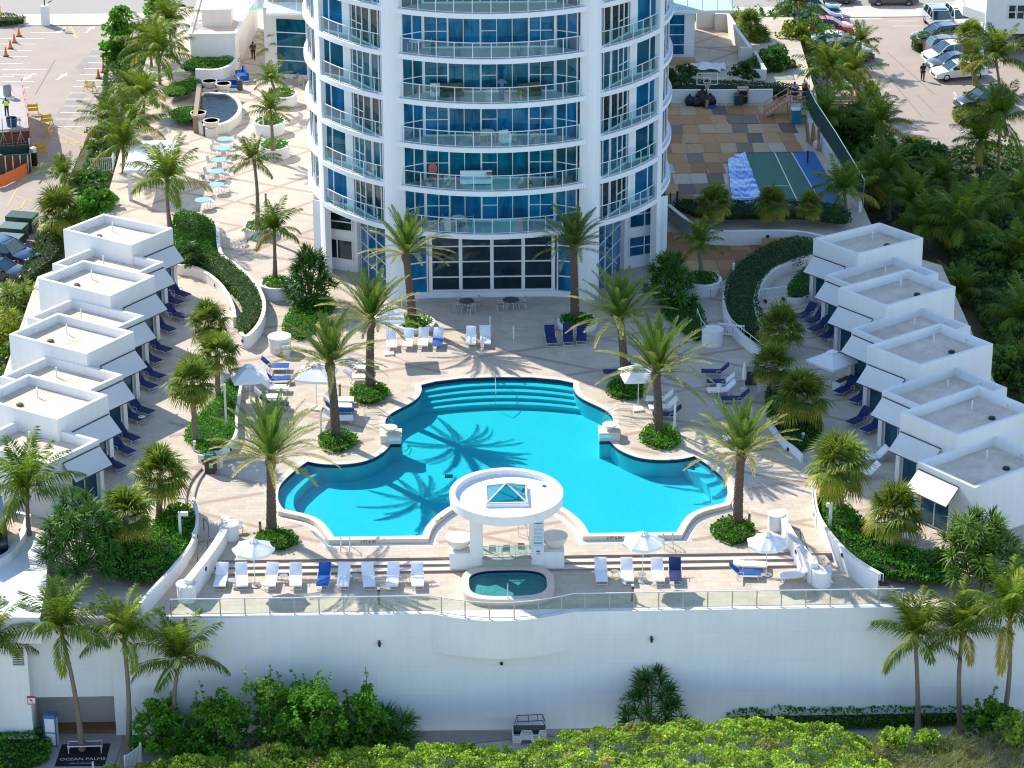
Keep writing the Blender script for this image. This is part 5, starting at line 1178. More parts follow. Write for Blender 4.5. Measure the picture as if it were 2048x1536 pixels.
bed('ground_cover','green bed below the dark screw pine by the tower corner','plant bed',pb([(566,660),(600,606),(652,600),(668,618),(640,650),(604,682)]),.02,.45,MT['ground'],100,.13,105,(.95,1.1,.7),.2)
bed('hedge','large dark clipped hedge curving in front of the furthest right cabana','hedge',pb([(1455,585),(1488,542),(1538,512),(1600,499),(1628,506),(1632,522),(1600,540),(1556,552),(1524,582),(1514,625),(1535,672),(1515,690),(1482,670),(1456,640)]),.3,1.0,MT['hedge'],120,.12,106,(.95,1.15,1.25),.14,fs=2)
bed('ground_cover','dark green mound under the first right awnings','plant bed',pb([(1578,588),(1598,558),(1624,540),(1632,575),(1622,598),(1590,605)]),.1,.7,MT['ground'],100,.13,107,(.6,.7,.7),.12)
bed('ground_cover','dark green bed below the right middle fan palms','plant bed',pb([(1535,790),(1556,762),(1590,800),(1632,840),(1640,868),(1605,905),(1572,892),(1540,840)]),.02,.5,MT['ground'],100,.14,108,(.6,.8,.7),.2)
bed('ground_cover','bright green bed in the lower right planter along the curved white wall','plant bed',pb([(1630,1012),(1656,1003),(1690,1018),(1722,1052),(1765,1088),(1830,1112),(1905,1135),(1900,1168),(1800,1162),(1742,1142),(1690,1108),(1645,1068)]),.05,.75,MT['ground'],100,.15,109,(1,1.1,.75),.28)
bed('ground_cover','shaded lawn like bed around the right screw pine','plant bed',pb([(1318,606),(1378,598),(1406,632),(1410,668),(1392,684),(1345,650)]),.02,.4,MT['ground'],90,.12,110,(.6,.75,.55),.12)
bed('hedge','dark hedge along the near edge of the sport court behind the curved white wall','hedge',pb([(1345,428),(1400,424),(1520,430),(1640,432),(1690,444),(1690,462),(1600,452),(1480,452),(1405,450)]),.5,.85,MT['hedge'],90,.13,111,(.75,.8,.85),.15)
bed('ground_cover','green planting on the curved wall below the pump house','plant bed',pb([(395,135),(430,119),(468,122),(474,138),(446,152),(395,155),(365,150)]),.5,.7,MT['ground'],90,.15,112,(.95,1.0,.7),.2)
bed('ground_cover','green planting left of the fountain wall','plant bed',pb([(338,190),(395,176),(390,196),(360,206),(335,206)]),.6,.5,MT['ground'],90,.15,113,(.95,1.0,.7),.2)
bed('ground_cover','green planting below the front fountain bowls','plant bed',pb([(345,238),(400,232),(405,248),(360,256)]),.5,.5,MT['ground'],90,.15,114,(.9,1.0,.7),.2)
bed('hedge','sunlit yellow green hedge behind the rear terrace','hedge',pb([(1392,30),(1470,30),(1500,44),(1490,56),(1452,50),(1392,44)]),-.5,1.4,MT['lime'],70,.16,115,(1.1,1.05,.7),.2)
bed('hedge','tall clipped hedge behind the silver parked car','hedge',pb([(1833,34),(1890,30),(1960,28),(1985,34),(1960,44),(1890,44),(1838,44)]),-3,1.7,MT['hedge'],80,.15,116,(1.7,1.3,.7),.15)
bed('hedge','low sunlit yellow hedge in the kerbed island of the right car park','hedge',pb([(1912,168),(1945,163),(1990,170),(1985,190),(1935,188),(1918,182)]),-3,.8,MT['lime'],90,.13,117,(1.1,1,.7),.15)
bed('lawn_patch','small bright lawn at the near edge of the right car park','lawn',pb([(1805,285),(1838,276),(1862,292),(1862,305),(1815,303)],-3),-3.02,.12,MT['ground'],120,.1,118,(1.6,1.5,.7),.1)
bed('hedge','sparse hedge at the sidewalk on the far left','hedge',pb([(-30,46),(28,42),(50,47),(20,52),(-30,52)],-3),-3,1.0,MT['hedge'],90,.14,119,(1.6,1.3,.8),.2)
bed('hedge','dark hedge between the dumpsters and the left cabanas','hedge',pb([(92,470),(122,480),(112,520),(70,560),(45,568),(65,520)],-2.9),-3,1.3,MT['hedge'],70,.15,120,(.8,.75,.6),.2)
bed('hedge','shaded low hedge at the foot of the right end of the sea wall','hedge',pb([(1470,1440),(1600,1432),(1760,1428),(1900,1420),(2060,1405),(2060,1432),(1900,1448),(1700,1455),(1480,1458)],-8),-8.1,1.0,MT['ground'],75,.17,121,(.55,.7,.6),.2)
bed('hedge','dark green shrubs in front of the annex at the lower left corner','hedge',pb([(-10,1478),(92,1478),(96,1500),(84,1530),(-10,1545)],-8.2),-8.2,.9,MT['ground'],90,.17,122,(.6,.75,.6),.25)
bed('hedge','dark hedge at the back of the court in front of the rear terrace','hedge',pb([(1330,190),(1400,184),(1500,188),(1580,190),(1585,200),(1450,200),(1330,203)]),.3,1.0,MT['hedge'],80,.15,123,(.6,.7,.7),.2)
# wild undergrowth that reads as one mass
def gz_off(x,y): return gz(x,y)+3.0
o=bed('undergrowth','dense dark garden undergrowth below the palms on the right','undergrowth',[G2(*p,-3.2) for p in [(1700,345),(1760,330),(1850,322),(2080,320),(2140,560),(2200,860),(2060,830),(1960,640),(1880,480),(1800,440),(1712,440)]],-3.0,1.5,MT['jungle'],34,.30,130,(1,1,1),.75,kind='stuff',fs=.9,slope=gz_off,edge=1.5)
o=bed('undergrowth','dark undergrowth between the court fence and the right car park','undergrowth',[G2(*p,-3.0) for p in [(1480,60),(1560,40),(1640,30),(1690,130),(1730,240),(1790,300),(1720,345),(1690,300),(1640,210),(1560,170),(1500,160)]],-3.0,1.6,MT['jungle'],34,.28,131,(1,1,1),.6,kind='stuff',fs=1,edge=1.2)
o=bed('undergrowth','dark undergrowth below the palms along the left car park edge','undergrowth',[G2(*p,-3.0) for p in [(215,150),(330,60),(372,60),(350,170),(330,300),(300,420),(120,440),(165,370),(205,290)]],-3.0,1.5,MT['jungle'],30,.28,132,(1,1,1),.6,kind='stuff',fs=1,edge=1.2)
o=bed('undergrowth','brown green undergrowth behind the left cabanas','undergrowth',[(-46,6),(-33.5,6),(-32.6,30),(-31.8,48),(-36.5,50),(-44,40)],-3.1,1.3,MT['jungle'],26,.28,133,(1.4,1.2,1),.6,kind='stuff',fs=1,slope=lambda x,y:gz(x,y)+3.1,edge=1.2)
# sunlit dune scrub along the bottom of the picture
rng=np.random.default_rng(77)
def topz(x):
    px=1024+(x+.2)*33.5; X=[200,330,420,520,640,760,880,960,1040,1130,1200,1300,1420,1560,1640,1700,1740,1790,2100]; Yp=[1540,1518,1505,1496,1492,1498,1488,1500,1498,1474,1458,1452,1448,1452,1466,1486,1514,1548,1560]
    py=np.interp(px,X,Yp); return -4.0-(py-1441)/32.5
n=120000; P=np.stack([rng.uniform(-24,24,n),rng.uniform(-19.5,-11.8,n)],1)
CC=np.array([(x+rng.uniform(-.55,.55),y+rng.uniform(-.5,.5)) for x in np.arange(-24.5,25,.62) for y in np.arange(-20,-11.6,.55)]); CR_=rng.uniform(.28,.60,len(CC)); CH=rng.normal(0,.17,len(CC)); CT=rng.uniform(.7,1.3,len(CC)); CD=rng.random(len(CC))
bi=np.zeros(n,int); bv=np.full(n,-1e9)
for c in range(len(CC)):
    sel=np.where((np.abs(P[:,0]-CC[c,0])<CR_[c])&(np.abs(P[:,1]-CC[c,1])<CR_[c]))[0]; d2=((P[sel]-CC[c])**2).sum(1)/CR_[c]**2; ok=d2<1; sel=sel[ok]; v=CH[c]+.75*CR_[c]*np.sqrt(1-d2[ok]); u=v>bv[sel]; bv[sel[u]]=v[u]; bi[sel[u]]=c
back=np.clip((-11.8-P[:,1])/1.2,0,1)**.6; keep=bv>-10
zt=topz(P[:,0])-.62-(1-back)*1.1+bv+.30*vnoise(P[:,0],P[:,1],.9,9); keep&=zt>-7.6
P=P[keep];zt=zt[keep];bi=bi[keep]; o2=(P-CC[bi])/CR_[bi][:,None]; NV=np.column_stack([o2*.6,np.sqrt(np.maximum(.05,1-(o2**2).sum(1)))])
lb=LB(); dz=rng.uniform(0,1,len(P))**2*.35; dry=(CD[bi]<.07)&(rng.random(len(P))<.6)|(rng.random(len(P))<.04)
for sel,tn,wm in ((~dry,(1,1,1),.3),(dry,(1.4,.8,2.4),.6)):
    k=sel.sum(); leaf_scatter(lb,np.column_stack([P,zt-dz])[sel],NV[sel],.16,rng,.40,.75,tn,.5,wm); lb.t[-1]*=CT[bi[sel]][:,None]
m=MB(); k=0
for i in range(0,len(P),160): p=P[i]; m.tube([(p[0],p[1],zt[i]-1.2),(p[0]+rng.normal(0,.2),p[1]+rng.normal(0,.2),zt[i]+rng.uniform(-.1,.12))],[.02,.008],3,False)
tw_=m.build('dune_twigs',MT['bark'])
o=lb.build('dune_scrub',MT['dune']); tw_.parent=o; tag(o,'sunlit yellow green dune scrub along the beach path','scrub',None,'stuff')
n=16000; P=np.stack([rng.uniform(20.5,33,n),rng.uniform(-18,-12.4,n)],1); z=np.full(n,-5.6)+.35*vnoise(P[:,0],P[:,1],1.3,4)
d=nrm(np.column_stack([rng.normal(.25,.35,n),rng.normal(-.2,.35,n),np.full(n,1)])); s=nrm(np.cross(d,rng.normal(0,1,(n,3)))); Ln=rng.uniform(.4,1.1,n)
lb=LB(); lb.add(diamonds(np.column_stack([P,z-.7]),d,s,Ln,np.full(n,.016),.25,.5),np.array([[1,1,1]])*rng.uniform(.5,1.5,(n,1))*np.where(rng.random((n,1))<.5,np.array([[.55,.9,.6]]),np.array([[1,1,1]])))
o=lb.build('dry_grass',MT['dry']); tag(o,'pale dry dune grass at the lower right','grass',None,'stuff')
# diamond paving bands over the plaza and pool deck
m=MB(); HO=np.array(off(.8))
def lattice(x0,x1,y0,y1,ang,step,phase,zk,skip):
    d=Vector((math.cos(R(ang)),math.sin(R(ang)),0)); nn=Vector((-d.y,d.x,0))
    for k in range(-40,41):
        o_=nn*(phase+k*step); run=[]
        for i in range(-240,241):
            p=o_+d*(i*.5); ok=x0<p.x<x1 and y0<p.y<y1 and not skip(p.x,p.y)
            if ok: run.append(p)
            if (not ok or i==240) and run:
                if len(run)>2:
                    a,b=run[0],run[-1]; w_=nn*.19; m.quad(*[(q.x,q.y,zk) for q in (a-w_,b-w_,b+w_,a+w_)])
                run=[]
def skip(x,y): return in_poly(np.array([[x,y]]),[tuple(h) for h in HO])[0] or (abs(x)<14.5 and y>39)
lattice(-30,-13.2,45,112,-28,4.6,45.1,.004,lambda x,y:False); lattice(-30,-13.2,45,112,46,4.6,57.5,.0046,lambda x,y:False)
lattice(-22,24,.5,40,-29,5.2,27.0,.0052,skip); lattice(-22,24,.5,40,19,5.2,18.0,.0058,skip)
lattice(16,27,87,110,-28,4.6,45.1,.004,lambda x,y:False); lattice(16,27,87,110,46,4.6,57.5,.0046,lambda x,y:False)
structure(m.build('paving_band',MT['band']))
# ================================================================ PLANTERS, CURVED WALLS, RAMPS
def round_planter(px,py,r,h,label,plants=True,seed=1,tint=(1,1,.75)):
    b=G(px,py); t=thing('round_planter',label,'planter',b,0,None)
    m=MB(); m.lathe([(r*.97,-.02),(r,h-.12),(r+.04,h-.12),(r+.04,h),(r-.16,h),(r-.16,h-.15)],(0,0,0),40); m.build('wall',MT['white'],t,True)
    m=MB(); m.lathe([(r-.15,h-.16),(0,h-.12)],(0,0,0),24); m.build('soil',MT['soil'],t)
    if plants:
        rng=np.random.default_rng(seed); lb=LB(); n=int(260*r*r); a=rng.uniform(0,6.28,n); q=(r-.2)*np.sqrt(rng.random(n)); P=np.column_stack([q*np.cos(a),q*np.sin(a),h-.1+.28*(1-(q/r)**2)+rng.uniform(-.05,.14,n)])
        leaf_scatter(lb,P,np.column_stack([P[:,:2]*.4,np.full(n,.8)]),.17,rng,.45,.5,tint,.35); lb.build('planting',MT['ground'],t)
    return t
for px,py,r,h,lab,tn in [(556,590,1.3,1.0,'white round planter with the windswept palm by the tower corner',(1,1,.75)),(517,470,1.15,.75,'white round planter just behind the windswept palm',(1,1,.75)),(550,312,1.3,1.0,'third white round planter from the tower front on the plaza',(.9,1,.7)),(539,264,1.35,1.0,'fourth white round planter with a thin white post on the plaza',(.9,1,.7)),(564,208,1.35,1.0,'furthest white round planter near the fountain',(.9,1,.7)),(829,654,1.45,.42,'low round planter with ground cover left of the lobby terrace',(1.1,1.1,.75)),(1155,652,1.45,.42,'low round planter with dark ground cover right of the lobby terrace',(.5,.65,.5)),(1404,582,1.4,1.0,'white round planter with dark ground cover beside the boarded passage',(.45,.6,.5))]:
    round_planter(px,py,r,h,lab,True,int(px),tn)
def curved_wall(name,label,pts,w,h,z=0.,cap=True,mt='white',lights=(),h1=None):
    P=[(x,y) for x,y,_ in pxpath(pts,z,5)]; c=P[len(P)//2]; t=thing(name,label,'wall',(c[0],c[1],z))
    n=len(P); Hh=[z+h+(0 if h1 is None else (h1-h)*i/(n-1)) for i in range(n)]
    m=MB(); m.ribbon(P,w,z-.5,Hh); rel(m.build('wall',MT[mt]),t)
    if cap: m=MB(); m.ribbon(P,w+.06,[q+.002 for q in Hh],[q+.05 for q in Hh]); rel(m.build('cap',MT['cream']),t)
    for f in lights:
        i=int(f*(n-2)); a=Vector((*P[i],0));b=Vector((*P[i+1],0)); d=(b-a).normalized(); nn=Vector((d.y,-d.x,0))
        if nn.y>0: nn=-nn
        m=MB(); q=a+nn*(w/2); m.tube([q-nn*.02,q+nn*.04],.13,14); o=m.build('round_light',MT['black'],t); o.location=Vector((0,0,Hh[i]-.38))-t.location
    return t
curved_wall('curved_wall','curved white wall in front of the S shaped left hedge',[(436,468),(442,528),(476,556),(512,592),(529,630),(521,668),(495,697),(482,690)],.22,.95,0,True,'white',(.97,))
curved_wall('curved_wall','curved cream wall behind the S shaped left hedge beside the cabana terrace',[(352,548),(398,556),(440,586),(464,626),(470,655)],.22,.75,0,True,'cream',(.5,.8))
curved_wall('curved_wall','low white wall round the lower end of the left lawn bed',[(484,775),(474,835),(472,882),(448,912),(418,926),(398,924)],.18,.55,0,False,'white',(.55,.93))
curved_wall('curved_wall','outer curved white wall along the lower left planter and ramp',[(388,1022),(396,1060),(386,1105),(352,1150),(305,1198),(280,1225)],.2,.95,0,False,'white',(.35,),.6)
curved_wall('curved_wall','inner curved white wall beside the front left ramp',[(452,1058),(447,1088),(428,1120),(400,1158),(376,1188)],.42,.85,0,True,'white',(.75,))
curved_wall('curved_wall','outer curved white wall along the lower right planter and ramp',[(1626,1008),(1634,1056),(1664,1102),(1704,1142),(1758,1178)],.2,.95,0,True,'white',(.25,.7))
curved_wall('curved_wall','inner curved cream topped wall beside the front right ramp',[(1563,1045),(1574,1082),(1598,1118),(1628,1156)],.42,.9,0,True,'white',(.1,.75))
curved_wall('curved_wall','curved cream topped wall round the near side of the large right hedge',[(1455,578),(1449,612),(1452,648),(1478,684),(1520,716),(1545,738)],.26,.7,0,True,'white')
curved_wall('curved_wall','curved cream wall between the large right hedge and the cabana path',[(1528,690),(1514,645),(1512,612),(1526,580),(1560,552),(1622,530)],.3,.8,0,True,'cream',(.45,))
curved_wall('curved_wall','long curved white wall of the planter in front of the sport court',[(1336,437),(1366,462),(1402,486),(1450,491),(1520,490),(1590,491),(1640,500),(1690,517)],.28,1.15,0,True,'white',(.62,))
curved_wall('curved_wall','low curved wall at the lower end of the right middle bed',[(1536,850),(1562,888),(1588,908),(1604,924)],.18,.5,0,False,'white',(.6,))
curved_wall('planter_wall','low white wall of the shaded bed at the first right cabana',[(1574,606),(1600,606),(1622,598)],.18,.4,0,False,'white')
curved_wall('curved_wall','curved white wall below the pump house carrying green planting',[(392,160),(436,160),(466,148),(478,128)],.25,1.0,0,True,'white')
def drum(px,py,r,h,label,z=0.):
    b=G(px,py,z); m=MB(); m.lathe([(r,-.02),(r,h-.06),(r+.05,h-.05),(r+.05,h),(0,h+.01)],(0,0,0),36); t=thing('round_pillar',label,'pillar',b); m.build('drum',MT['white'],t,True)
    m=MB(); m.lathe([(r+.01,h+.012),(0,h+.014)],(0,0,0),36); m.build('top',MT['cream'],t)
drum(560,702,.78,1.15,'squat white round pillar at the upper left of the pool deck'); drum(1424,688,.74,1.15,'squat white round pillar beside the white plastic barrier')
drum(461,1076,.52,1.0,'squat white round pillar at the top of the front left ramp'); drum(374,1200,.56,1.1,'squat white round pillar at the foot of the front left ramp',-.45)
drum(1552,1056,.52,1.0,'squat white round pillar at the top of the front right ramp'); drum(1643,1172,.56,1.1,'squat shaded white round pillar at the foot of the front right ramp',-.45)
m=MB()
for pts in ([(400,1100),(440,1100),(372,1195),(300,1200)],[(1575,1090),(1630,1085),(1720,1180),(1640,1180)]):
    q=[G2(x,y) for x,y in pts]; m.add([(q[0][0],q[0][1],.003),(q[1][0],q[1][1],.003),(q[2][0],q[2][1]-.3,-.44),(q[3][0],q[3][1]-.3,-.44)],[(0,1,2,3)])
structure(m.build('ramp',MT['decklow']))
m=MB(); m.box((-22.6,-.93,-.23),(10.0,.14,.455)); m.box((23.2,-.93,-.23),(10.6,.14,.455)); m.box((-30.5,-4,-.2),(5.4,6.3,.42)); structure(m.build('terrace_edge',MT['deck']))
# two curved steps up to the cabana terrace on either side
m=MB()
for k,pts in enumerate(([(404,938),(384,962),(373,990),(372,1016)],[(416,938),(399,962),(389,990),(386,1014)])): m.ribbon([(x,y) for x,y,_ in pxpath(pts)],.07,0,.14-.02*k)
for k,pts in enumerate(([(1618,930),(1640,965),(1655,990)],[(1644,930),(1660,955),(1668,975)])): m.ribbon([(x,y) for x,y,_ in pxpath(pts)],.07,0,.14-.02*k)
structure(m.build('terrace_step_edges',mat('step_edge',(.33,.27,.24),.7,.1,3)))
# handrails
def handrail(label,pts,z,h,seg=4,mt='metal'):
    P=[Vector((*G2(x,y,z),z)) for x,y in pts]; P=[Vector(p) for p in smoothpath(P,4)]
    m=MB(); top=[p+Vector((0,0,h)) for p in P]; m.tube([P[0]]+top+[P[-1]],.028,6)
    for i in range(seg,len(P)-1,seg): m.tube([P[i],top[i]],.022,5)
    tag(m.build('handrail',MT[mt],None,True),label,'handrail')
handrail('white handrail along the inner wall of the front left ramp',[(446,1080),(428,1112),(400,1150),(360,1205)],0,.85)
handrail('dark bronze handrail in the middle of the front left ramp',[(408,1060),(418,1075),(416,1105),(396,1135)],0,.8,4,'darkmetal')
handrail('white handrail on top of the lower left planter wall',[(330,1030),(372,1030),(390,1045),(396,1075),(386,1100)],0,1.1)
handrail('white handrail on the inner wall of the front right ramp',[(1572,1062),(1586,1095),(1612,1132),(1640,1160)],0,.9)
handrail('dark handrail in the middle of the front right ramp',[(1576,1075),(1600,1085),(1612,1115),(1625,1140)],0,.75,4,'darkmetal')
handrail('white handrail on top of the lower right planter wall',[(1622,1000),(1632,1060),(1668,1108),(1710,1148),(1765,1180)],0,1.05)
handrail('white handrail along the curved wall of the large right hedge',[(1446,632),(1462,668),(1500,700),(1535,728)],.0,1.15)
handrail('white handrail on the far side of the path beside the right screw pine bed',[(1394,640),(1402,662),(1418,682)],.0,.9)
handrail('thin handrail of the ramp beside the boarded passage',[(1370,610),(1410,603),(1450,596)],0,.9,5,'railmetal')
handrail('brown pipe railing across the rear terrace',[(1355,112),(1418,115),(1474,112)],0,.95,4,'wood')
# ================================================================ POOL FITTINGS
def rails(label,px,py,rz,w=.55):
    b=G(px,py); t=thing('pool_grab_rails',label,'grab rails',b,rz)
    for s in (-1,1):
        m=MB(); m.tube([(s*w/2,-.45,0),(s*w/2,-.4,.5),(s*w/2,-.2,.82),(s*w/2,.1,.78),(s*w/2,.35,.35),(s*w/2,.4,-.2)],.028,7); m.build('rail',MT['steel'],t,True)
rails('pair of steel grab rails over the front rim near the left front corner',691,1098,0); rails('pair of steel grab rails over the front rim near the right front corner',1336,1092,0)
def steprail(label,px,py,rz):
    b=G(px,py); t=thing('pool_step_rail',label,'handrail',b,rz)
    for s in (-.35,.35):
        m=MB(); m.tube([(s,-.9,0),(s,-.9,.95),(s,.1,.9),(s,.95,.15),(s,1.05,-.3)],.026,7); m.tube([(s,-.9,.5),(s,.3,.42)],.02,5); m.build('rail',MT['steel'],t,True)
steprail('steel ladder rails at the left waist of the pool',757,846,R(-80)); steprail('steel ladder rails at the right waist of the pool',1236,838,R(80))
m=MB(); b=G(990,757); m.tube([(b.x,b.y+.35,0),(b.x,b.y+.35,.95),(b.x,b.y+.1,1.02),(b.x,b.y-1.6,.5),(b.x,b.y-2.6,.1),(b.x,b.y-2.6,-.9)],.028,7); tag(m.build('pool_step_rail',MT['steel'],None,True),'single centre handrail on the curved steps at the back of the pool','handrail')
# ================================================================ SUN LOUNGERS
def make_lounger(seat,back,flat=False):
    t=thing('sun_lounger','x','sun lounger',(0,0,0),0); W=.34
    bz=.40 if flat else .93; by=.98 if flat else .86
    m=MB()
    for s in (-1,1): m.tube([(s*W,-1.0,.33),(s*W,.28,.33),(s*W,by,bz-.03)],.02,5)
    m.tube([(-W,-1.0,.33),(W,-1.0,.33)],.02,5); m.tube([(-W,by,bz-.03),(W,by,bz-.03)],.02,5); m.build('frame',MT['metal'],t)
    for y in (-.82,.42):
        m=MB(); m.tube([(-W,y+.05,.33),(-W,y-.05,.02),(W,y-.05,.02),(W,y+.05,.33)],.022,6); m.build('leg',MT['metal'],t)
    for s in (-1,1):
        m=MB(); m.tube([(s*(W+.03),.05,.33),(s*(W+.03),.02,.52),(s*(W+.03),.3,.55),(s*(W+.03),.42,.36)],.017,5); m.build('armrest',MT['metal'],t)
    rs=random.Random(hash((seat,back))%99)
    def pad(y0,z0,y1,z1,th,mt,name,ov=0):
        m=MB(); k=7; vs=[];fs=[]
        for i in range(k+1):
            u=i/k; y=y0+(y1-y0)*u; z=z0+(z1-z0)*u; e=.02*math.sin(math.pi*u)
            for j in range(5):
                x=-W-.02+(2*W+.04)*j/4; bul=th+e+(.012*math.sin(i*1.9+j*1.3)) ; bul*= .55 if j in(0,4) or i in (0,k) else 1
                vs.append((x,y,z+bul))
        for i in range(k):
            for j in range(4): a=i*5+j; fs.append((a,a+1,a+6,a+5))
        n0=len(vs)
        edge=[j for j in range(5)]+[i*5+4 for i in range(1,k+1)]+[k*5+j for j in (3,2,1,0)]+[i*5 for i in range(k-1,0,-1)]
        for e_ in edge: x,y,z=vs[e_]; u=(y-y0)/(y1-y0); vs.append((x,y,z0+(z1-z0)*u-(.06 if ov else 0)))
        q=len(edge)
        for i in range(q): fs.append((edge[i],n0+i,n0+(i+1)%q,edge[(i+1)%q]))
        m.add(vs,fs); m.build(name,MT[mt],t,True)
    pad(-1.02,.345,.27,.345,.055,seat,'seat',seat=='towel')
    pad(.27,.345,by+.02,bz,.055,back,'backrest',back=='towel')
    return t
LK={'white':('towel','towel'),'blue':('blue','blue'),'navy':('navy','navy'),'bluewhite':('blue','towel'),'navywhite':('navy','towel')}
LP={}
def lounger(px,py,rz,kind,label,z=0.,flat=False,group='sun loungers around the pool'):
    k=(kind,flat); b=G(px,py,z)
    if k not in LP: o=LP[k]=make_lounger(*LK[kind],flat); o.location=b; o.rotation_euler=(0,0,rz)
    else: o=dup(LP[k],b,rz)
    o['label']=label; o['group']=group; return o
H=R(90); rsl=random.Random(8)
fr=[(443,'white','white'),(484,'white','white'),(543,'white','white'),(592,'white','white'),(648,'blue','blue'),(688,'white','white'),(737,'white','white'),(786,'white','white'),(835,'white','white')]
for i,(x,k,c) in enumerate(fr):
    lab={0:'first white lounger of the front row, beside the left round pillar',1:'second white lounger of the front row, just left of the umbrella pole',2:'white lounger just right of the left front umbrella pole',3:'white lounger with a bunched towel, left neighbour of the blue one',4:'only blue lounger left of the hot tub in the front row',5:'white lounger, right neighbour of the blue one in the front row',6:'white lounger in the front row, third from the hot tub',7:'white lounger in the front row, second from the hot tub',8:'white lounger in the front row nearest to the hot tub on its left'}[i]
    lounger(x,1166,R(rsl.uniform(-5,5)),k,lab,-.45)
for x,k,lab in [(1202,'white','white lounger nearest to the hot tub on its right'),(1254,'white','white lounger left of the right front umbrella pole'),(1315,'white','white lounger with folded towel right of the right front umbrella pole'),(1350,'navy','dark blue lounger at the right end of the upright front row')]:
    lounger(x,1156,R(rsl.uniform(-4,4)),k,lab,-.45)
lounger(1487,1155,R(86),'blue','blue lounger turned sideways with raised back on the front terrace',-.45)
lounger(1500,1138,R(84),'white','white lounger lying flat behind the sideways blue one',-.45,True)
lounger(1592,1158,R(-80),'white','white lounger turned sideways beside the right shaded pillar',-.45)
for x,y,k,lab in [(783,692,'white','leftmost white lounger of the row behind the pool'),(817,690,'white','second white lounger of the row behind the pool, before the round planter'),(847,689,'white','third white lounger of the row behind the pool'),(876,689,'bluewhite','blue lounger with white towel on its back behind the pool'),(942,686,'white','left lounger of the white pair behind the centre of the pool'),(971,685,'white','right lounger of the white pair behind the centre of the pool'),(1101,684,'navy','left one of three navy loungers in tower shade'),(1136,682,'navy','middle one of three navy loungers in tower shade'),(1163,680,'navy','right one of three navy loungers in tower shade')]:
    lounger(x,y,R(rsl.uniform(-5,5)),k,lab)
for x,y,k,lab in [(549,740,'blue','blue lounger with raised back furthest up in the left group'),(552,766,'blue','blue lounger half under the left square umbrella'),(548,783,'white','white lounger below the half shaded blue one in the left group'),(536,802,'white','white lounger partly hidden by the front left date palm'),(548,818,'navy','dark lounger behind the front left date palm crown'),
    (720,733,'white','upper white lounger behind the tall date palm trunk'),(713,744,'white','second white lounger behind the tall date palm trunk'),(712,762,'white','white lounger nearest to the bed of the tall date palm'),
    (678,808,'white','upper white lounger behind the left waist date palm'),(674,822,'white','second white lounger behind the left waist date palm'),(678,830,'blue','blue lounger behind the left waist date palm trunk'),(676,845,'white','lowest white lounger behind the left waist date palm')]:
    lounger(x,y,R(90+rsl.uniform(-5,5)),k,lab)
for x,y,k,lab in [(1432,752,'navy','navy lounger at the top of the right group'),(1443,772,'navywhite','navy lounger with white towel on its back in the right group'),(1444,788,'white','white lounger beside the closed umbrella in the right group'),(1472,806,'navy','navy lounger behind the right front date palm crown'),(1320,806,'white','upper white lounger behind the right waist date palm'),(1328,822,'white','second white lounger behind the right waist date palm'),(1336,838,'navy','navy lounger beside the white post at the right waist date palm'),(1236,752,'navy','navy lounger behind the square right umbrella'),(1476,884,'white','white lounger under the crown of the right front date palm')]:
    lounger(x,y,R(-90+rsl.uniform(-6,6)),k,lab)
oc=['first','second','third','fourth','fifth','sixth','seventh','eighth','ninth','tenth','eleventh']
for i,(x,y,dy) in enumerate([(358,593,0),(343,608,0),(352,637,0),(328,662,0),(319,703,0),(300,724,0),(305,756,0),(289,776,0),(282,827,0),(264,841,0),(254,880,0),(245,906,0),(226,936,0)]):
    lounger(x,y,R(48+rsl.uniform(-5,5)),'navy','navy lounger on the left cabana terrace, number %s from the far end'%(oc+['twelfth','last'])[i],0,False,'navy loungers in front of the left cabanas')
for i,(x,y) in enumerate([(1612,636),(1632,646),(1640,662),(1660,676),(1692,785),(1722,803),(1718,847),(1746,862)]):
    lounger(x,y,R(-44+rsl.uniform(-5,5)),'navy','navy lounger on the right cabana terrace, number %s from the far end'%oc[i],0,False,'navy loungers in front of the right cabanas')
lounger(1731,955,R(-75),'white','white lounger in front of the last but one right awning'); lounger(1748,922,R(-75),'white','white lounger partly behind the sunlit fan palm'); lounger(1798,1078,R(60),'white','white towel covered lounger beside the leaning fan palm trunk')
# stacked loungers at the wall foot
stk=G(1058,1474,-8.2); LPs=None
for k in range(9):
    if LPs is None:
        LPs=thing('stacked_lounger','x','sun lounger',(0,0,0),0); m=MB()
        for s in (-1,1): m.tube([(-.98,s*.32,.3),(-.95,s*.32,.02),(-.55,s*.32,.02),(-.45,s*.32,.3),(.1,s*.32,.3),(.2,s*.32,.02),(.5,s*.32,.02),(.6,s*.32,.3),(.95,s*.32,.34)],.03,5)
        m.tube([(-.98,-.32,.3),(-.98,.32,.3)],.025,5); m.tube([(.95,-.32,.34),(.95,.32,.34)],.025,5); m.build('frame',MT['metal'],LPs); m=MB(); m.box((0,0,.305),(1.9,.6,.02)); m.build('sling',MT['darkmetal'],LPs); o=LPs; o.location=(stk.x,-8.6,-8.22)
    else: o=dup(LPs,(stk.x+.012*(k%3),-8.6+.01*(k%2),-8.22+.075*k),R(rsl.uniform(-2,2)))
    o['group']='loungers stacked at the wall'; o['label']='folded white lounger in the stack at the foot of the sea wall'
m=MB(); 
for s in (-1,1): m.tube([(-.9,.35*s,.0),(-.75,.35*s,.55),(.75,.35*s,.6),(.9,.35*s,.1)],.03,5)
for x in (-.75,-.1,.45,.75): m.tube([(x,-.35,.56),(x,.35,.57)],.025,5)
tag(m.build('folded_frame',MT['darkmetal'],None,False,(stk.x+.05,-8.5,-7.28)),'dark folded lounger frame lying on top of the stacked white ones','lounger frame')
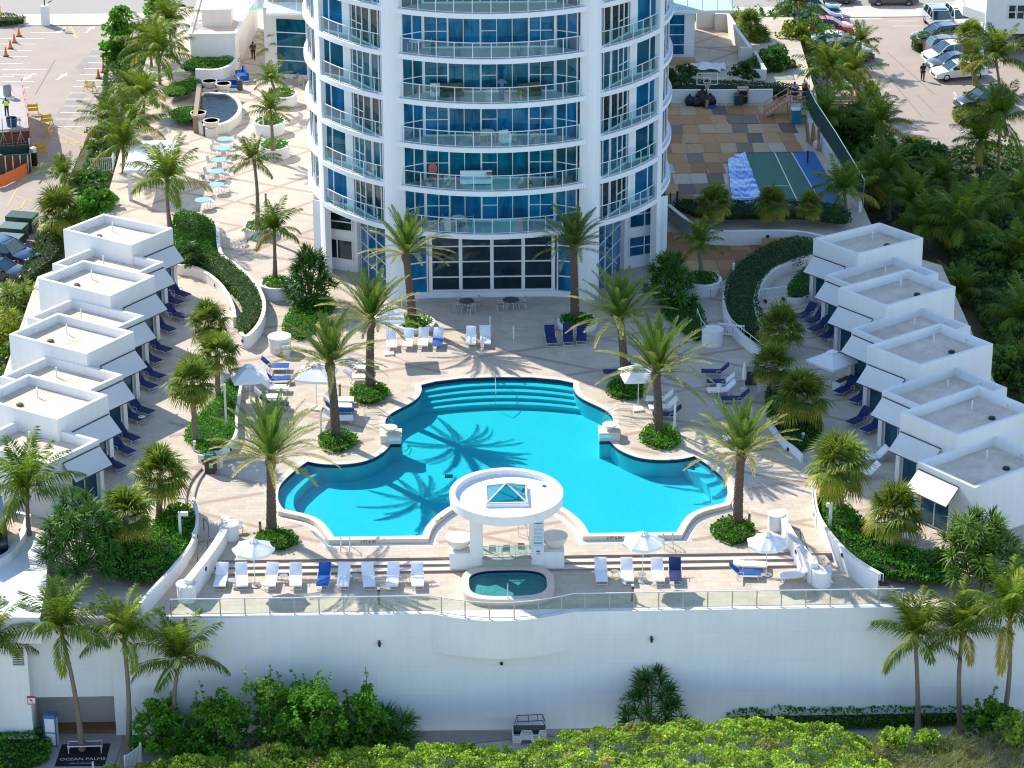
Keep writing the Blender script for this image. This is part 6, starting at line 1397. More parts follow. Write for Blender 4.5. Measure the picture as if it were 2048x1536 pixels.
# ================================================================ UMBRELLAS
def canopy(m,rx,n,z0,z1,val,rot,scallop=0.):
    vs=[(0,0,z1)];fs=[]
    K=n*4
    def rr(a):
        if n==4: return rx/max(abs(math.cos(a)),abs(math.sin(a)))
        return rx*(math.cos(math.pi/n)/math.cos((a%(2*math.pi/n))-math.pi/n))*(1-scallop*math.sin(math.pi*((a%(2*math.pi/n))/(2*math.pi/n))))
    for lv in (.35,.7,1.):
        for i in range(K):
            a=2*math.pi*i/K+ (math.pi/4 if n==4 else 0); r=rr(a)*lv; sag=.05*math.sin(math.pi*(i%(K//n))/(K//n))*lv
            vs.append((r*math.cos(a+rot),r*math.sin(a+rot),z1+(z0-z1)*(lv**1.12)-sag))
    for i in range(K): 
        vs.append((vs[1+2*K+i][0]*1.005,vs[1+2*K+i][1]*1.005,vs[1+2*K+i][2]-val))
    for i in range(K):
        j=(i+1)%K; fs.append((0,1+i,1+j))
        for q in range(3): fs.append((1+q*K+i,1+(q+1)*K+i,1+(q+1)*K+j,1+q*K+j))
    m.add(vs,fs)
def umbrella(px,py,top,n,rx,label,rz=0.,z=0.,val=.16):
    b=G(px,py,z); zt=HT(px,top,b.y)-z; t=thing('patio_umbrella',label,'umbrella',b,rz,'open white umbrellas')
    m=MB(); canopy(m,rx,n,zt-.75 if n==4 else zt-.6,zt-.06,val,0,.05 if n==8 else 0); m.build('canopy',MT['canvas'],t,False)
    m=MB(); canopy(m,rx*.24,n,zt-.1,zt+.06,.0,0); m.build('vent_cap',MT['canvas'],t,False)
    m=MB(); m.tube([(0,0,.05),(0,0,zt-.05)],.028,8); m.build('pole',MT['metal'],t)
    m=MB()
    for i in range(n):
        a=2*math.pi*i/n+(math.pi/4 if n==4 else 0); r=rx*(1.41 if n==4 else 1)*.97; m.tube([(0,0,zt-.13),(r*math.cos(a),r*math.sin(a),(zt-.82) if n==4 else (zt-.66))],.012,4,False)
    m.build('ribs',MT['metal'],t)
    m=MB(); m.lathe([(.34,0),(.36,.05),(.12,.1),(.05,.3)],(0,0,0),16) if n==8 else m.box((0,0,.06),(.7,.7,.12)); m.build('base',MT['bowl'] if n==4 else MT['railmetal'],t)
    return t
umbrella(510,1172,1078,8,1.27,'octagonal white umbrella over the left front loungers',0,-.45); umbrella(1285,1163,1064,8,1.27,'octagonal white umbrella in front of the pool rim on the right',R(10),-.45); umbrella(1532,1150,1066,8,1.25,'tilted looking octagonal white umbrella beside the front right ramp',R(20),-.45)
umbrella(501,806,729,4,1.2,'square white umbrella beside the left lawn bed',R(12)); umbrella(634,818,727,4,1.22,'square white umbrella left of the date palm trunk at the left waist',R(-12)); umbrella(778,708,612,4,1.1,'white umbrella half hidden behind the tall date palm left of the terrace',R(5)); umbrella(1276,820,727,4,1.15,'sunlit square white umbrella right of the pool waist',R(8)); umbrella(1662,768,700,4,1.25,'square white umbrella between the right cabanas and fan palms',R(40))
def closed(px,py,top,label):
    b=G(px,py); zt=HT(px,top,b.y); t=thing('closed_umbrella',label,'umbrella',b,0,'closed white umbrellas')
    m=MB(); m.lathe([(.05,.75),(.15,.85),(.17,1.4),(.10,zt-.3),(.02,zt)],(0,0,0),12); m.build('folded_canopy',MT['canvas'],t,True); m=MB(); m.tube([(0,0,0),(0,0,.9)],.028,7); m.build('pole',MT['metal'],t); m=MB(); m.box((0,0,.08),(.5,.5,.16)); m.build('base',MT['bowl'],t)
closed(1488,781,722,'closed white umbrella beside the grey bin at the right bed'); closed(1437,806,766,'closed white umbrella in front of the white right hand lounger')
# ================================================================ SMALL TABLES, CHAIRS, TABLES
tp=None
def side_table(px,py,z,label):
    global tp
    b=G(px,py,z)
    if tp is None:
        tp=thing('side_table',label,'side table',b,0,'small round side tables'); m=MB(); m.lathe([(.25,.40),(.26,.42),(0,.425)],(0,0,0),20); m.build('table_top',MT['railglass'] if False else MT['railmetal'],tp)
        for k in range(3): a=2*math.pi*k/3; m=MB(); m.tube([(.2*math.cos(a),.2*math.sin(a),.4),(.26*math.cos(a),.26*math.sin(a),0)],.014,5); m.build('leg',MT['metal'],tp)
        return tp
    o=dup(tp,b); o['label']=label; return o
for x,y,lab in [(464,1172,'side table between the first two front loungers'),(567,1163,'side table between the two white loungers left of the blue one'),(712,1163,'side table right of the white lounger beside the blue one'),(811,1163,'side table between the two loungers left of the hot tub'),(1229,1155,'side table between the two loungers right of the hot tub'),(1284,1160,'side table at the foot of the right front umbrella')]: side_table(x,y,-.45,lab)
side_table(1660,690,0,'side table between navy loungers on the right cabana terrace'); side_table(284,845,0,'white side table beside a navy lounger on the left cabana terrace')
cp_=None
def chair(pos,rz,label,group,mt=None):
    global cp_
    if cp_ is None:
        cp_=thing('patio_chair',label,'chair',pos,rz,group); m=MB(); m.box((0,0,.43),(.46,.46,.04)); m.build('seat',MT['railmetal'],cp_); m=MB(); m.slab((-.22,.22,.48),(.22,.22,.48),(.2,.32,.92),(-.2,.32,.92),.02); m.build('backrest',MT['railmetal'],cp_)
        for x in (-.2,.2):
            for y in (-.2,.2): m=MB(); m.tube([(x,y,.43),(x*1.15,y*1.15,0)],.016,5); m.build('leg',MT['metal'],cp_)
            m=MB(); m.tube([(x*1.1,-.2,.43),(x*1.15,-.2,.63),(x*1.1,.24,.66)],.015,5); m.build('armrest',MT['metal'],cp_)
        return cp_
    o=dup(cp_,pos,rz); o['label']=label; o['group']=group; return o
tb=None
MT['tabletop']=mat('blue_table_top',(.22,.42,.60),.2,.08,4,spec=.8); MT['tabledark']=mat('bronze_table',(.10,.08,.07),.4,.15,6)
def table(px,py,label,n,lab2,r=.6,top='tabletop',z=0.,ph=.6,grp='tables on the left plaza'):
    global tb
    b=G(px,py,z); t=thing('round_table',label,'table',b,0,grp)
    m=MB(); m.lathe([(r-.02,.70),(r,.72),(r,.74),(0,.745)],(0,0,0),28); m.build('table_top',MT[top],t)
    for k in range(4): a=2*math.pi*k/4+.5; m=MB(); m.tube([(.4*r*math.cos(a),.4*r*math.sin(a),.7),(.75*r*math.cos(a),.75*r*math.sin(a),0)],.018,5); m.build('leg',MT['metal'],t)
    for k in range(n):
        a=2*math.pi*k/n+ph; p=Vector((b.x+(r+.22)*math.cos(a),b.y+(r+.22)*math.sin(a),b.z)); chair(p,a-R(90),'grey patio chair drawn up to the %s'%lab2,'chairs at the %s'%lab2)
for px,py,lab,n,l2 in [(449,294,'furthest blue topped plaza table, nearest to the fountain',2,'plaza table nearest the fountain'),(447,313,'second blue topped plaza table from the fountain',3,'second plaza table from the fountain'),(439,336,'third blue topped plaza table from the fountain',3,'third plaza table from the fountain'),(434,359,'fourth blue topped plaza table, beside loose grey chairs',3,'fourth plaza table from the fountain'),(434,386,'fifth blue topped plaza table with chairs on both sides',2,'fifth plaza table from the fountain'),(405,417,'nearest blue topped plaza table, left of the palm row',1,'nearest plaza table')]: table(px,py,lab,n,l2)
table(933,620,'bronze table in front of the left lobby windows',4,'bronze table left of the lobby centre',.55,'tabledark',.12,.5,'tables before the lobby'); table(1022,618,'bronze table in front of the right lobby windows',2,'bronze table right of the lobby centre',.6,'tabledark',.12,.2,'tables before the lobby')
table(592,140,'bronze table in front of the rear wing window',3,'rear wing table',.5,'tabledark',0,.3,'tables before the rear wing')
for k,(px,py,rz) in enumerate([(405,362,R(100)),(412,368,R(140))]): chair(G(px,py),rz,'loose grey patio chair left of the fourth plaza table, %s one'%('rear' if k==0 else 'front'),'loose chairs on the plaza')
for k,(px,py) in enumerate([(566,165),(602,172),(590,165)]): chair(G(px,py),R(150+40*k),'bronze looking chair in the shade before the rear wing, %s of three'%['left','right','middle'][k],'chairs before the rear wing')
for k,(px,py,rz) in enumerate([(985,1112,R(180)),(1011,1112,R(190)),(1044,1108,R(170))]): chair(G(px,py),rz,'white backed chair behind the gazebo rail, %s of three'%['left','middle','right'][k],'chairs under the gazebo')
m=MB(); b=G(1045,1068); t=thing('dining_chair','tall chair with a dark blue seat behind the gazebo','chair',b); m.box((0,0,.75),(.55,.5,.07)); m.build('seat',MT['navy'],t)
for x in (-.25,.25):
    for y in (-.22,.22): m=MB(); m.tube([(x,y,.75),(x*1.1,y*1.1,0)],.025,5); m.build('leg',MT['metal'],t)
m=MB(); m.box((0,.26,1.1),(.55,.05,.5)); m.build('backrest',MT['navy'],t)
c0=G(478,1064); t=thing('steel_chair_frame','bent steel chair frame on the deck beside the top left pillar','chair',c0); m=MB(); m.tube([(.3*math.cos(a),.3*math.sin(a),.45+.08*math.sin(a)) for a in [2*math.pi*i/16 for i in range(17)]],.022,5); m.build('hoop',MT['steel'],t)
for k in range(4): a=R(45+90*k); m=MB(); m.tube([(.3*math.cos(a),.3*math.sin(a),.45),(.36*math.cos(a),.36*math.sin(a),0)],.02,5); m.build('leg',MT['steel'],t)
m=MB(); m.lathe([(.26,.42),(.26,.46),(0,.47)],(0,0,0),16); m.build('seat',MT['railmetal'],t)
# ================================================================ LAMPS, POSTS, BINS
bp=None
def bollard(px,py,label,z=0.):
    global bp
    b=G(px,py,z)
    if bp is None:
        bp=thing('bollard_light',label,'bollard light',b,0,'bollard lights'); m=MB(); m.tube([(0,0,0),(0,0,.85)],.085,12); m.build('post',mat('bronze_post',(.28,.19,.13),.5,.1,5),bp); m=MB(); m.tube([(0,0,.85),(0,0,.98)],.075,12); m.build('lens',MT['black'],bp); m=MB(); m.tube([(0,0,.98),(0,0,1.08)],.085,12); m.build('cap',MT['metal'],bp); return
    o=dup(bp,b); o['label']=label
for px,py,lab,z in [(521,1072,'bollard light at the bed of the front left date palm',0),(758,1208,'bollard light at the glass railing below the left front loungers',-.45),(1265,1202,'bollard light at the glass railing below the right front loungers',-.45),(1498,1056,'bollard light at the bed of the front right date palm',0),(680,795,'bollard light behind the left waist date palm',0),(532,410,'bollard light on the plaza left of the tower',0)]: bollard(px,py,lab,z)
def post(px,py,top,label,arm=0,r=.07,z=0.):
    b=G(px,py,z); h=HT(px,top,b.y)-z; t=thing('light_post',label,'post',b); m=MB(); m.box((0,0,h/2),(r*2,r*2,h)); m.build('post',MT['metal'],t)
    if arm: m=MB(); m.box((arm*.25,0,h-.12),(abs(arm)*.55,.22,.24)); m.build('lamp_head',MT['metal'],t)
post(361,1070,1024,'white L shaped lamp post standing in the lower left planter',1,.08,.5); post(1660,1052,1006,'white post lamp standing in the lower right planter',-.5,.09,.5)
post(643,878,818,'thin white post left of the palm trunk at the left waist'); post(1349,866,804,'thin white post right of the palm trunk at the right waist'); post(453,860,768,'white post in the left lawn bed below the square umbrella',0,.07); post(1466,566,527,'white post at the end of the large right hedge'); post(527,262,214,'thin white post in the fourth plaza planter',0,.045,1.0); post(1604,884,866,'short white sign post at the right middle bed',.3,.05); post(388,902,882,'short white sign post in the left lawn bed',.25,.05); post(1672,1022,960,'tall thin white post behind the shaggy fan palm in the lower right planter',0,.05); post(804,640,560,'slim white mast beside the left lobby planter',0,.045); post(1517,785,758,'white mast beside the grey bin',0,.06); post(980,655,632,'short white post on the lobby terrace edge',0,.05,0); post(1027,678,652,'short white rail post behind the pool',0,.05,0); post(960,678,650,'short white post between the white loungers behind the pool',0,.04,0)
t=thing('litter_bin','brown litter bin with green hood at the end of the left lawn bed','litter bin',G(422,944),R(-14)); m=MB(); m.box((0,0,.5),(.62,.6,1.0)); m.build('body',mat('brown_bin',(.10,.045,.03),.6,.15,5),t); m=MB(); m.prism([(-.31,-.3),(.31,-.3),(.31,.3),(-.31,.3)],1.0,1.22); m.box((0,0,1.27),(.5,.56,.1)); m.build('hood',mat('green_hood',(.03,.20,.15),.5,.1,5),t); m=MB(); m.box((.12,-.31,.6),(.26,.012,.34)); m.build('notice',mat('green_notice',(.15,.6,.38),.6,.1,6),t)
t=thing('recycling_bin','pale recycling bin behind the brown litter bin','litter bin',G(436,935),R(-14)); m=MB(); m.box((0,0,.5),(.5,.5,1.0)); m.build('body',MT['cream'],t); m=MB(); m.box((0,0,1.03),(.54,.54,.06)); m.build('lid',MT['railmetal'],t)
def simplebin(px,py,label,sx,sy,h,mt,lid,z=0.,rz=0.):
    t=thing('waste_bin',label,'bin',G(px,py,z),rz); m=MB(); m.box((0,0,h/2),(sx,sy,h)); m.build('body',MT[mt],t); m=MB(); m.box((0,0,h+.03),(sx+.06,sy+.06,.06)); m.build('lid',MT[lid],t); return t
simplebin(1501,766,'grey square bin beside the closed umbrella',.75,.75,.95,'darkmetal','black'); simplebin(1766,1196,'grey box with dark opening at the right end of the glass railing',.55,.5,.95,'railmetal','black',-.45); simplebin(414,270,'black bin below the front fountain bowls',.55,.5,.9,'black','bowl'); simplebin(573,712,'white bin beside the upper left round pillar',.5,.4,.8,'metal','cream')
m=MB(); m.lathe([(.2,0),(.28,.1),(.2,.22),(0,.26)],(0,0,0),12); tag(m.build('yellow_bag',MT['yellow'],None,True,G(566,712)),'small yellow bundle at the foot of the upper left round pillar','bundle')
def barrier(px,py,rz,label):
    t=thing('plastic_barrier',label,'barrier',G(px,py),rz,'white plastic barriers'); m=MB()
    m.box((0,0,1.0),(1.9,.06,.12)); m.box((0,0,.28),(1.9,.06,.12))
    for x in np.linspace(-.92,.92,11): m.box((x,0,.64),(.06,.05,.7))
    m.build('panel',MT['metal'],t)
    for x in (-.7,.7): m=MB(); m.box((x,0,.11),(.08,.6,.22)); m.build('foot',MT['black'],t)
barrier(1462,676,R(-18),'white plastic barrier closing the path beside the right round pillar'); barrier(1548,602,R(14),'white plastic barrier on the path behind the large right hedge')
t=thing('planter_bench','low white planter bench beside the square umbrella at the right cabanas','planter',G(1686,775),R(45)); m=MB(); m.box((0,0,.3),(1.6,.7,.6)); m.build('body',MT['white'],t); m=MB(); m.box((0,0,.605),(1.3,.45,.02)); m.build('soil',MT['soil'],t)
# ================================================================ FOUNTAIN, SOFAS, PERGOLA
ft=thing('fountain','raised curved fountain basin with dark water and stone bowls on the plaza','fountain',G(440,235))
FP_=[(396,208),(436,203),(462,206),(480,219),(484,236),(474,252),(448,266),(398,268)]
P=[(x,y) for x,y,_ in pxpath(FP_,0.,3,True)]; PI=offset(P,.32 if sum(P[i][0]*P[(i+1)%len(P)][1]-P[(i+1)%len(P)][0]*P[i][1] for i in range(len(P)))>0 else -.32)
m=MB(); n=len(P); m.add([q for i in range(n) for q in ((*P[i],-.02),(*P[i],.85),(*PI[i],.85),(*PI[i],.5))],[(4*i+k,4*((i+1)%n)+k,4*((i+1)%n)+k+1,4*i+k+1) for i in range(n) for k in range(3)]); rel(m.build('basin_rim',MT['cream']),ft)
m=MB(); m.sheet(PI,.50); rel(m.build('basin_floor',mat('slate_floor',(.06,.10,.12),.4,.3,3)),ft)
m=MB(); m.ribbon([G2(400,200),G2(392,266)],.4,0,1.5); rel(m.build('cascade_wall',mat('brown_tile',(.30,.20,.12),.5,.2,6)),ft)
m=MB(); m.sheet(PI,.72); structure(m.build('fountain_water',MT['fountainwater']))
for k,(px,py,lab) in enumerate([(420,192,'stone bowl at the far left of the fountain'),(448,197,'stone bowl at the far right of the fountain'),(398,256,'stone bowl at the near left of the fountain'),(424,272,'stone bowl at the near right of the fountain')]):
    c=G(px,py); t=thing('fountain_bowl',lab,'bowl',c,0,'fountain bowls'); m=MB(); m.box((0,0,.4),(.9,.9,.8)); m.build('pedestal',MT['cream'],t); m=MB(); m.lathe([(.3,.8),(.5,.92),(.66,1.2),(.70,1.42),(.62,1.43),(.6,1.36)],(0,0,0),28); m.build('bowl',MT['bowl'],t,True); m=MB(); m.lathe([(.62,1.38),(0,1.38)],(0,0,0),24); m.build('fill',MT['darkmetal'],t)
def sofa(px,py,rz,n,label):
    t=thing('outdoor_sofa',label,'sofa',G(px,py),rz,'blue outdoor sofas'); m=MB(); m.box((0,0,.2),(n*.78+.1,.8,.3)); m.build('frame',MT['metal'],t)
    for i in range(n):
        x=(i-(n-1)/2)*.78; m=MB(); m.box((x,-.05,.43),(.76,.72,.17),0,.96); m.build('seat_cushion',MT['blue'],t); m=MB(); m.box((x,.34,.68),(.76,.18,.45),0,.94); m.build('back_cushion',MT['blue'],t)
    m=MB(); m.box((n*.39+.02,0,.45),(.14,.8,.5)); m.build('arm',MT['blue'],t)
sofa(432,181,0,5,'long blue outdoor sofa facing the fountain bowls'); sofa(484,158,R(-75),3,'short blue outdoor sofa against the curved wall by the pump house')
t=thing('coffee_table','dark low table in front of the long blue sofa','table',G(430,190)); m=MB(); m.box((0,0,.38),(1.1,.6,.06)); m.build('table_top',MT['black'],t)
for x in (-.45,.45): m=MB(); m.box((x,0,.18),(.08,.5,.36)); m.build('leg',MT['black'],t)
simplebin(480,180,'brown square bin at the right end of the long blue sofa',.5,.5,.85,'tabledark','black')
t=thing('pergola','white pergola with slatted roof at the left edge of the plaza','pergola',G(300,400)); b=G(300,400); x0,x1=G(262,400).x-b.x,G(338,400).x-b.x; zp=HT(300,345,b.y)
for x in (x0,x1):
    for y in (0,6.5): m=MB(); m.box((x,y,zp/2),(.3,.3,zp)); m.build('post',MT['white'],t)
m=MB()
for y in (0,6.5): m.box(((x0+x1)/2,y,zp+.12),(x1-x0+.9,.2,.24))
m.build('beam',MT['white'],t); m=MB()
for i in range(26): m.box(((x0+x1)/2,-.3+i*.285,zp+.3),(x1-x0+.8,.2,.1))
m.build('roof_slats',MT['white'],t)
def picket(label,pts,z,h,name='picket_fence',step=.16,cat='fence'):
    P=[Vector((*G2(x,y,z),0)) for x,y in pts]; t=thing(name,label,cat,(P[0].x,P[0].y,z)); m=MB(); m.tube([(p.x,p.y,z+h) for p in P],.04,5); m.tube([(p.x,p.y,z+.12) for p in P],.035,5); rel(m.build('rail',MT['metal']),t); m=MB()
    for q in walk([tuple(p) for p in P],step): m.box((q.x,q.y,z+h/2),(.035,.035,h))
    rel(m.build('pickets',MT['metal']),t)
picket('white picket railing between left car park and pergola',[(183,345),(225,342),(232,318)],-1.6,1.2); picket('white picket railing at the near edge of the right car park',[(1815,325),(1862,322),(1900,318),(1918,312)],-3,1.2)
m=MB(); P=[G(60,520,-3),G(110,440,-3),G(175,330,-3),G(205,240,-3)]; m.ribbon([(p.x+.7,p.y) for p in P],.22,-3.1,-2.35); tag(m.build('kerb_wall',MT['white']),'low white kerb wall along the left car park edge','wall')
m=MB(); m.ribbon([G2(x,y,-3) for x,y in [(1908,186),(1918,202),(1935,215),(1960,225)]],.16,-3.1,-2.88); structure(m.build('kerb',MT['walk']))
# ================================================================ VEHICLES
PAINT={}
def paint(name,c,metal=.0):
    if name not in PAINT: PAINT[name]=mat('paint_'+name,c,.28,.04,3,metal=metal,coat=1.,spec=.5)
    return PAINT[name]
MT['tyre']=mat('tyre',(.012,.012,.012),.85,.2,8); MT['lamp']=mat('headlamp',(.75,.78,.8),.15,.05,5); MT['tail']=mat('tail_lamp',(.45,.01,.01),.25,.1,5)
CARP={'suv':dict(L=4.7,W=1.9,body=[(-2.3,.35),(-2.33,.75),(-2.28,1.06),(-2.1,1.10),(.85,1.06),(1.3,1.0),(2.1,.92),(2.3,.78),(2.34,.5),(2.25,.32)],cab=[(-2.2,1.06),(-1.85,1.66),(-1.5,1.72),(.1,1.70),(.4,1.62),(1.15,1.04)],wh=(-1.4,1.42),r=.36),
 'sedan':dict(L=4.7,W=1.82,body=[(-2.3,.34),(-2.34,.7),(-2.25,.98),(-1.5,1.0),(.9,.95),(1.5,.88),(2.15,.78),(2.32,.62),(2.32,.42),(2.2,.28)],cab=[(-1.85,.98),(-1.05,1.38),(-.6,1.45),(.15,1.43),(.45,1.36),(1.25,.92)],wh=(-1.38,1.42),r=.33),
 'van':dict(L=5.1,W=1.98,body=[(-2.5,.34),(-2.55,.8),(-2.5,1.12),(-2.3,1.15),(1.2,1.1),(1.7,1.02),(2.3,.88),(2.5,.72),(2.52,.45),(2.4,.3)],cab=[(-2.45,1.1),(-2.25,1.7),(-2.0,1.76),(.5,1.74),(.85,1.64),(1.6,1.06)],wh=(-1.5,1.55),r=.35),
 'pickup':dict(L=5.6,W=1.98,body=[(-2.8,.45),(-2.82,.8),(-2.8,1.12),(-.7,1.14),(1.2,1.15),(2.5,1.08),(2.75,.9),(2.78,.55),(2.7,.42)],cab=[(-.95,1.12),(-.85,1.72),(-.5,1.8),(.5,1.78),(.75,1.7),(1.35,1.12)],wh=(-1.75,1.8),r=.4)}
def car(kind,px,py,rz,pname,pc,label,z=-3.03,metal=0.,grp=None):
    d=CARP[kind]; W=d['W']/2; t=thing('parked_car',label,'car',G(px,py,z),rz,grp); t.scale=(1.1,1.1,1.1); pm_=paint(pname,pc,metal)
    B=d['body']; n=len(B); m=MB(); cx=sum(p[0] for p in B)/n; cz_=sum(p[1] for p in B)/n
    lay=[(-W,.94),(-W+.07,1.),(W-.07,1.),(W,.94)]; vs=[]
    for y,s in lay: vs+=[(cx+(x-cx)*(.97 if s<1 else 1),y,cz_+(z_-cz_)*s) for x,z_ in B]
    fs=[]
    for k in range(3):
        for i in range(n): j=(i+1)%n; fs.append((k*n+i,k*n+j,(k+1)*n+j,(k+1)*n+i))
    fs+=[tuple(range(n))[::-1],tuple(3*n+i for i in range(n))]; m.add(vs,fs); m.build('body',pm_,t,True)
    C=d['cab']; zt=max(p[1] for p in C); zb=min(p[1] for p in C)
    def wy(z_): return W-.06-.20*(z_-zb)/(zt-zb)
    m=MB(); k=len(C); vs=[(x,-wy(z_),z_) for x,z_ in C]+[(x,wy(z_),z_) for x,z_ in C]; m.add(vs,[tuple(range(k)),tuple(range(k,2*k))[::-1]]+[(i,k+i,k+(i+1)%k,(i+1)%k) for i in range(k)]); m.build('windows',MT['carglass'],t)
    top=[p for p in C if p[1]>zt-.12]; m=MB(); x0,x1=top[0][0],top[-1][0]; w_=wy(zt)
    m.add([(x0,-w_,top[0][1]+.02),(x1,-w_+.03,top[-1][1]+.02),(x1,w_-.03,top[-1][1]+.02),(x0,w_,top[0][1]+.02),((x0+x1)/2,-w_+.03,zt+.045),((x0+x1)/2,w_-.03,zt+.045)],[(0,4,5,3),(4,1,2,5)])
    m.build('roof',pm_,t,True)
    m=MB()
    for s in (-1,1):
        for a,b in ((C[0],C[1]),(C[-1],C[-2])): m.tube([(a[0],s*wy(a[1])*1.0,a[1]),(b[0],s*wy(b[1]),b[1]+.01)],.045,5)
        for f in (.38,.68):
            x=C[0][0]+(C[-1][0]-C[0][0])*f*.92+.15; m.tube([(x,s*(wy(zb)+.005),zb),(x-.05,s*(wy(zt)+.005),zt-.02)],.035,5)
        m.tube([(C[1][0],s*wy(C[1][1]),C[1][1]+.01)]+[(p[0],s*wy(p[1]),p[1]+.015) for p in C[2:-1]],.035,5)
    m.build('pillars',pm_,t)
    for x in d['wh']:
        for s in (-1,1):
            m=MB(); r=d['r']; pr=[(r*.62,-.1),(r*.9,-.11),(r,-.06),(r,.06),(r*.9,.11),(r*.62,.1)]; vs=[];fs=[];q=16
            for rr,yy in pr:
                for j in range(q): a=2*math.pi*j/q; vs.append((x+rr*math.cos(a),s*(W-.10)+yy,r-.0+rr*math.sin(a)))
            for i in range(5):
                for j in range(q): fs.append((i*q+j,i*q+(j+1)%q,(i+1)*q+(j+1)%q,(i+1)*q+j))
            m.add(vs,fs); w=m.build('wheel',MT['tyre'],t)
            m=MB(); vs=[(x,s*(W-.02),r)]
            for j in range(10): a=2*math.pi*j/10; rr=r*.64*(1 if j%2 else .9); vs.append((x+rr*math.cos(a),s*(W-.03),r+rr*math.sin(a)))
            m.add(vs,[(0,1+j,1+(j+1)%10) for j in range(10)]); m.build('rim',MT['steel'],w)
    f=B[-3]
    for s in (-1,1):
        m=MB(); m.box((f[0]-.10,s*(W-.28),f[1]+.0),(.26,.40,.13)); m.build('headlight',MT['lamp'],t)
        m=MB(); m.box((B[1][0]+.06,s*(W-.2),B[1][1]+.1),(.14,.26,.22)); m.build('tail_light',MT['tail'],t)
        m=MB(); m.box((C[-1][0]-.25,s*(W+.08),zb+.08),(.14,.2,.14)); m.build('wing_mirror',pm_,t)
    m=MB(); m.box((f[0]+.02,0,f[1]-.14),(.06,W*1.0,.14)); m.build('grille',MT['black'],t)
    m=MB(); m.box((B[-2][0]-.03,0,.42),(.14,W*1.85,.16)); m.build('bumper',MT['darkmetal'] if kind in('suv','pickup') else pm_,t)
    return t
RW='cars in the right hand row of the right car park'
car('suv',1877,86,R(193),'graphite',(.05,.05,.055),'dark grey sport utility car, furthest of the row facing left',-3.03,.3,RW)
car('sedan',1898,102,R(191),'bluegrey',(.16,.18,.2),'blue grey sedan second in the row facing left',-3.03,.4,RW)
car('suv',1902,110,R(10),'bronze',(.10,.065,.05),'brown sport utility car with its red tail lamps towards the lane',-3.03,.2,RW)
car('van',1904,123,R(193),'white',(.78,.78,.78),'white minivan in the row facing left',-3.03,0,RW)
car('sedan',1906,138,R(193),'charcoal',(.035,.035,.04),'charcoal sedan between white minivan and white sedan',-3.03,.3,RW)
car('sedan',1917,155,R(192),'pearl',(.80,.80,.78),'white sedan nearest in the row facing left, behind the fan palm',-3.03,0,RW)
car('suv',1967,216,R(194),'black',(.02,.02,.022),'black off road car at the kerbed island behind coconut palms',-3.03,.2)
car('suv',1877,54,R(-84),'silver',(.48,.48,.49),'silver sport utility car with nose towards the viewer before the hedge',-3.03,.5)
car('suv',1919,52,R(-82),'pearl',(.80,.80,.78),'white sport utility car beside the silver one before the hedge',-3.03)
car('suv',1976,77,R(12),'pearl',(.80,.80,.78),'white car behind the fan palm at the right edge, upper one',-3.03); car('sedan',1992,96,R(12),'silver',(.48,.48,.49),'pale car behind the palms at the right edge, lower one',-3.03,.4)
LWc='cars in the left hand row of the right car park'
car('pickup',1620,32,R(-8),'steelblue',(.10,.16,.22),'grey blue pickup furthest in the left hand row',-3.03,.3,LWc); car('suv',1634,47,R(-8),'black',(.02,.02,.022),'black sport utility car in the left hand row',-3.03,.2,LWc); car('sedan',1630,58,R(-8),'royal',(.02,.07,.2),'dark blue sedan in the left hand row beside the red car',-3.03,.2,LWc)
car('sedan',1655,66,R(-8),'red',(.50,.02,.025),'red sedan in the left hand row',-3.03,0,LWc); car('sedan',1672,96,R(-8),'pearl',(.80,.80,.78),'white sedan behind the dappled shrub in the left hand row',-3.03,0,LWc); car('suv',1694,118,R(-8),'charcoal',(.035,.035,.04),'dark car nearest in the left hand row, half behind palms',-3.03,.3,LWc)
car('sedan',1784,8,R(0),'charcoal',(.035,.035,.04),'dark car driving on the street at the top edge, right one',-3.05); car('sedan',1660,4,R(0),'charcoal',(.035,.035,.04),'dark car driving on the street at the top edge, left one',-3.05)
car('suv',14,524,R(-28),'deepblue',(.01,.05,.13),'shiny dark blue car beside the dumpsters at the left edge',-3.03,.4); car('sedan',-8,556,R(-20),'black',(.02,.02,.022),'black car at the left edge below the blue one',-3.03,.3)
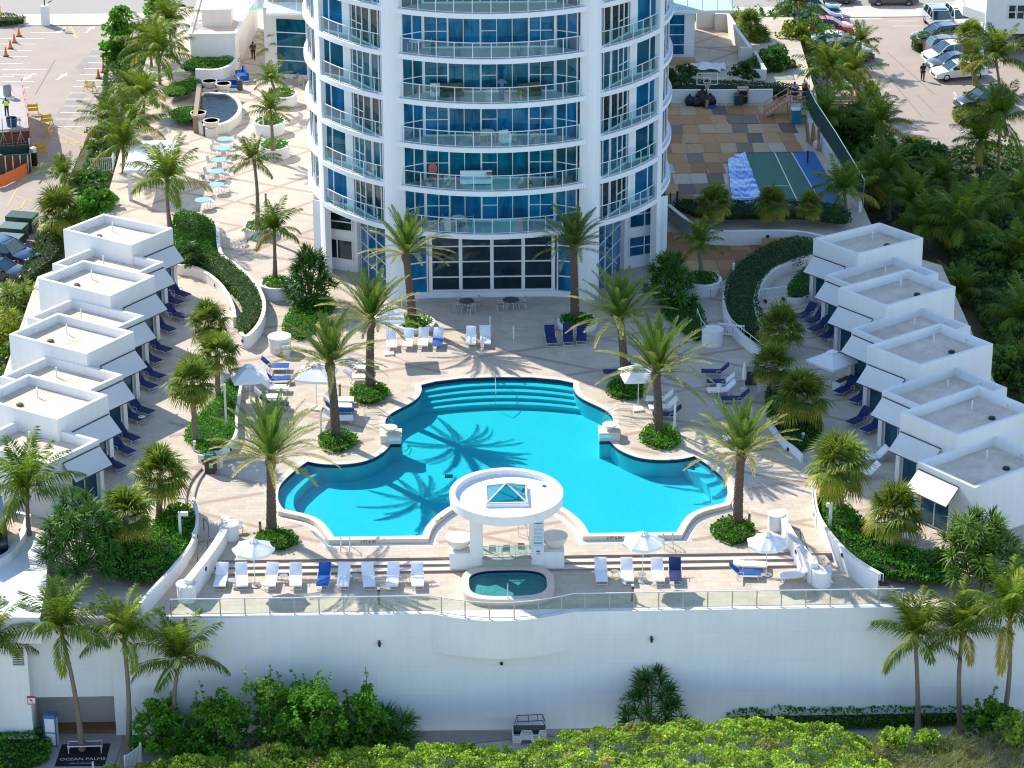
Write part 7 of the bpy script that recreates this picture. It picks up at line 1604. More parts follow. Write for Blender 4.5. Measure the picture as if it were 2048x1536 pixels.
# ================================================================ PEOPLE (one skinned body each, clothes as parts)
def figure(label,px,py,z,h,rz,top,legs,skin='skin',pose='walk',hat=None,vest=None,cat='person'):
    b=G(px,py,z) if not isinstance(px,Vector) else px
    t=thing('person',label,cat,b,rz); s=h/1.75
    st=.20 if pose=='walk' else .03
    J=dict(pel=(0,0,.95),ch=(0,.0,1.28),nk=(0,.01,1.48),hd=(0,.03,1.58),tp=(0,.03,1.70),
      lh=(-.10,0,.90),lk=(-.11,st*.7+.03,.50),la=(-.11,st,.08),lt=(-.12,st+.16,.04),rh=(.10,0,.90),rk=(.11,-st*.2+.04,.50),ra=(.11,-st,.09),rt=(.12,-st+.15,.04),
      ls=(-.20,0,1.42),le=(-.27,-.05-st*.4,1.14),lw=(-.25,.06-st*.4,.88),lf=(-.245,.09-st*.4,.79),rs=(.20,0,1.42),re=(.27,-.02+st*.4,1.14),rw=(.25,.12+st*.4,.90),rf=(.245,.15+st*.4,.81))
    if pose=='lean': J.update(le=(-.30,.12,1.15),lw=(-.22,.38,1.06),lf=(-.20,.46,1.05),re=(.30,.12,1.15),rw=(.22,.38,1.06),rf=(.20,.46,1.05),ch=(0,.08,1.26),nk=(0,.15,1.44),hd=(0,.2,1.53),tp=(0,.22,1.65),ls=(-.2,.1,1.4),rs=(.2,.1,1.4))
    if pose=='face': J.update(le=(-.32,.16,1.22),lw=(-.12,.2,1.44),lf=(-.07,.16,1.56),re=(.32,.16,1.22),rw=(.12,.2,1.44),rf=(.07,.16,1.56))
    rad=dict(pel=.15,ch=.16,nk=.06,hd=.10,tp=.075,lh=.09,lk=.062,la=.045,lt=.04,rh=.09,rk=.062,ra=.045,rt=.04,ls=.065,le=.048,lw=.036,lf=.04,rs=.065,re=.048,rw=.036,rf=.04)
    E=[('pel','ch'),('ch','nk'),('nk','hd'),('hd','tp'),('pel','lh'),('lh','lk'),('lk','la'),('la','lt'),('pel','rh'),('rh','rk'),('rk','ra'),('ra','rt'),('ch','ls'),('ls','le'),('le','lw'),('lw','lf'),('ch','rs'),('rs','re'),('re','rw'),('rw','rf')]
    def skinmesh(names,name,m,grow=0.,lift=None):
        ks=[k for k in J if k in names]; me=bpy.data.meshes.new(name); me.from_pydata([tuple(c*s for c in J[k]) for k in ks],[(ks.index(a),ks.index(b_)) for a,b_ in E if a in ks and b_ in ks],[])
        o=bpy.data.objects.new(name,me); COL.objects.link(o); md=o.modifiers.new('skin','SKIN'); md.use_smooth_shade=True
        for i,k in enumerate(ks): r=(rad[k]+grow)*s; me.skin_vertices[0].data[i].radius=(r,r*(.72 if k in('pel','ch') else 1)); 
        me.skin_vertices[0].data[0].use_root=True
        sb=o.modifiers.new('sub','SUBSURF'); sb.levels=1; sb.render_levels=1
        bpy.context.view_layer.update(); ev=bpy.data.meshes.new_from_object(o.evaluated_get(bpy.context.evaluated_depsgraph_get())); COL.objects.unlink(o); bpy.data.objects.remove(o)
        ev.name=name; ev.materials.clear(); ev.materials.append(m); ev.polygons.foreach_set('use_smooth',[True]*len(ev.polygons)); o=bpy.data.objects.new(name,ev); COL.objects.link(o); o.parent=t; return o
    skinmesh(set(J),'body',MT[skin])
    skinmesh({'pel','lh','lk','la','rh','rk','ra'},'trousers',legs,.022)
    skinmesh({'pel','ch','ls','le','rs','re'},'shirt',top,.026)
    hd=J['hd']
    m=MB(); m.lathe([(.105*s,-.02),(.112*s,.04*s),(.10*s,.10*s),(.06*s,.15*s),(0,.165*s)],(hd[0]*s,(hd[1]-.015)*s,(hd[2]+.0)*s),14); m.build('hard_hat' if hat else 'hair',hat or MT['black'],t,True)
    for q in ('lt','rt'): p=J[q]; m=MB(); m.box((p[0]*s,(p[1]-.06)*s,.045*s),(.10*s,.28*s,.09*s),0,.85); m.build('shoe',MT['black'],t)
    if vest: m=MB(); m.lathe([(.19*s,.98*s),(.215*s,1.2*s),(.20*s,1.4*s)],(0,.02,0),14,1,.75); m.build('safety_vest',vest,t,True)
    return t
cl=lambda n,c: mat('cloth_'+n,c,.85,.12,7)
figure('person in dark blue top and black trousers walking across the right car park',1845,161,-3.03,1.72,R(170),cl('navy',(.02,.025,.07)),cl('black',(.012,.012,.015)))
figure('person in dark shirt and black trousers seen from behind beside the pump house',507,119,0,1.72,R(5),cl('slate',(.04,.045,.055)),cl('black2',(.012,.012,.015)),'skin','walk')
lime=mat('vest_lime',(.55,.75,.06),.7,.1,5)
# ================================================================ TIMBER STAIRS AT THE COURT
g=G(1530,232); zt=1.35; sx_=onY(1572,205,g.y+.8).x
t=thing('timber_stairs','raw timber stairs and platform at the far right corner of the court','stairs',(g.x,g.y,0)); pine=mat('pink_pine',(.62,.36,.24),.75,.15,5,stretch=(8,1,1))
m=MB()
for k in range(7): m.box((.25+k*.27,.2,.19*(k+1)-.03),(.30,1.15,.05))
m.build('treads',pine,t)
for y in (-.38,.78): m=MB(); m.slab((0,y,-.02),(2.0,y,1.32),(2.0,y,1.55),(-.1,y,.18),.05); m.build('stringer',pine,t)
m=MB(); m.box((3.0,.5,zt),(2.1,1.9,.12)); m.build('platform',pine,t)
for x in (2.1,3.95):
    for y in (-.35,1.35): m=MB(); m.box((x,y,zt/2+.5),(.11,.11,zt+1.0)); m.build('post',pine,t)
m=MB(); m.box((3.0,1.38,zt+.95),(2.0,.06,.1)); m.box((3.0,1.38,zt+.5),(2.0,.05,.08)); m.box((3.0,-.38,zt+.95),(2.0,.06,.1)); m.box((3.0,-.38,zt+.5),(2.0,.05,.08)); m.tube([(0,-.42,1.0),(2.05,-.42,2.3)],.05,5); m.tube([(0,.8,1.0),(2.05,.8,2.3)],.05,5)
for x in (.0,1.0): m.box((x,-.42,.55+.65*x),(.08,.08,1.0)); m.box((x,.8,.55+.65*x),(.08,.08,1.0))
m.build('handrail',pine,t)
figure('worker in pink shirt and dark hat standing on the timber platform, left of two',Vector((g.x+2.6,g.y+.35,zt+.06)),0,0,1.68,R(150),cl('pink',(.62,.42,.52)),cl('navy2',(.02,.03,.07)),'skin','lean',mat('hat_blue',(.02,.06,.2),.4,.05,5))
figure('worker in yellow shirt and white hard hat standing on the timber platform, right of two',Vector((g.x+3.4,g.y+.45,zt+.06)),0,0,1.76,R(200),cl('amber',(.75,.38,.03)),cl('dark3',(.02,.02,.04)),'skin','lean',mat('hat_white',(.8,.8,.8),.4,.05,5))
t=thing('timber_landing','brown timber deck with slatted railing behind the green windscreen','platform',G(1668,232,-1)); m=MB(); m.box((0,0,1.0),(3.6,3.0,.15)); m.build('platform',MT['wood'],t)
for x in (-1.7,1.7):
    for y in (-1.4,1.4): m=MB(); m.box((x,y,.5),(.14,.14,3.4)); m.build('post',MT['wood'],t)
m=MB()
for z in (1.25,1.5,1.75,2.0,2.2): m.box((0,-1.4,z),(3.5,.05,.12)); m.box((1.72,0,z),(.05,2.9,.12))
m.build('railing_slats',MT['wood'],t)
# basketball hoop
b=G(1413,208); t=thing('basketball_hoop','glass basketball backboard with orange ring over the rubbish bags','basketball hoop',(b.x,b.y,0)); zc=HT(1412,158,b.y)
m=MB(); m.tube([(0,.3,0),(0,.3,zc-.3),(0,0,zc-.1)],.07,8); m.build('pole',MT['black'],t)
m=MB()
for q in [((-.9,zc-.5),(.9,zc-.5)),((.9,zc-.5),(.9,zc+.55)),((.9,zc+.55),(-.9,zc+.55)),((-.9,zc+.55),(-.9,zc-.5)),((-.3,zc-.3),(.3,zc-.3)),((.3,zc-.3),(.3,zc+.15)),((.3,zc+.15),(-.3,zc+.15)),((-.3,zc+.15),(-.3,zc-.3))]: m.tube([(q[0][0],-.05,q[0][1]),(q[1][0],-.05,q[1][1])],.035,4)
bb=m.build('backboard_frame',MT['paint'],t); m=MB(); m.box((0,-.02,zc),(1.78,.015,1.03)); m.build('backboard_glass',MT['frontglass'],bb)
m=MB(); m.tube([(.23*math.cos(a),-.33+.23*math.sin(a),zc-.35) for a in [2*math.pi*i/16 for i in range(17)]],.025,5); m.box((0,-.07,zc-.35),(.25,.1,.12)); rg=m.build('ring',MT['orange'],t); m=MB()
for i in range(10): a=2*math.pi*i/10; m.tube([(.22*math.cos(a),-.33+.22*math.sin(a),zc-.36),(.11*math.cos(a+.5),-.33+.11*math.sin(a+.5),zc-.82)],.012,3)
m.build('net',MT['towel'],rg)
for px,py,r,h,lab in [(1379,212,.42,1.0,'tied black rubbish bag standing left of the heap'),(1394,212,.6,.85,'black rubbish bag left in the heap at the court wall'),(1410,212,.65,1.15,'tall black rubbish bag in the middle of the heap'),(1420,211,.55,1.0,'black rubbish bag right in the heap at the court wall'),(1404,209,.6,1.35,'black rubbish bag on top at the rear of the heap')]:
    rng=np.random.default_rng(int(px)); m=MB(); K=12; vs=[];fs=[]
    prof=[(.7,0),(1,.25),(1,.55),(.75,.82),(.3,.95),(.18,1.0),(.22,1.1)]
    for rr,zz in prof:
        for j in range(K): a=2*math.pi*j/K; q=rr*r*(1+rng.uniform(-.13,.13)); vs.append((q*math.cos(a),q*math.sin(a)*.8,zz*h*(1+rng.uniform(-.03,.03))))
    for i in range(len(prof)-1):
        for j in range(K): fs.append((i*K+j,i*K+(j+1)%K,(i+1)*K+(j+1)%K,(i+1)*K+j))
    m.add(vs,fs); tag(m.build('rubbish_bag',MT['black'],None,True,G(px,py)),lab,'rubbish bag','black rubbish bags')
b=G(1421,215); m=MB(); m.add([(-.8,-.4,.02),(0,-.5,.15),(.8,-.3,.02),(.7,.3,.05),(0,.35,.22),(-.7,.3,.03)],[(0,1,4,5),(1,2,3,4)]); tag(m.build('blue_sheet',MT['blue'],None,False,b),'small blue sheet on the boards before the rubbish bags','sheet')
t=thing('cardboard_roll','upright brown cardboard roll before the rubbish bags','roll',G(1413,216)); m=MB(); m.tube([(0,0,0),(.05,0,.7)],.14,10); m.build('roll',mat('cardboard',(.38,.22,.10),.85,.15,5),t)
t=thing('cardboard_box','brown cardboard box at the tower end of the court wall','box',G(1330,212)); m=MB(); m.box((0,0,.5),(.9,.6,1.0)); m.build('box',bpy.data.materials['cardboard'],t)
simplebin(1477,210,'dark teal round bin at the court wall',.75,.75,.9,'green','green'); simplebin(1592,246,'green wheeled bin with white sack below the timber platform',.8,.8,1.25,'teal','towel')
t=thing('material_rack','open timber frame with dark contents at the court wall','rack',G(1485,207)); m=MB()
for x in (-.45,.45):
    for y in (-.25,.25): m.box((x,y,.75),(.08,.08,1.5))
m.box((0,0,1.45),(1,.6,.08)); m.box((0,0,.75),(1,.6,.06)); m.build('frame',MT['wood'],t); m=MB(); m.box((0,0,.4),(.75,.45,.6)); m.box((0,0,1.0),(.7,.4,.4)); m.build('contents',MT['black'],t)
rs=random.Random(4)
for k in range(11):
    px,py=1612+k*2.4,282+k*2.0; b=G(px,py); m=MB(); a=rs.uniform(-.25,.25); m.slab((0,0,0),(.16,0,0),(.16+a,.55,1.75+rs.uniform(-.3,.2)),(a,.55,1.75),.05); tag(m.build('timber_board',MT['wood'],None,False,(b.x,b.y-.2,.02)),'raw timber plank leaning with others against the court side wall','plank','planks leaning at the court side wall')
t=thing('white_sack','white sack at the near end of the leaning planks','sack',G(1636,297)); m=MB(); m.lathe([(.35,0),(.45,.25),(.38,.6),(.1,.8),(0,.8)],(0,0,0),12); m.build('sack',MT['towel'],t,True)
t=thing('net_post','dark post standing on the blue part of the court','post',G(1615,325)); m=MB(); m.tube([(0,0,0),(0,0,1.05)],.08,8); m.build('post',MT['darkmetal'],t)
for k,(px,py,top) in enumerate([(1340,436,385),(1354,430,382)]):
    b=G(px,py); h=HT(px,top,b.y); m=MB(); m.tube([(0,0,0),(0,0,h)],.06 if k==0 else .09,8); tag(m.build('fence_post',MT['green'],None,True,b),'dark green fence post by the tower at the near court edge, %s one'%('thin' if k==0 else 'thick'),'fence post')
m=MB(); P=[G2(x,y) for x,y in [(1354,430),(1460,436),(1550,437),(1640,439)]]
for p in P[1:]: m.box((p[0],p[1],.85),(.06,.06,1.7))
m.tube([(p[0],p[1],1.68) for p in P],.03,5); m.ribbon(P,.01,.1,1.66); tag(m.build('mesh_fence',glass('fence_mesh',(.72,.76,.74),.5,.02)),'nearly invisible dark mesh fence along the near court edge','fence')
t=thing('plywood_panel','plywood panel leaning against the curved white court planter wall','panel',G(1553,497)); m=MB(); m.slab((-1.15,-.2,0),(1.15,-.2,0),(1.15,.1,.85),(-1.15,.1,.85),.03); m.build('panel',mat('leaning_ply',(.48,.27,.12),.75,.2,4,stretch=(1,6,6)),t)
t=thing('white_sheeting','crumpled white plastic sheeting on the rear terrace','sheeting',G(1408,138)); m=MB(); rng=np.random.default_rng(3); vs=[(x*.5-1.6+rng.uniform(-.1,.1),y*.5-1.2+rng.uniform(-.1,.1),.05+rng.uniform(0,.45)) for y in range(6) for x in range(8)]; m.add(vs,[(j*8+i,j*8+i+1,j*8+i+9,j*8+i+8) for j in range(5) for i in range(7) if not (i in (0,6) and j in (0,4))]); m.build('sheet',MT['towel'],t)
t=thing('timber_stack','low stack of brown timber below the pavilion window','timber',G(1362,128)); m=MB(); m.box((0,0,.25),(2.6,.9,.5)); m.build('boards',MT['wood'],t)
# ================================================================ LEFT CAR PARK: CONES, BARRICADES, SITE
cp0=None
for k,(px,py) in enumerate([(38,72),(29,85),(21,97),(12,112),(207,144),(197,156),(218,128),(38,540),(25,548)]):
    lab=['furthest orange traffic cone of the row at the left edge','second furthest orange traffic cone of the row at the left edge','third orange traffic cone of the row at the left edge','nearest orange traffic cone of the row at the left edge','middle one of three orange cones beside the palms at the car park edge','nearest one of three orange cones beside the palms at the car park edge','orange traffic cone half hidden by the tall broad leaved tree','orange traffic cone at the nose of the dark blue car','brownish traffic cone beside the dark blue car'][k]
    b=G(px,py,-3.03)
    if cp0 is None:
        cp0=thing('traffic_cone',lab,'traffic cone',b,0,'orange traffic cones'); m=MB(); m.lathe([(.19,.05),(.05,.88),(.03,.9),(0,.9)],(0,0,0),16); m.build('cone',MT['orange'],cp0,True); m=MB(); m.box((0,0,.025),(.5,.5,.05)); m.build('base',MT['black'],cp0)
    else: o=dup(cp0,b); o['label']=lab
b0=None
for k,(px,py,rz,lab) in enumerate([(66,228,R(10),'yellow folding barricade at the orange site fence'),(94,250,R(35),'yellow folding barricade standing in front of the painted hatching'),(180,182,R(-25),'yellow barricade with a white notice in the bays'),(98,272,R(80),'yellow barricade end on, below the hatching'),(82,308,R(30),'yellow barricade in the shade beside the skip')]):
    b=G(px,py,-3.03)
    if b0 is None:
        b0=thing('folding_barricade',lab,'barricade',b,rz,'yellow folding barricades'); 
        for s in (-1,1):
            m=MB(); 
            for x in (-.5,.5): m.tube([(x,s*.35,0),(x*.75,0,1.05)],.035,5)
            m.box((0,s*.10,.82),(.95,.03,.22)); m.box((0,s*.22,.45),(1.0,.03,.16)); m.build('leaf_frame',MT['yellow'],b0)
    else: o=dup(b0,b,rz); o['label']=lab
b=G(182,182,-3.03); m=MB(); m.box((0,-.16,.7),(.5,.03,.45),R(-25)); tag(m.build('notice_sign',MT['paint'],None,False,b),'white notice hung on the yellow barricade in the bays','sign')
b=G(92,50,-3.03); t=thing('site_pillar','white pillar with lamp post at the car park exit','pillar',b); m=MB(); m.box((0,0,1.0),(.8,.6,2.0)); m.build('pillar',MT['white'],t); m=MB(); m.tube([(0,0,2),(0,0,3.0)],.06,6); m.box((0,0,3.1),(.7,.35,.15)); m.tube([(.35,0,2.3),(.75,0,2.5)],.05,5); m.build('lamp',MT['darkmetal'],t)
b=G(3,50,-3.03); t=thing('sign_post','yellow post at the top left picture edge','post',b); m=MB(); m.tube([(0,0,0),(0,0,2.0)],.05,6); m.build('post',MT['yellow'],t)
stt=thing('site_scaffold','steel scaffold deck draped with orange mesh at the left edge','scaffold',(-41.5,84,-3)); zs=-.3
q=[G2(x,y,zs) for x,y in [(-30,178),(44,172),(58,255),(-30,262)]]
m=MB(); m.prism(q,zs-.12,zs); rel(m.build('deck',mat('grey_decking',(.40,.39,.38),.85,.2,2)),stt)
q2=[G2(x,y,zs) for x,y in [(-30,178),(20,174),(30,200),(-30,196)]]; m=MB(); m.prism(q2,zs+.01,zs+.12); rel(m.build('concrete_slab',MT['paint']),stt)
e0,e1=Vector((*q[1],0)),Vector((*q[2],0)); m=MB()
for k in range(7):
    p=e0+(e1-e0)*(k/6); m.tube([(p.x,p.y,-3),(p.x,p.y,zs+1.3)],.045,5)
for z in (zs+.4,zs+1.2,-1.8): m.tube([(e0.x,e0.y,z),(e1.x,e1.y,z)],.035,5)
f0=Vector((*q[3],0))
for k in range(6):
    p=e1+(f0-e1)*(k/5); m.tube([(p.x,p.y,-3),(p.x,p.y,zs+1.0)],.045,5)
    if k<5: p2=e1+(f0-e1)*((k+1)/5); m.tube([(p.x,p.y,-3+2.4*(k%2)),(p2.x,p2.y,-.6-2.4*(k%2))],.03,5)
for z in (-.55,-1.6): m.tube([(e1.x,e1.y,z),(f0.x,f0.y,z)],.035,5)
rel(m.build('scaffold_tubes',MT['railmetal']),stt)
m=MB(); rng=np.random.default_rng(2); K=14
for k in range(K):
    a=e0+(e1-e0)*(k/K);b_=e0+(e1-e0)*((k+1)/K); m.quad((a.x+.1*rng.random(),a.y,-3),(b_.x+.1*rng.random(),b_.y,-3),(b_.x+.06,b_.y,zs+1.15+.15*rng.random()),(a.x+.06,a.y,zs+1.15+.15*rng.random()))
rel(m.build('orange_mesh',mat('orange_mesh',(.85,.19,.05),.8,.25,4)),stt)
m=MB(); fa=f0-Vector((0,.1,0)); m.quad((f0.x,f0.y+.3,-3),(e1.x,e1.y+.3,-3),(e1.x,e1.y+.3,-.6),(f0.x,f0.y+.3,-.6)); rel(m.build('red_panel',mat('rust_panel',(.28,.07,.04),.8,.3,2)),stt)
pz=G(12,232,zs); figure('worker in lime safety vest standing at a blue tub on the scaffold deck',Vector((pz.x+.1,pz.y,zs)),0,0,1.7,R(20),cl('grey4',(.1,.1,.1)),cl('black5',(.02,.02,.02)),'skin','lean',None,lime)
t=thing('plastic_tub','dark blue tub in front of the worker on the scaffold deck','tub',G(24,252,zs)); m=MB(); m.lathe([(.42,0),(.5,.75),(.46,.75),(.4,.1),(0,.1)],(0,0,0),16); m.build('tub',mat('tub_blue',(.02,.05,.14),.5,.1,4),t,True)
t=thing('water_drum','grey tank on the pale concrete slab at the site','tank',G(15,192,zs+.1)); m=MB(); m.lathe([(.38,0),(.4,.9),(.3,1.1),(0,1.15)],(0,0,0),14); m.build('tank',mat('tank_grey',(.22,.26,.26),.6,.1,4),t,True)
t=thing('waste_skip','open dark green skip at the left edge below the scaffold','skip',G(10,340,-3.03),R(8)); m=MB(); o_=[(-2.6,-1.2),(2.2,-1.2),(2.2,1.3),(-2.6,1.3)]; m.ribbon(o_,.08,.1,1.75,True); m.sheet(o_,.3); m.build('body',MT['green'],t); m=MB()
for x in np.linspace(-2.4,2.0,8): m.box((x,-1.25,.9),(.1,.08,1.6))
for y in np.linspace(-1,1.1,4): m.box((2.25,y,.9),(.08,.1,1.6))
m.build('ribs',MT['steel'],t); m=MB(); rng=np.random.default_rng(5)
for k in range(22): m.box((rng.uniform(-2.3,1.9),rng.uniform(-.9,1.0),rng.uniform(.5,1.2)),(rng.uniform(.3,1.1),rng.uniform(.2,.6),rng.uniform(.1,.4)),rng.uniform(0,3))
m.build('rubble',mat('rubble',(.28,.33,.35),.9,.3,3),t)
m=MB(); rng=np.random.default_rng(8); P=[G(x,y,-3) for x,y in [(-12,378),(10,372),(30,362),(52,352),(66,330),(62,300)]]
for a,b_ in zip(P[:-1],P[1:]): m.quad((a.x,a.y,-3),(b_.x,b_.y,-3),(b_.x,b_.y+.25,-2.1+.2*rng.random()),(a.x,a.y+.25,-2.1+.2*rng.random()))
tag(m.build('barrier_netting',bpy.data.materials['orange_mesh']),'sagging orange barrier netting round the skip','netting')
t=thing('fuel_pump','small dark machine with white top and yellow base beside the orange netting','machine',G(69,334,-3.03)); m=MB(); m.box((0,0,.75),(.55,.5,1.2)); m.build('body',MT['black'],t); m=MB(); m.lathe([(.27,1.35),(.27,1.75),(.1,1.85),(0,1.85)],(0,0,0),12); m.build('top',MT['paint'],t); m=MB(); m.box((0,0,.08),(.8,.8,.16)); m.build('base',MT['yellow'],t)
t=thing('kiosk_post','white guard post at the orange netting','post',G(61,316,-3.03)); m=MB(); m.box((0,0,.9),(.14,.14,1.8)); m.build('post',MT['paint'],t)
for k,(px,py,s_) in enumerate([(46,462,1.15),(29,484,1.0),(21,506,1.0)]):
    t=thing('dumpster',['largest dark green dumpster furthest back','middle green dumpster with pale lid','nearest green dumpster with pale lid beside the blue car'][k],'dumpster',G(px,py,-3.03),R(-14),'green dumpsters'); m=MB(); m.box((0,0,.75),(1.9*s_,1.4,1.2),0,1.06); m.build('body',MT['green'],t)
    m=MB(); m.box((0,0,1.4),(2.0*s_,1.5,.07)); m.build('lid',mat('dumpster_lid',(.09,.15,.14),.5,.15,3) if k else MT['green'],t)
    for x in (-.7,.7):
        m=MB(); m.lathe([(0,-.04),(.1,-.04),(.1,.04),(0,.04)],(x*s_,-.55,.1),10); m.build('caster',MT['black'],t)
    m=MB(); m.box((1.0*s_,0,.6),(.12,.5,.12)); m.build('side_pocket',MT['green'],t)
# white house corner at the upper right
y5=G(2000,110,-3).y; xh=onY(1972,30,y5).x
hs=thing('white_house','white house corner with paned window and balcony at the upper right','house',(xh+6,y5+4,-3)); zt_=9
m=MB(); m.prism([(xh,y5),(xh+20,y5-2),(xh+20,y5+16),(xh,y5+16)],HT(2000,66,y5),zt_); rel(m.build('wall',MT['white']),hs)
m=MB(); m.prism([(xh+4.5,y5+.5),(xh+20,y5-1),(xh+20,y5+16),(xh+4.5,y5+16)],-3.1,HT(2000,66,y5)+.02); rel(m.build('lower_wall',MT['white']),hs)
w0,w1=onY(2016,20,y5).x,onY(2047,20,y5).x; za,zb=HT(2016,36,y5),HT(2016,8,y5); yy=lambda x:y5-.1*(x-xh)-.04
m=MB(); m.quad((w0,yy(w0),za),(w1,yy(w1),za),(w1,yy(w1),zb),(w0,yy(w0),zb)); o=rel(m.build('window',MT['wdark']),hs)
m=MB()
for f in (0,.46,.54,1): x=w0+(w1-w0)*f; m.box((x,yy(x)-.02,(za+zb)/2),(.08,.08,zb-za))
for z in (za,(za+zb)/2,zb): m.box(((w0+w1)/2,yy((w0+w1)/2)-.02,z),(w1-w0,.09,.08))
mo=m.build('mullions',MT['paint']); mo.parent=o
m=MB(); m.ribbon([(xh+.2,y5+.1),(xh-1.6,y5+3),(xh-1.6,y5+7)],.18,HT(1975,48,y5),HT(1975,28,y5)); rel(m.build('balcony_parapet',MT['white']),hs)
# ================================================================ THINGS AT THE FOOT OF THE WALL
for px,py,lab in [(186,1378,'left shower head on the grey tiled wall'),(236,1378,'right shower head on the grey tiled wall')]:
    p=onY(px,py,-5.86); t=thing('wall_shower',lab,'shower',p); m=MB(); m.tube([(0,0,.2),(0,-.12,.25),(0,-.4,.2),(0,-.5,.0)],.03,6); m.lathe([(.0,0),(.13,-.06),(.13,-.09),(0,-.09)],(0,-.5,.02),12); m.build('shower_arm',MT['darkmetal'],t)
p=onY(121,1382,-5.86); m=MB(); m.box((0,0,0),(.42,.1,.3)); tag(m.build('hand_dryer',MT['metal'],None,False,p),'small white box on the grey tiled shower wall','box')
def walllight(px,py,label,kind=0):
    p=onY(px,py,-7.22); t=thing('wall_lantern',label,'wall light',p); m=MB(); m.box((0,0,.14),(.12,.08,.1)); m.build('bracket',MT['darkmetal'],t); m=MB(); m.lathe([(.06,-.16),(.10,.05),(.12,.08),(0,.14)],(0,-.12,0),10); m.build('lantern',MT['darkmetal'] if kind else MT['railmetal'],t)
walllight(759,1287,'grey wall lantern on the left half of the sea wall',1); walllight(1303,1278,'grey wall lantern on the right half of the sea wall',1)
p=onY(1003,1305,-7.22); t=thing('wall_camera','white wall lamp with a small dark box below the curved ledge','wall light',p); m=MB(); m.lathe([(.1,-.25),(.14,.05),(.05,.15),(0,.15)],(0,-.12,0),10); m.box((0,-.03,-.1),(.2,.06,.5)); m.build('lamp',MT['railmetal'],t); m=MB(); m.box((0,-.05,-.72),(.16,.1,.16)); m.build('dark_box',MT['black'],t)
b=G(105,1488,-8.2); t=thing('umbrella_box','tall blue edged white cabinet at the annex corner','cabinet',b,R(-8)); m=MB(); m.box((0,0,.95),(.66,.55,1.9)); m.build('body',MT['metal'],t); dk=mat('trim_blue',(.03,.12,.27),.5,.1,5); m=MB()
for x in (-.34,.34): m.box((x,-.285,.95),(.07,.05,1.9))
m.box((0,-.285,.92),(.7,.05,.06)); m.box((0,-.285,.04),(.7,.05,.07)); m.build('trim',dk,t); m=MB(); m.box((0,0,1.98),(.78,.66,.2),0,.8); m.build('lid',dk,t)
q=[G2(x,y,-8.19) for x,y in [(124,1489),(221,1487),(209,1532),(109,1533)]]; m=MB(); m.prism(q,-8.198,-8.178); cm=sum(p[0] for p in q)/4,sum(p[1] for p in q)/4
mt_=m.build('door_mat',mat('mat_black',(.012,.013,.016),.9,.2,10)); tag(mt_,'large black mat lettered in white below the bench','mat')
yl=G(165,1518,-8.17).y; xl=G(165,1518,-8.17).x; wt=mat('mat_white',(.6,.6,.58),.8,.1,10)
tx=text_part('mat_lettering','OCEAN PALMS',.40,wt,mt_,(xl,yl,-8.172),(0,0,0),.002); tx=text_part('mat_lettering','HOLLYWOOD BEACH',.14,wt,mt_,(xl,G(165,1526,-8.17).y-.02,-8.172),(0,0,0),.002)
b=G(171,1502,-8.2); t=thing('bench','bench with dark slatted seat and white frame on the black mat','bench',b,R(1)); m=MB(); m.box((0,.0,.46),(1.9,.5,.05)); m.build('seat',mat('grey_slats',(.16,.13,.12),.7,.2,4,stretch=(1,14,1)),t); m=MB(); m.tube([(-.98,-.28,.48),(.98,-.28,.48),(.98,.28,.48),(-.98,.28,.48),(-.98,-.28,.48)],.035,6); m.build('seat_frame',MT['metal'],t)
for x in (-.95,.95):
    for y in (-.26,.26): m=MB(); m.tube([(x,y,.47),(x,y,0)],.03,6); m.build('leg',MT['metal'],t)
t=thing('beach_gate','white slatted gate at the bottom of the picture','gate',G(252,1556,-8.2),R(58)); m=MB(); m.box((.75,0,1.35),(1.5,.07,.08)); m.box((.75,0,.2),(1.5,.07,.08)); m.box((.02,0,.75),(.1,.09,1.5)); m.box((1.48,0,.8),(.1,.09,1.6)); m.build('gate_frame',MT['metal'],t); m=MB()
for x in np.linspace(.14,1.36,11): m.box((x,0,.78),(.045,.04,1.15))
m.build('slats',MT['metal'],t)
t=thing('low_post','short white post below the black mat','post',G(187,1545,-8.2)); m=MB(); m.box((0,0,.35),(.12,.12,.7)); m.build('post',MT['metal'],t)
t=thing('white_fence_rail','white plank lying in the dune grass at the lower right','plank',G(1800,1500,-7.2)); m=MB(); m.box((0,0,.1),(3.6,.12,.14),R(3)); m.build('plank',MT['paint'],t)
# left terrace: white curved roofs of the lower annex
an=thing('terraced_annex','white terraced annex with curved parapet left of the big screw pine','building',G(50,1180,0))
q=[G2(x,y,.5) for x,y in [(-40,1080),(62,1062),(98,1078),(92,1172),(80,1235),(-40,1235)]]; m=MB(); m.prism(q,-1.2,.5); rel(m.build('wall',MT['white']),an)
P=[G2(x,y,.5) for x,y in [(28,1038),(58,1045),(45,1085),(20,1120),(-30,1150)]]; m=MB(); m.ribbon(P,.34,.4,1.05); rel(m.build('curved_parapet',MT['white']),an)
q=[G2(x,y,2.2) for x,y in [(-40,985),(4,992),(14,1060),(-40,1090)]]; m=MB(); m.prism(q,0,2.2); rel(m.build('glazed_corner',MT['wdark']),an)
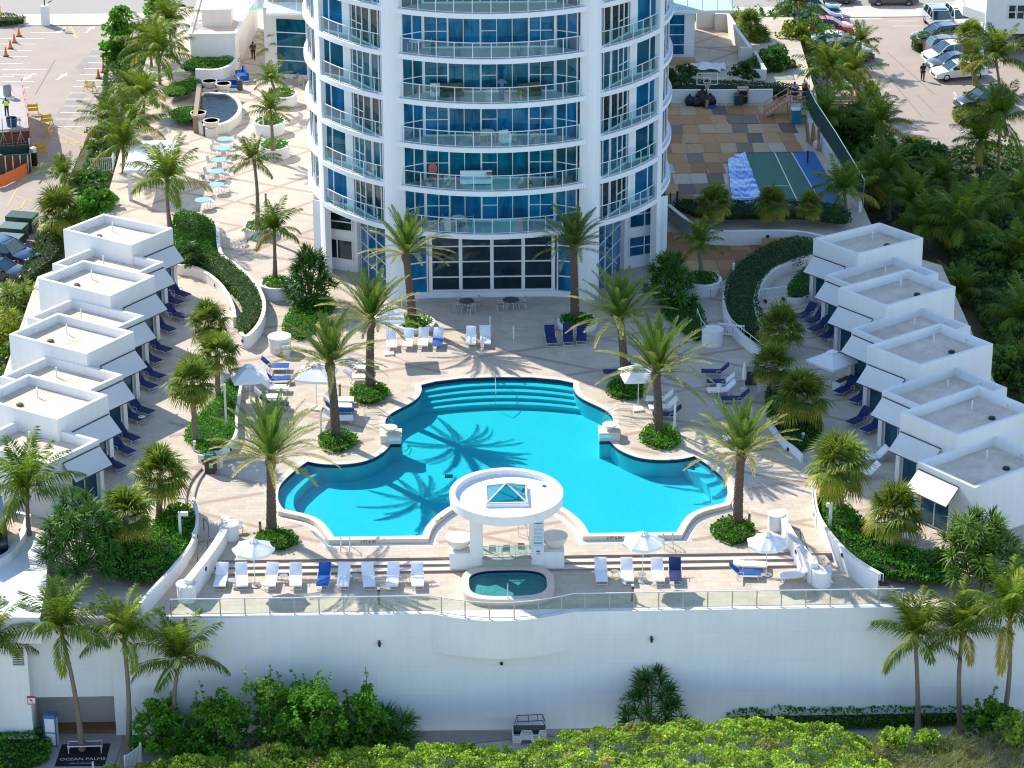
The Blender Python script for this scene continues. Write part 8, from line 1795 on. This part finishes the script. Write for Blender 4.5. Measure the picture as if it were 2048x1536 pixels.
# ================================================================ LIFE ON THE BALCONIES
def zf(k): return F0+FH*k-.045
def balc(px,k,dep): 
    """point on balcony floor k, dep metres behind the rail, at picture column px"""
    z=zf(k); x=onY(px,300,40.).x; return Vector((x,TC-math.sqrt(max(1,(TR-.2-dep)**2-x*x)),z))
rose=mat('rose_velvet',(.50,.13,.12),.8,.1,6)
t=thing('balcony_chair','pink high backed chair on the third balcony from the bottom','chair',balc(865,1,1.3)); m=MB(); m.box((0,0,.42),(.6,.55,.12)); m.build('seat',rose,t); m=MB(); m.lathe([(.05,.45),(.32,.7),(.32,1.1),(.15,1.3),(0,1.32)],(0,.25,0),14,1,.3); m.build('backrest',rose,t,True); m=MB()
for x in (-.25,.25): 
    for y in (-.2,.2): m.tube([(x,y,.4),(x,y,0)],.025,5)
m.build('leg_frame',MT['bark'],t)
t=thing('balcony_sofa','white sofa with a red cushion on the balcony above the lowest one','sofa',balc(952,1,1.5)); m=MB(); m.box((0,0,.28),(2.3,.8,.35)); m.build('seat',MT['towel'],t); m=MB(); m.box((0,.36,.62),(2.3,.18,.5)); m.build('backrest',MT['towel'],t); m=MB(); m.box((.95,.1,.6),(.4,.3,.35)); m.build('cushion',rose,t)
for k,(px,fl_,dp) in enumerate([(1090,1,.4),(1105,1,.45),(1120,1,.4),(1140,1,.5),(1060,1,.4),(835,1,.5)]):
    c=balc(px,fl_,dp); t=thing('potted_plant','small terracotta pot plant on the balcony above the lowest one, number %s from the left'%['two','three','four','five','six','one'][k] if k<5 else 'terracotta pot plant left of the pink balcony chair','potted plant',c,0,'balcony pot plants'); m=MB(); m.lathe([(.1,0),(.16,.28),(.13,.28),(0,.22)],(0,0,0),10); m.build('pot',mat('terracotta',(.38,.13,.06),.8,.1,6) if k==0 else bpy.data.materials['terracotta'],t); rng=np.random.default_rng(k); lb=LB(); rosette(lb,np.array([0,0,.25]),[0,0,1],14,.35,.025,rng,1.); lb.build('foliage',MT['strap'],t)
for k,(px,fl_,dp,lab) in enumerate([(915,0,1.3,'balcony dining table on the lowest balcony'),(975,2,1.4,'white balcony table on the third balcony'),(835,4,1.0,'balcony table on the fifth balcony')]): 
    c=balc(px,fl_,dp); t=thing('balcony_table',lab,'table',c); m=MB(); m.lathe([(.5,.7),(.5,.74),(0,.74)],(0,0,0),20); m.build('table_top',MT['paint'],t); m=MB(); m.tube([(0,0,0),(0,0,.7)],.05,6); m.lathe([(.3,0),(.3,.03),(0,.04)],(0,0,0),14); m.build('pedestal',MT['railmetal'],t)
    for s in (-1,1): chair(c+Vector((s*.8,.1,0)),R(-90*s),'grey chair at the %s, %s side'%(lab,'right' if s>0 else 'left'),'balcony chairs')
for k,(px,fl_,dp,lab) in enumerate([(872,3,1.2,'pale lounge chair on the fourth balcony, left'),(905,3,1.5,'dark wicker sofa on the fourth balcony'),(1060,3,1.4,'dark wicker sofa right on the fourth balcony'),(1010,2,1.0,'white wicker chair on the third balcony')]):
    c=balc(px,fl_,dp); t=thing('wicker_seat',lab,'seat',c,R(8*k)); mm=MT['bowl'] if k in (0,) else (MT['paint'] if k==3 else MT['tabledark']); w_=1.6 if k in(1,2) else .7; m=MB(); m.box((0,0,.22),(w_,.7,.36)); m.build('seat',mm,t); m=MB(); m.box((0,.3,.58),(w_,.14,.5)); m.build('backrest',mm,t)
    for s in (-1,1): m=MB(); m.box((s*(w_/2-.05),0,.48),(.1,.68,.2)); m.build('arm',mm,t)
c=balc(1004,3,1.0); figure('person with raised elbows and blue top on the fourth balcony',c,0,0,1.65,R(178),cl('sky',(.05,.2,.5)),cl('sky2',(.05,.1,.3)),'skin','face')
for o in list(bpy.context.scene.objects):
    if o.parent is None and o.type in('EMPTY','MESH') and o.get('label') and not o.get('kind'): o['kind']='thing'
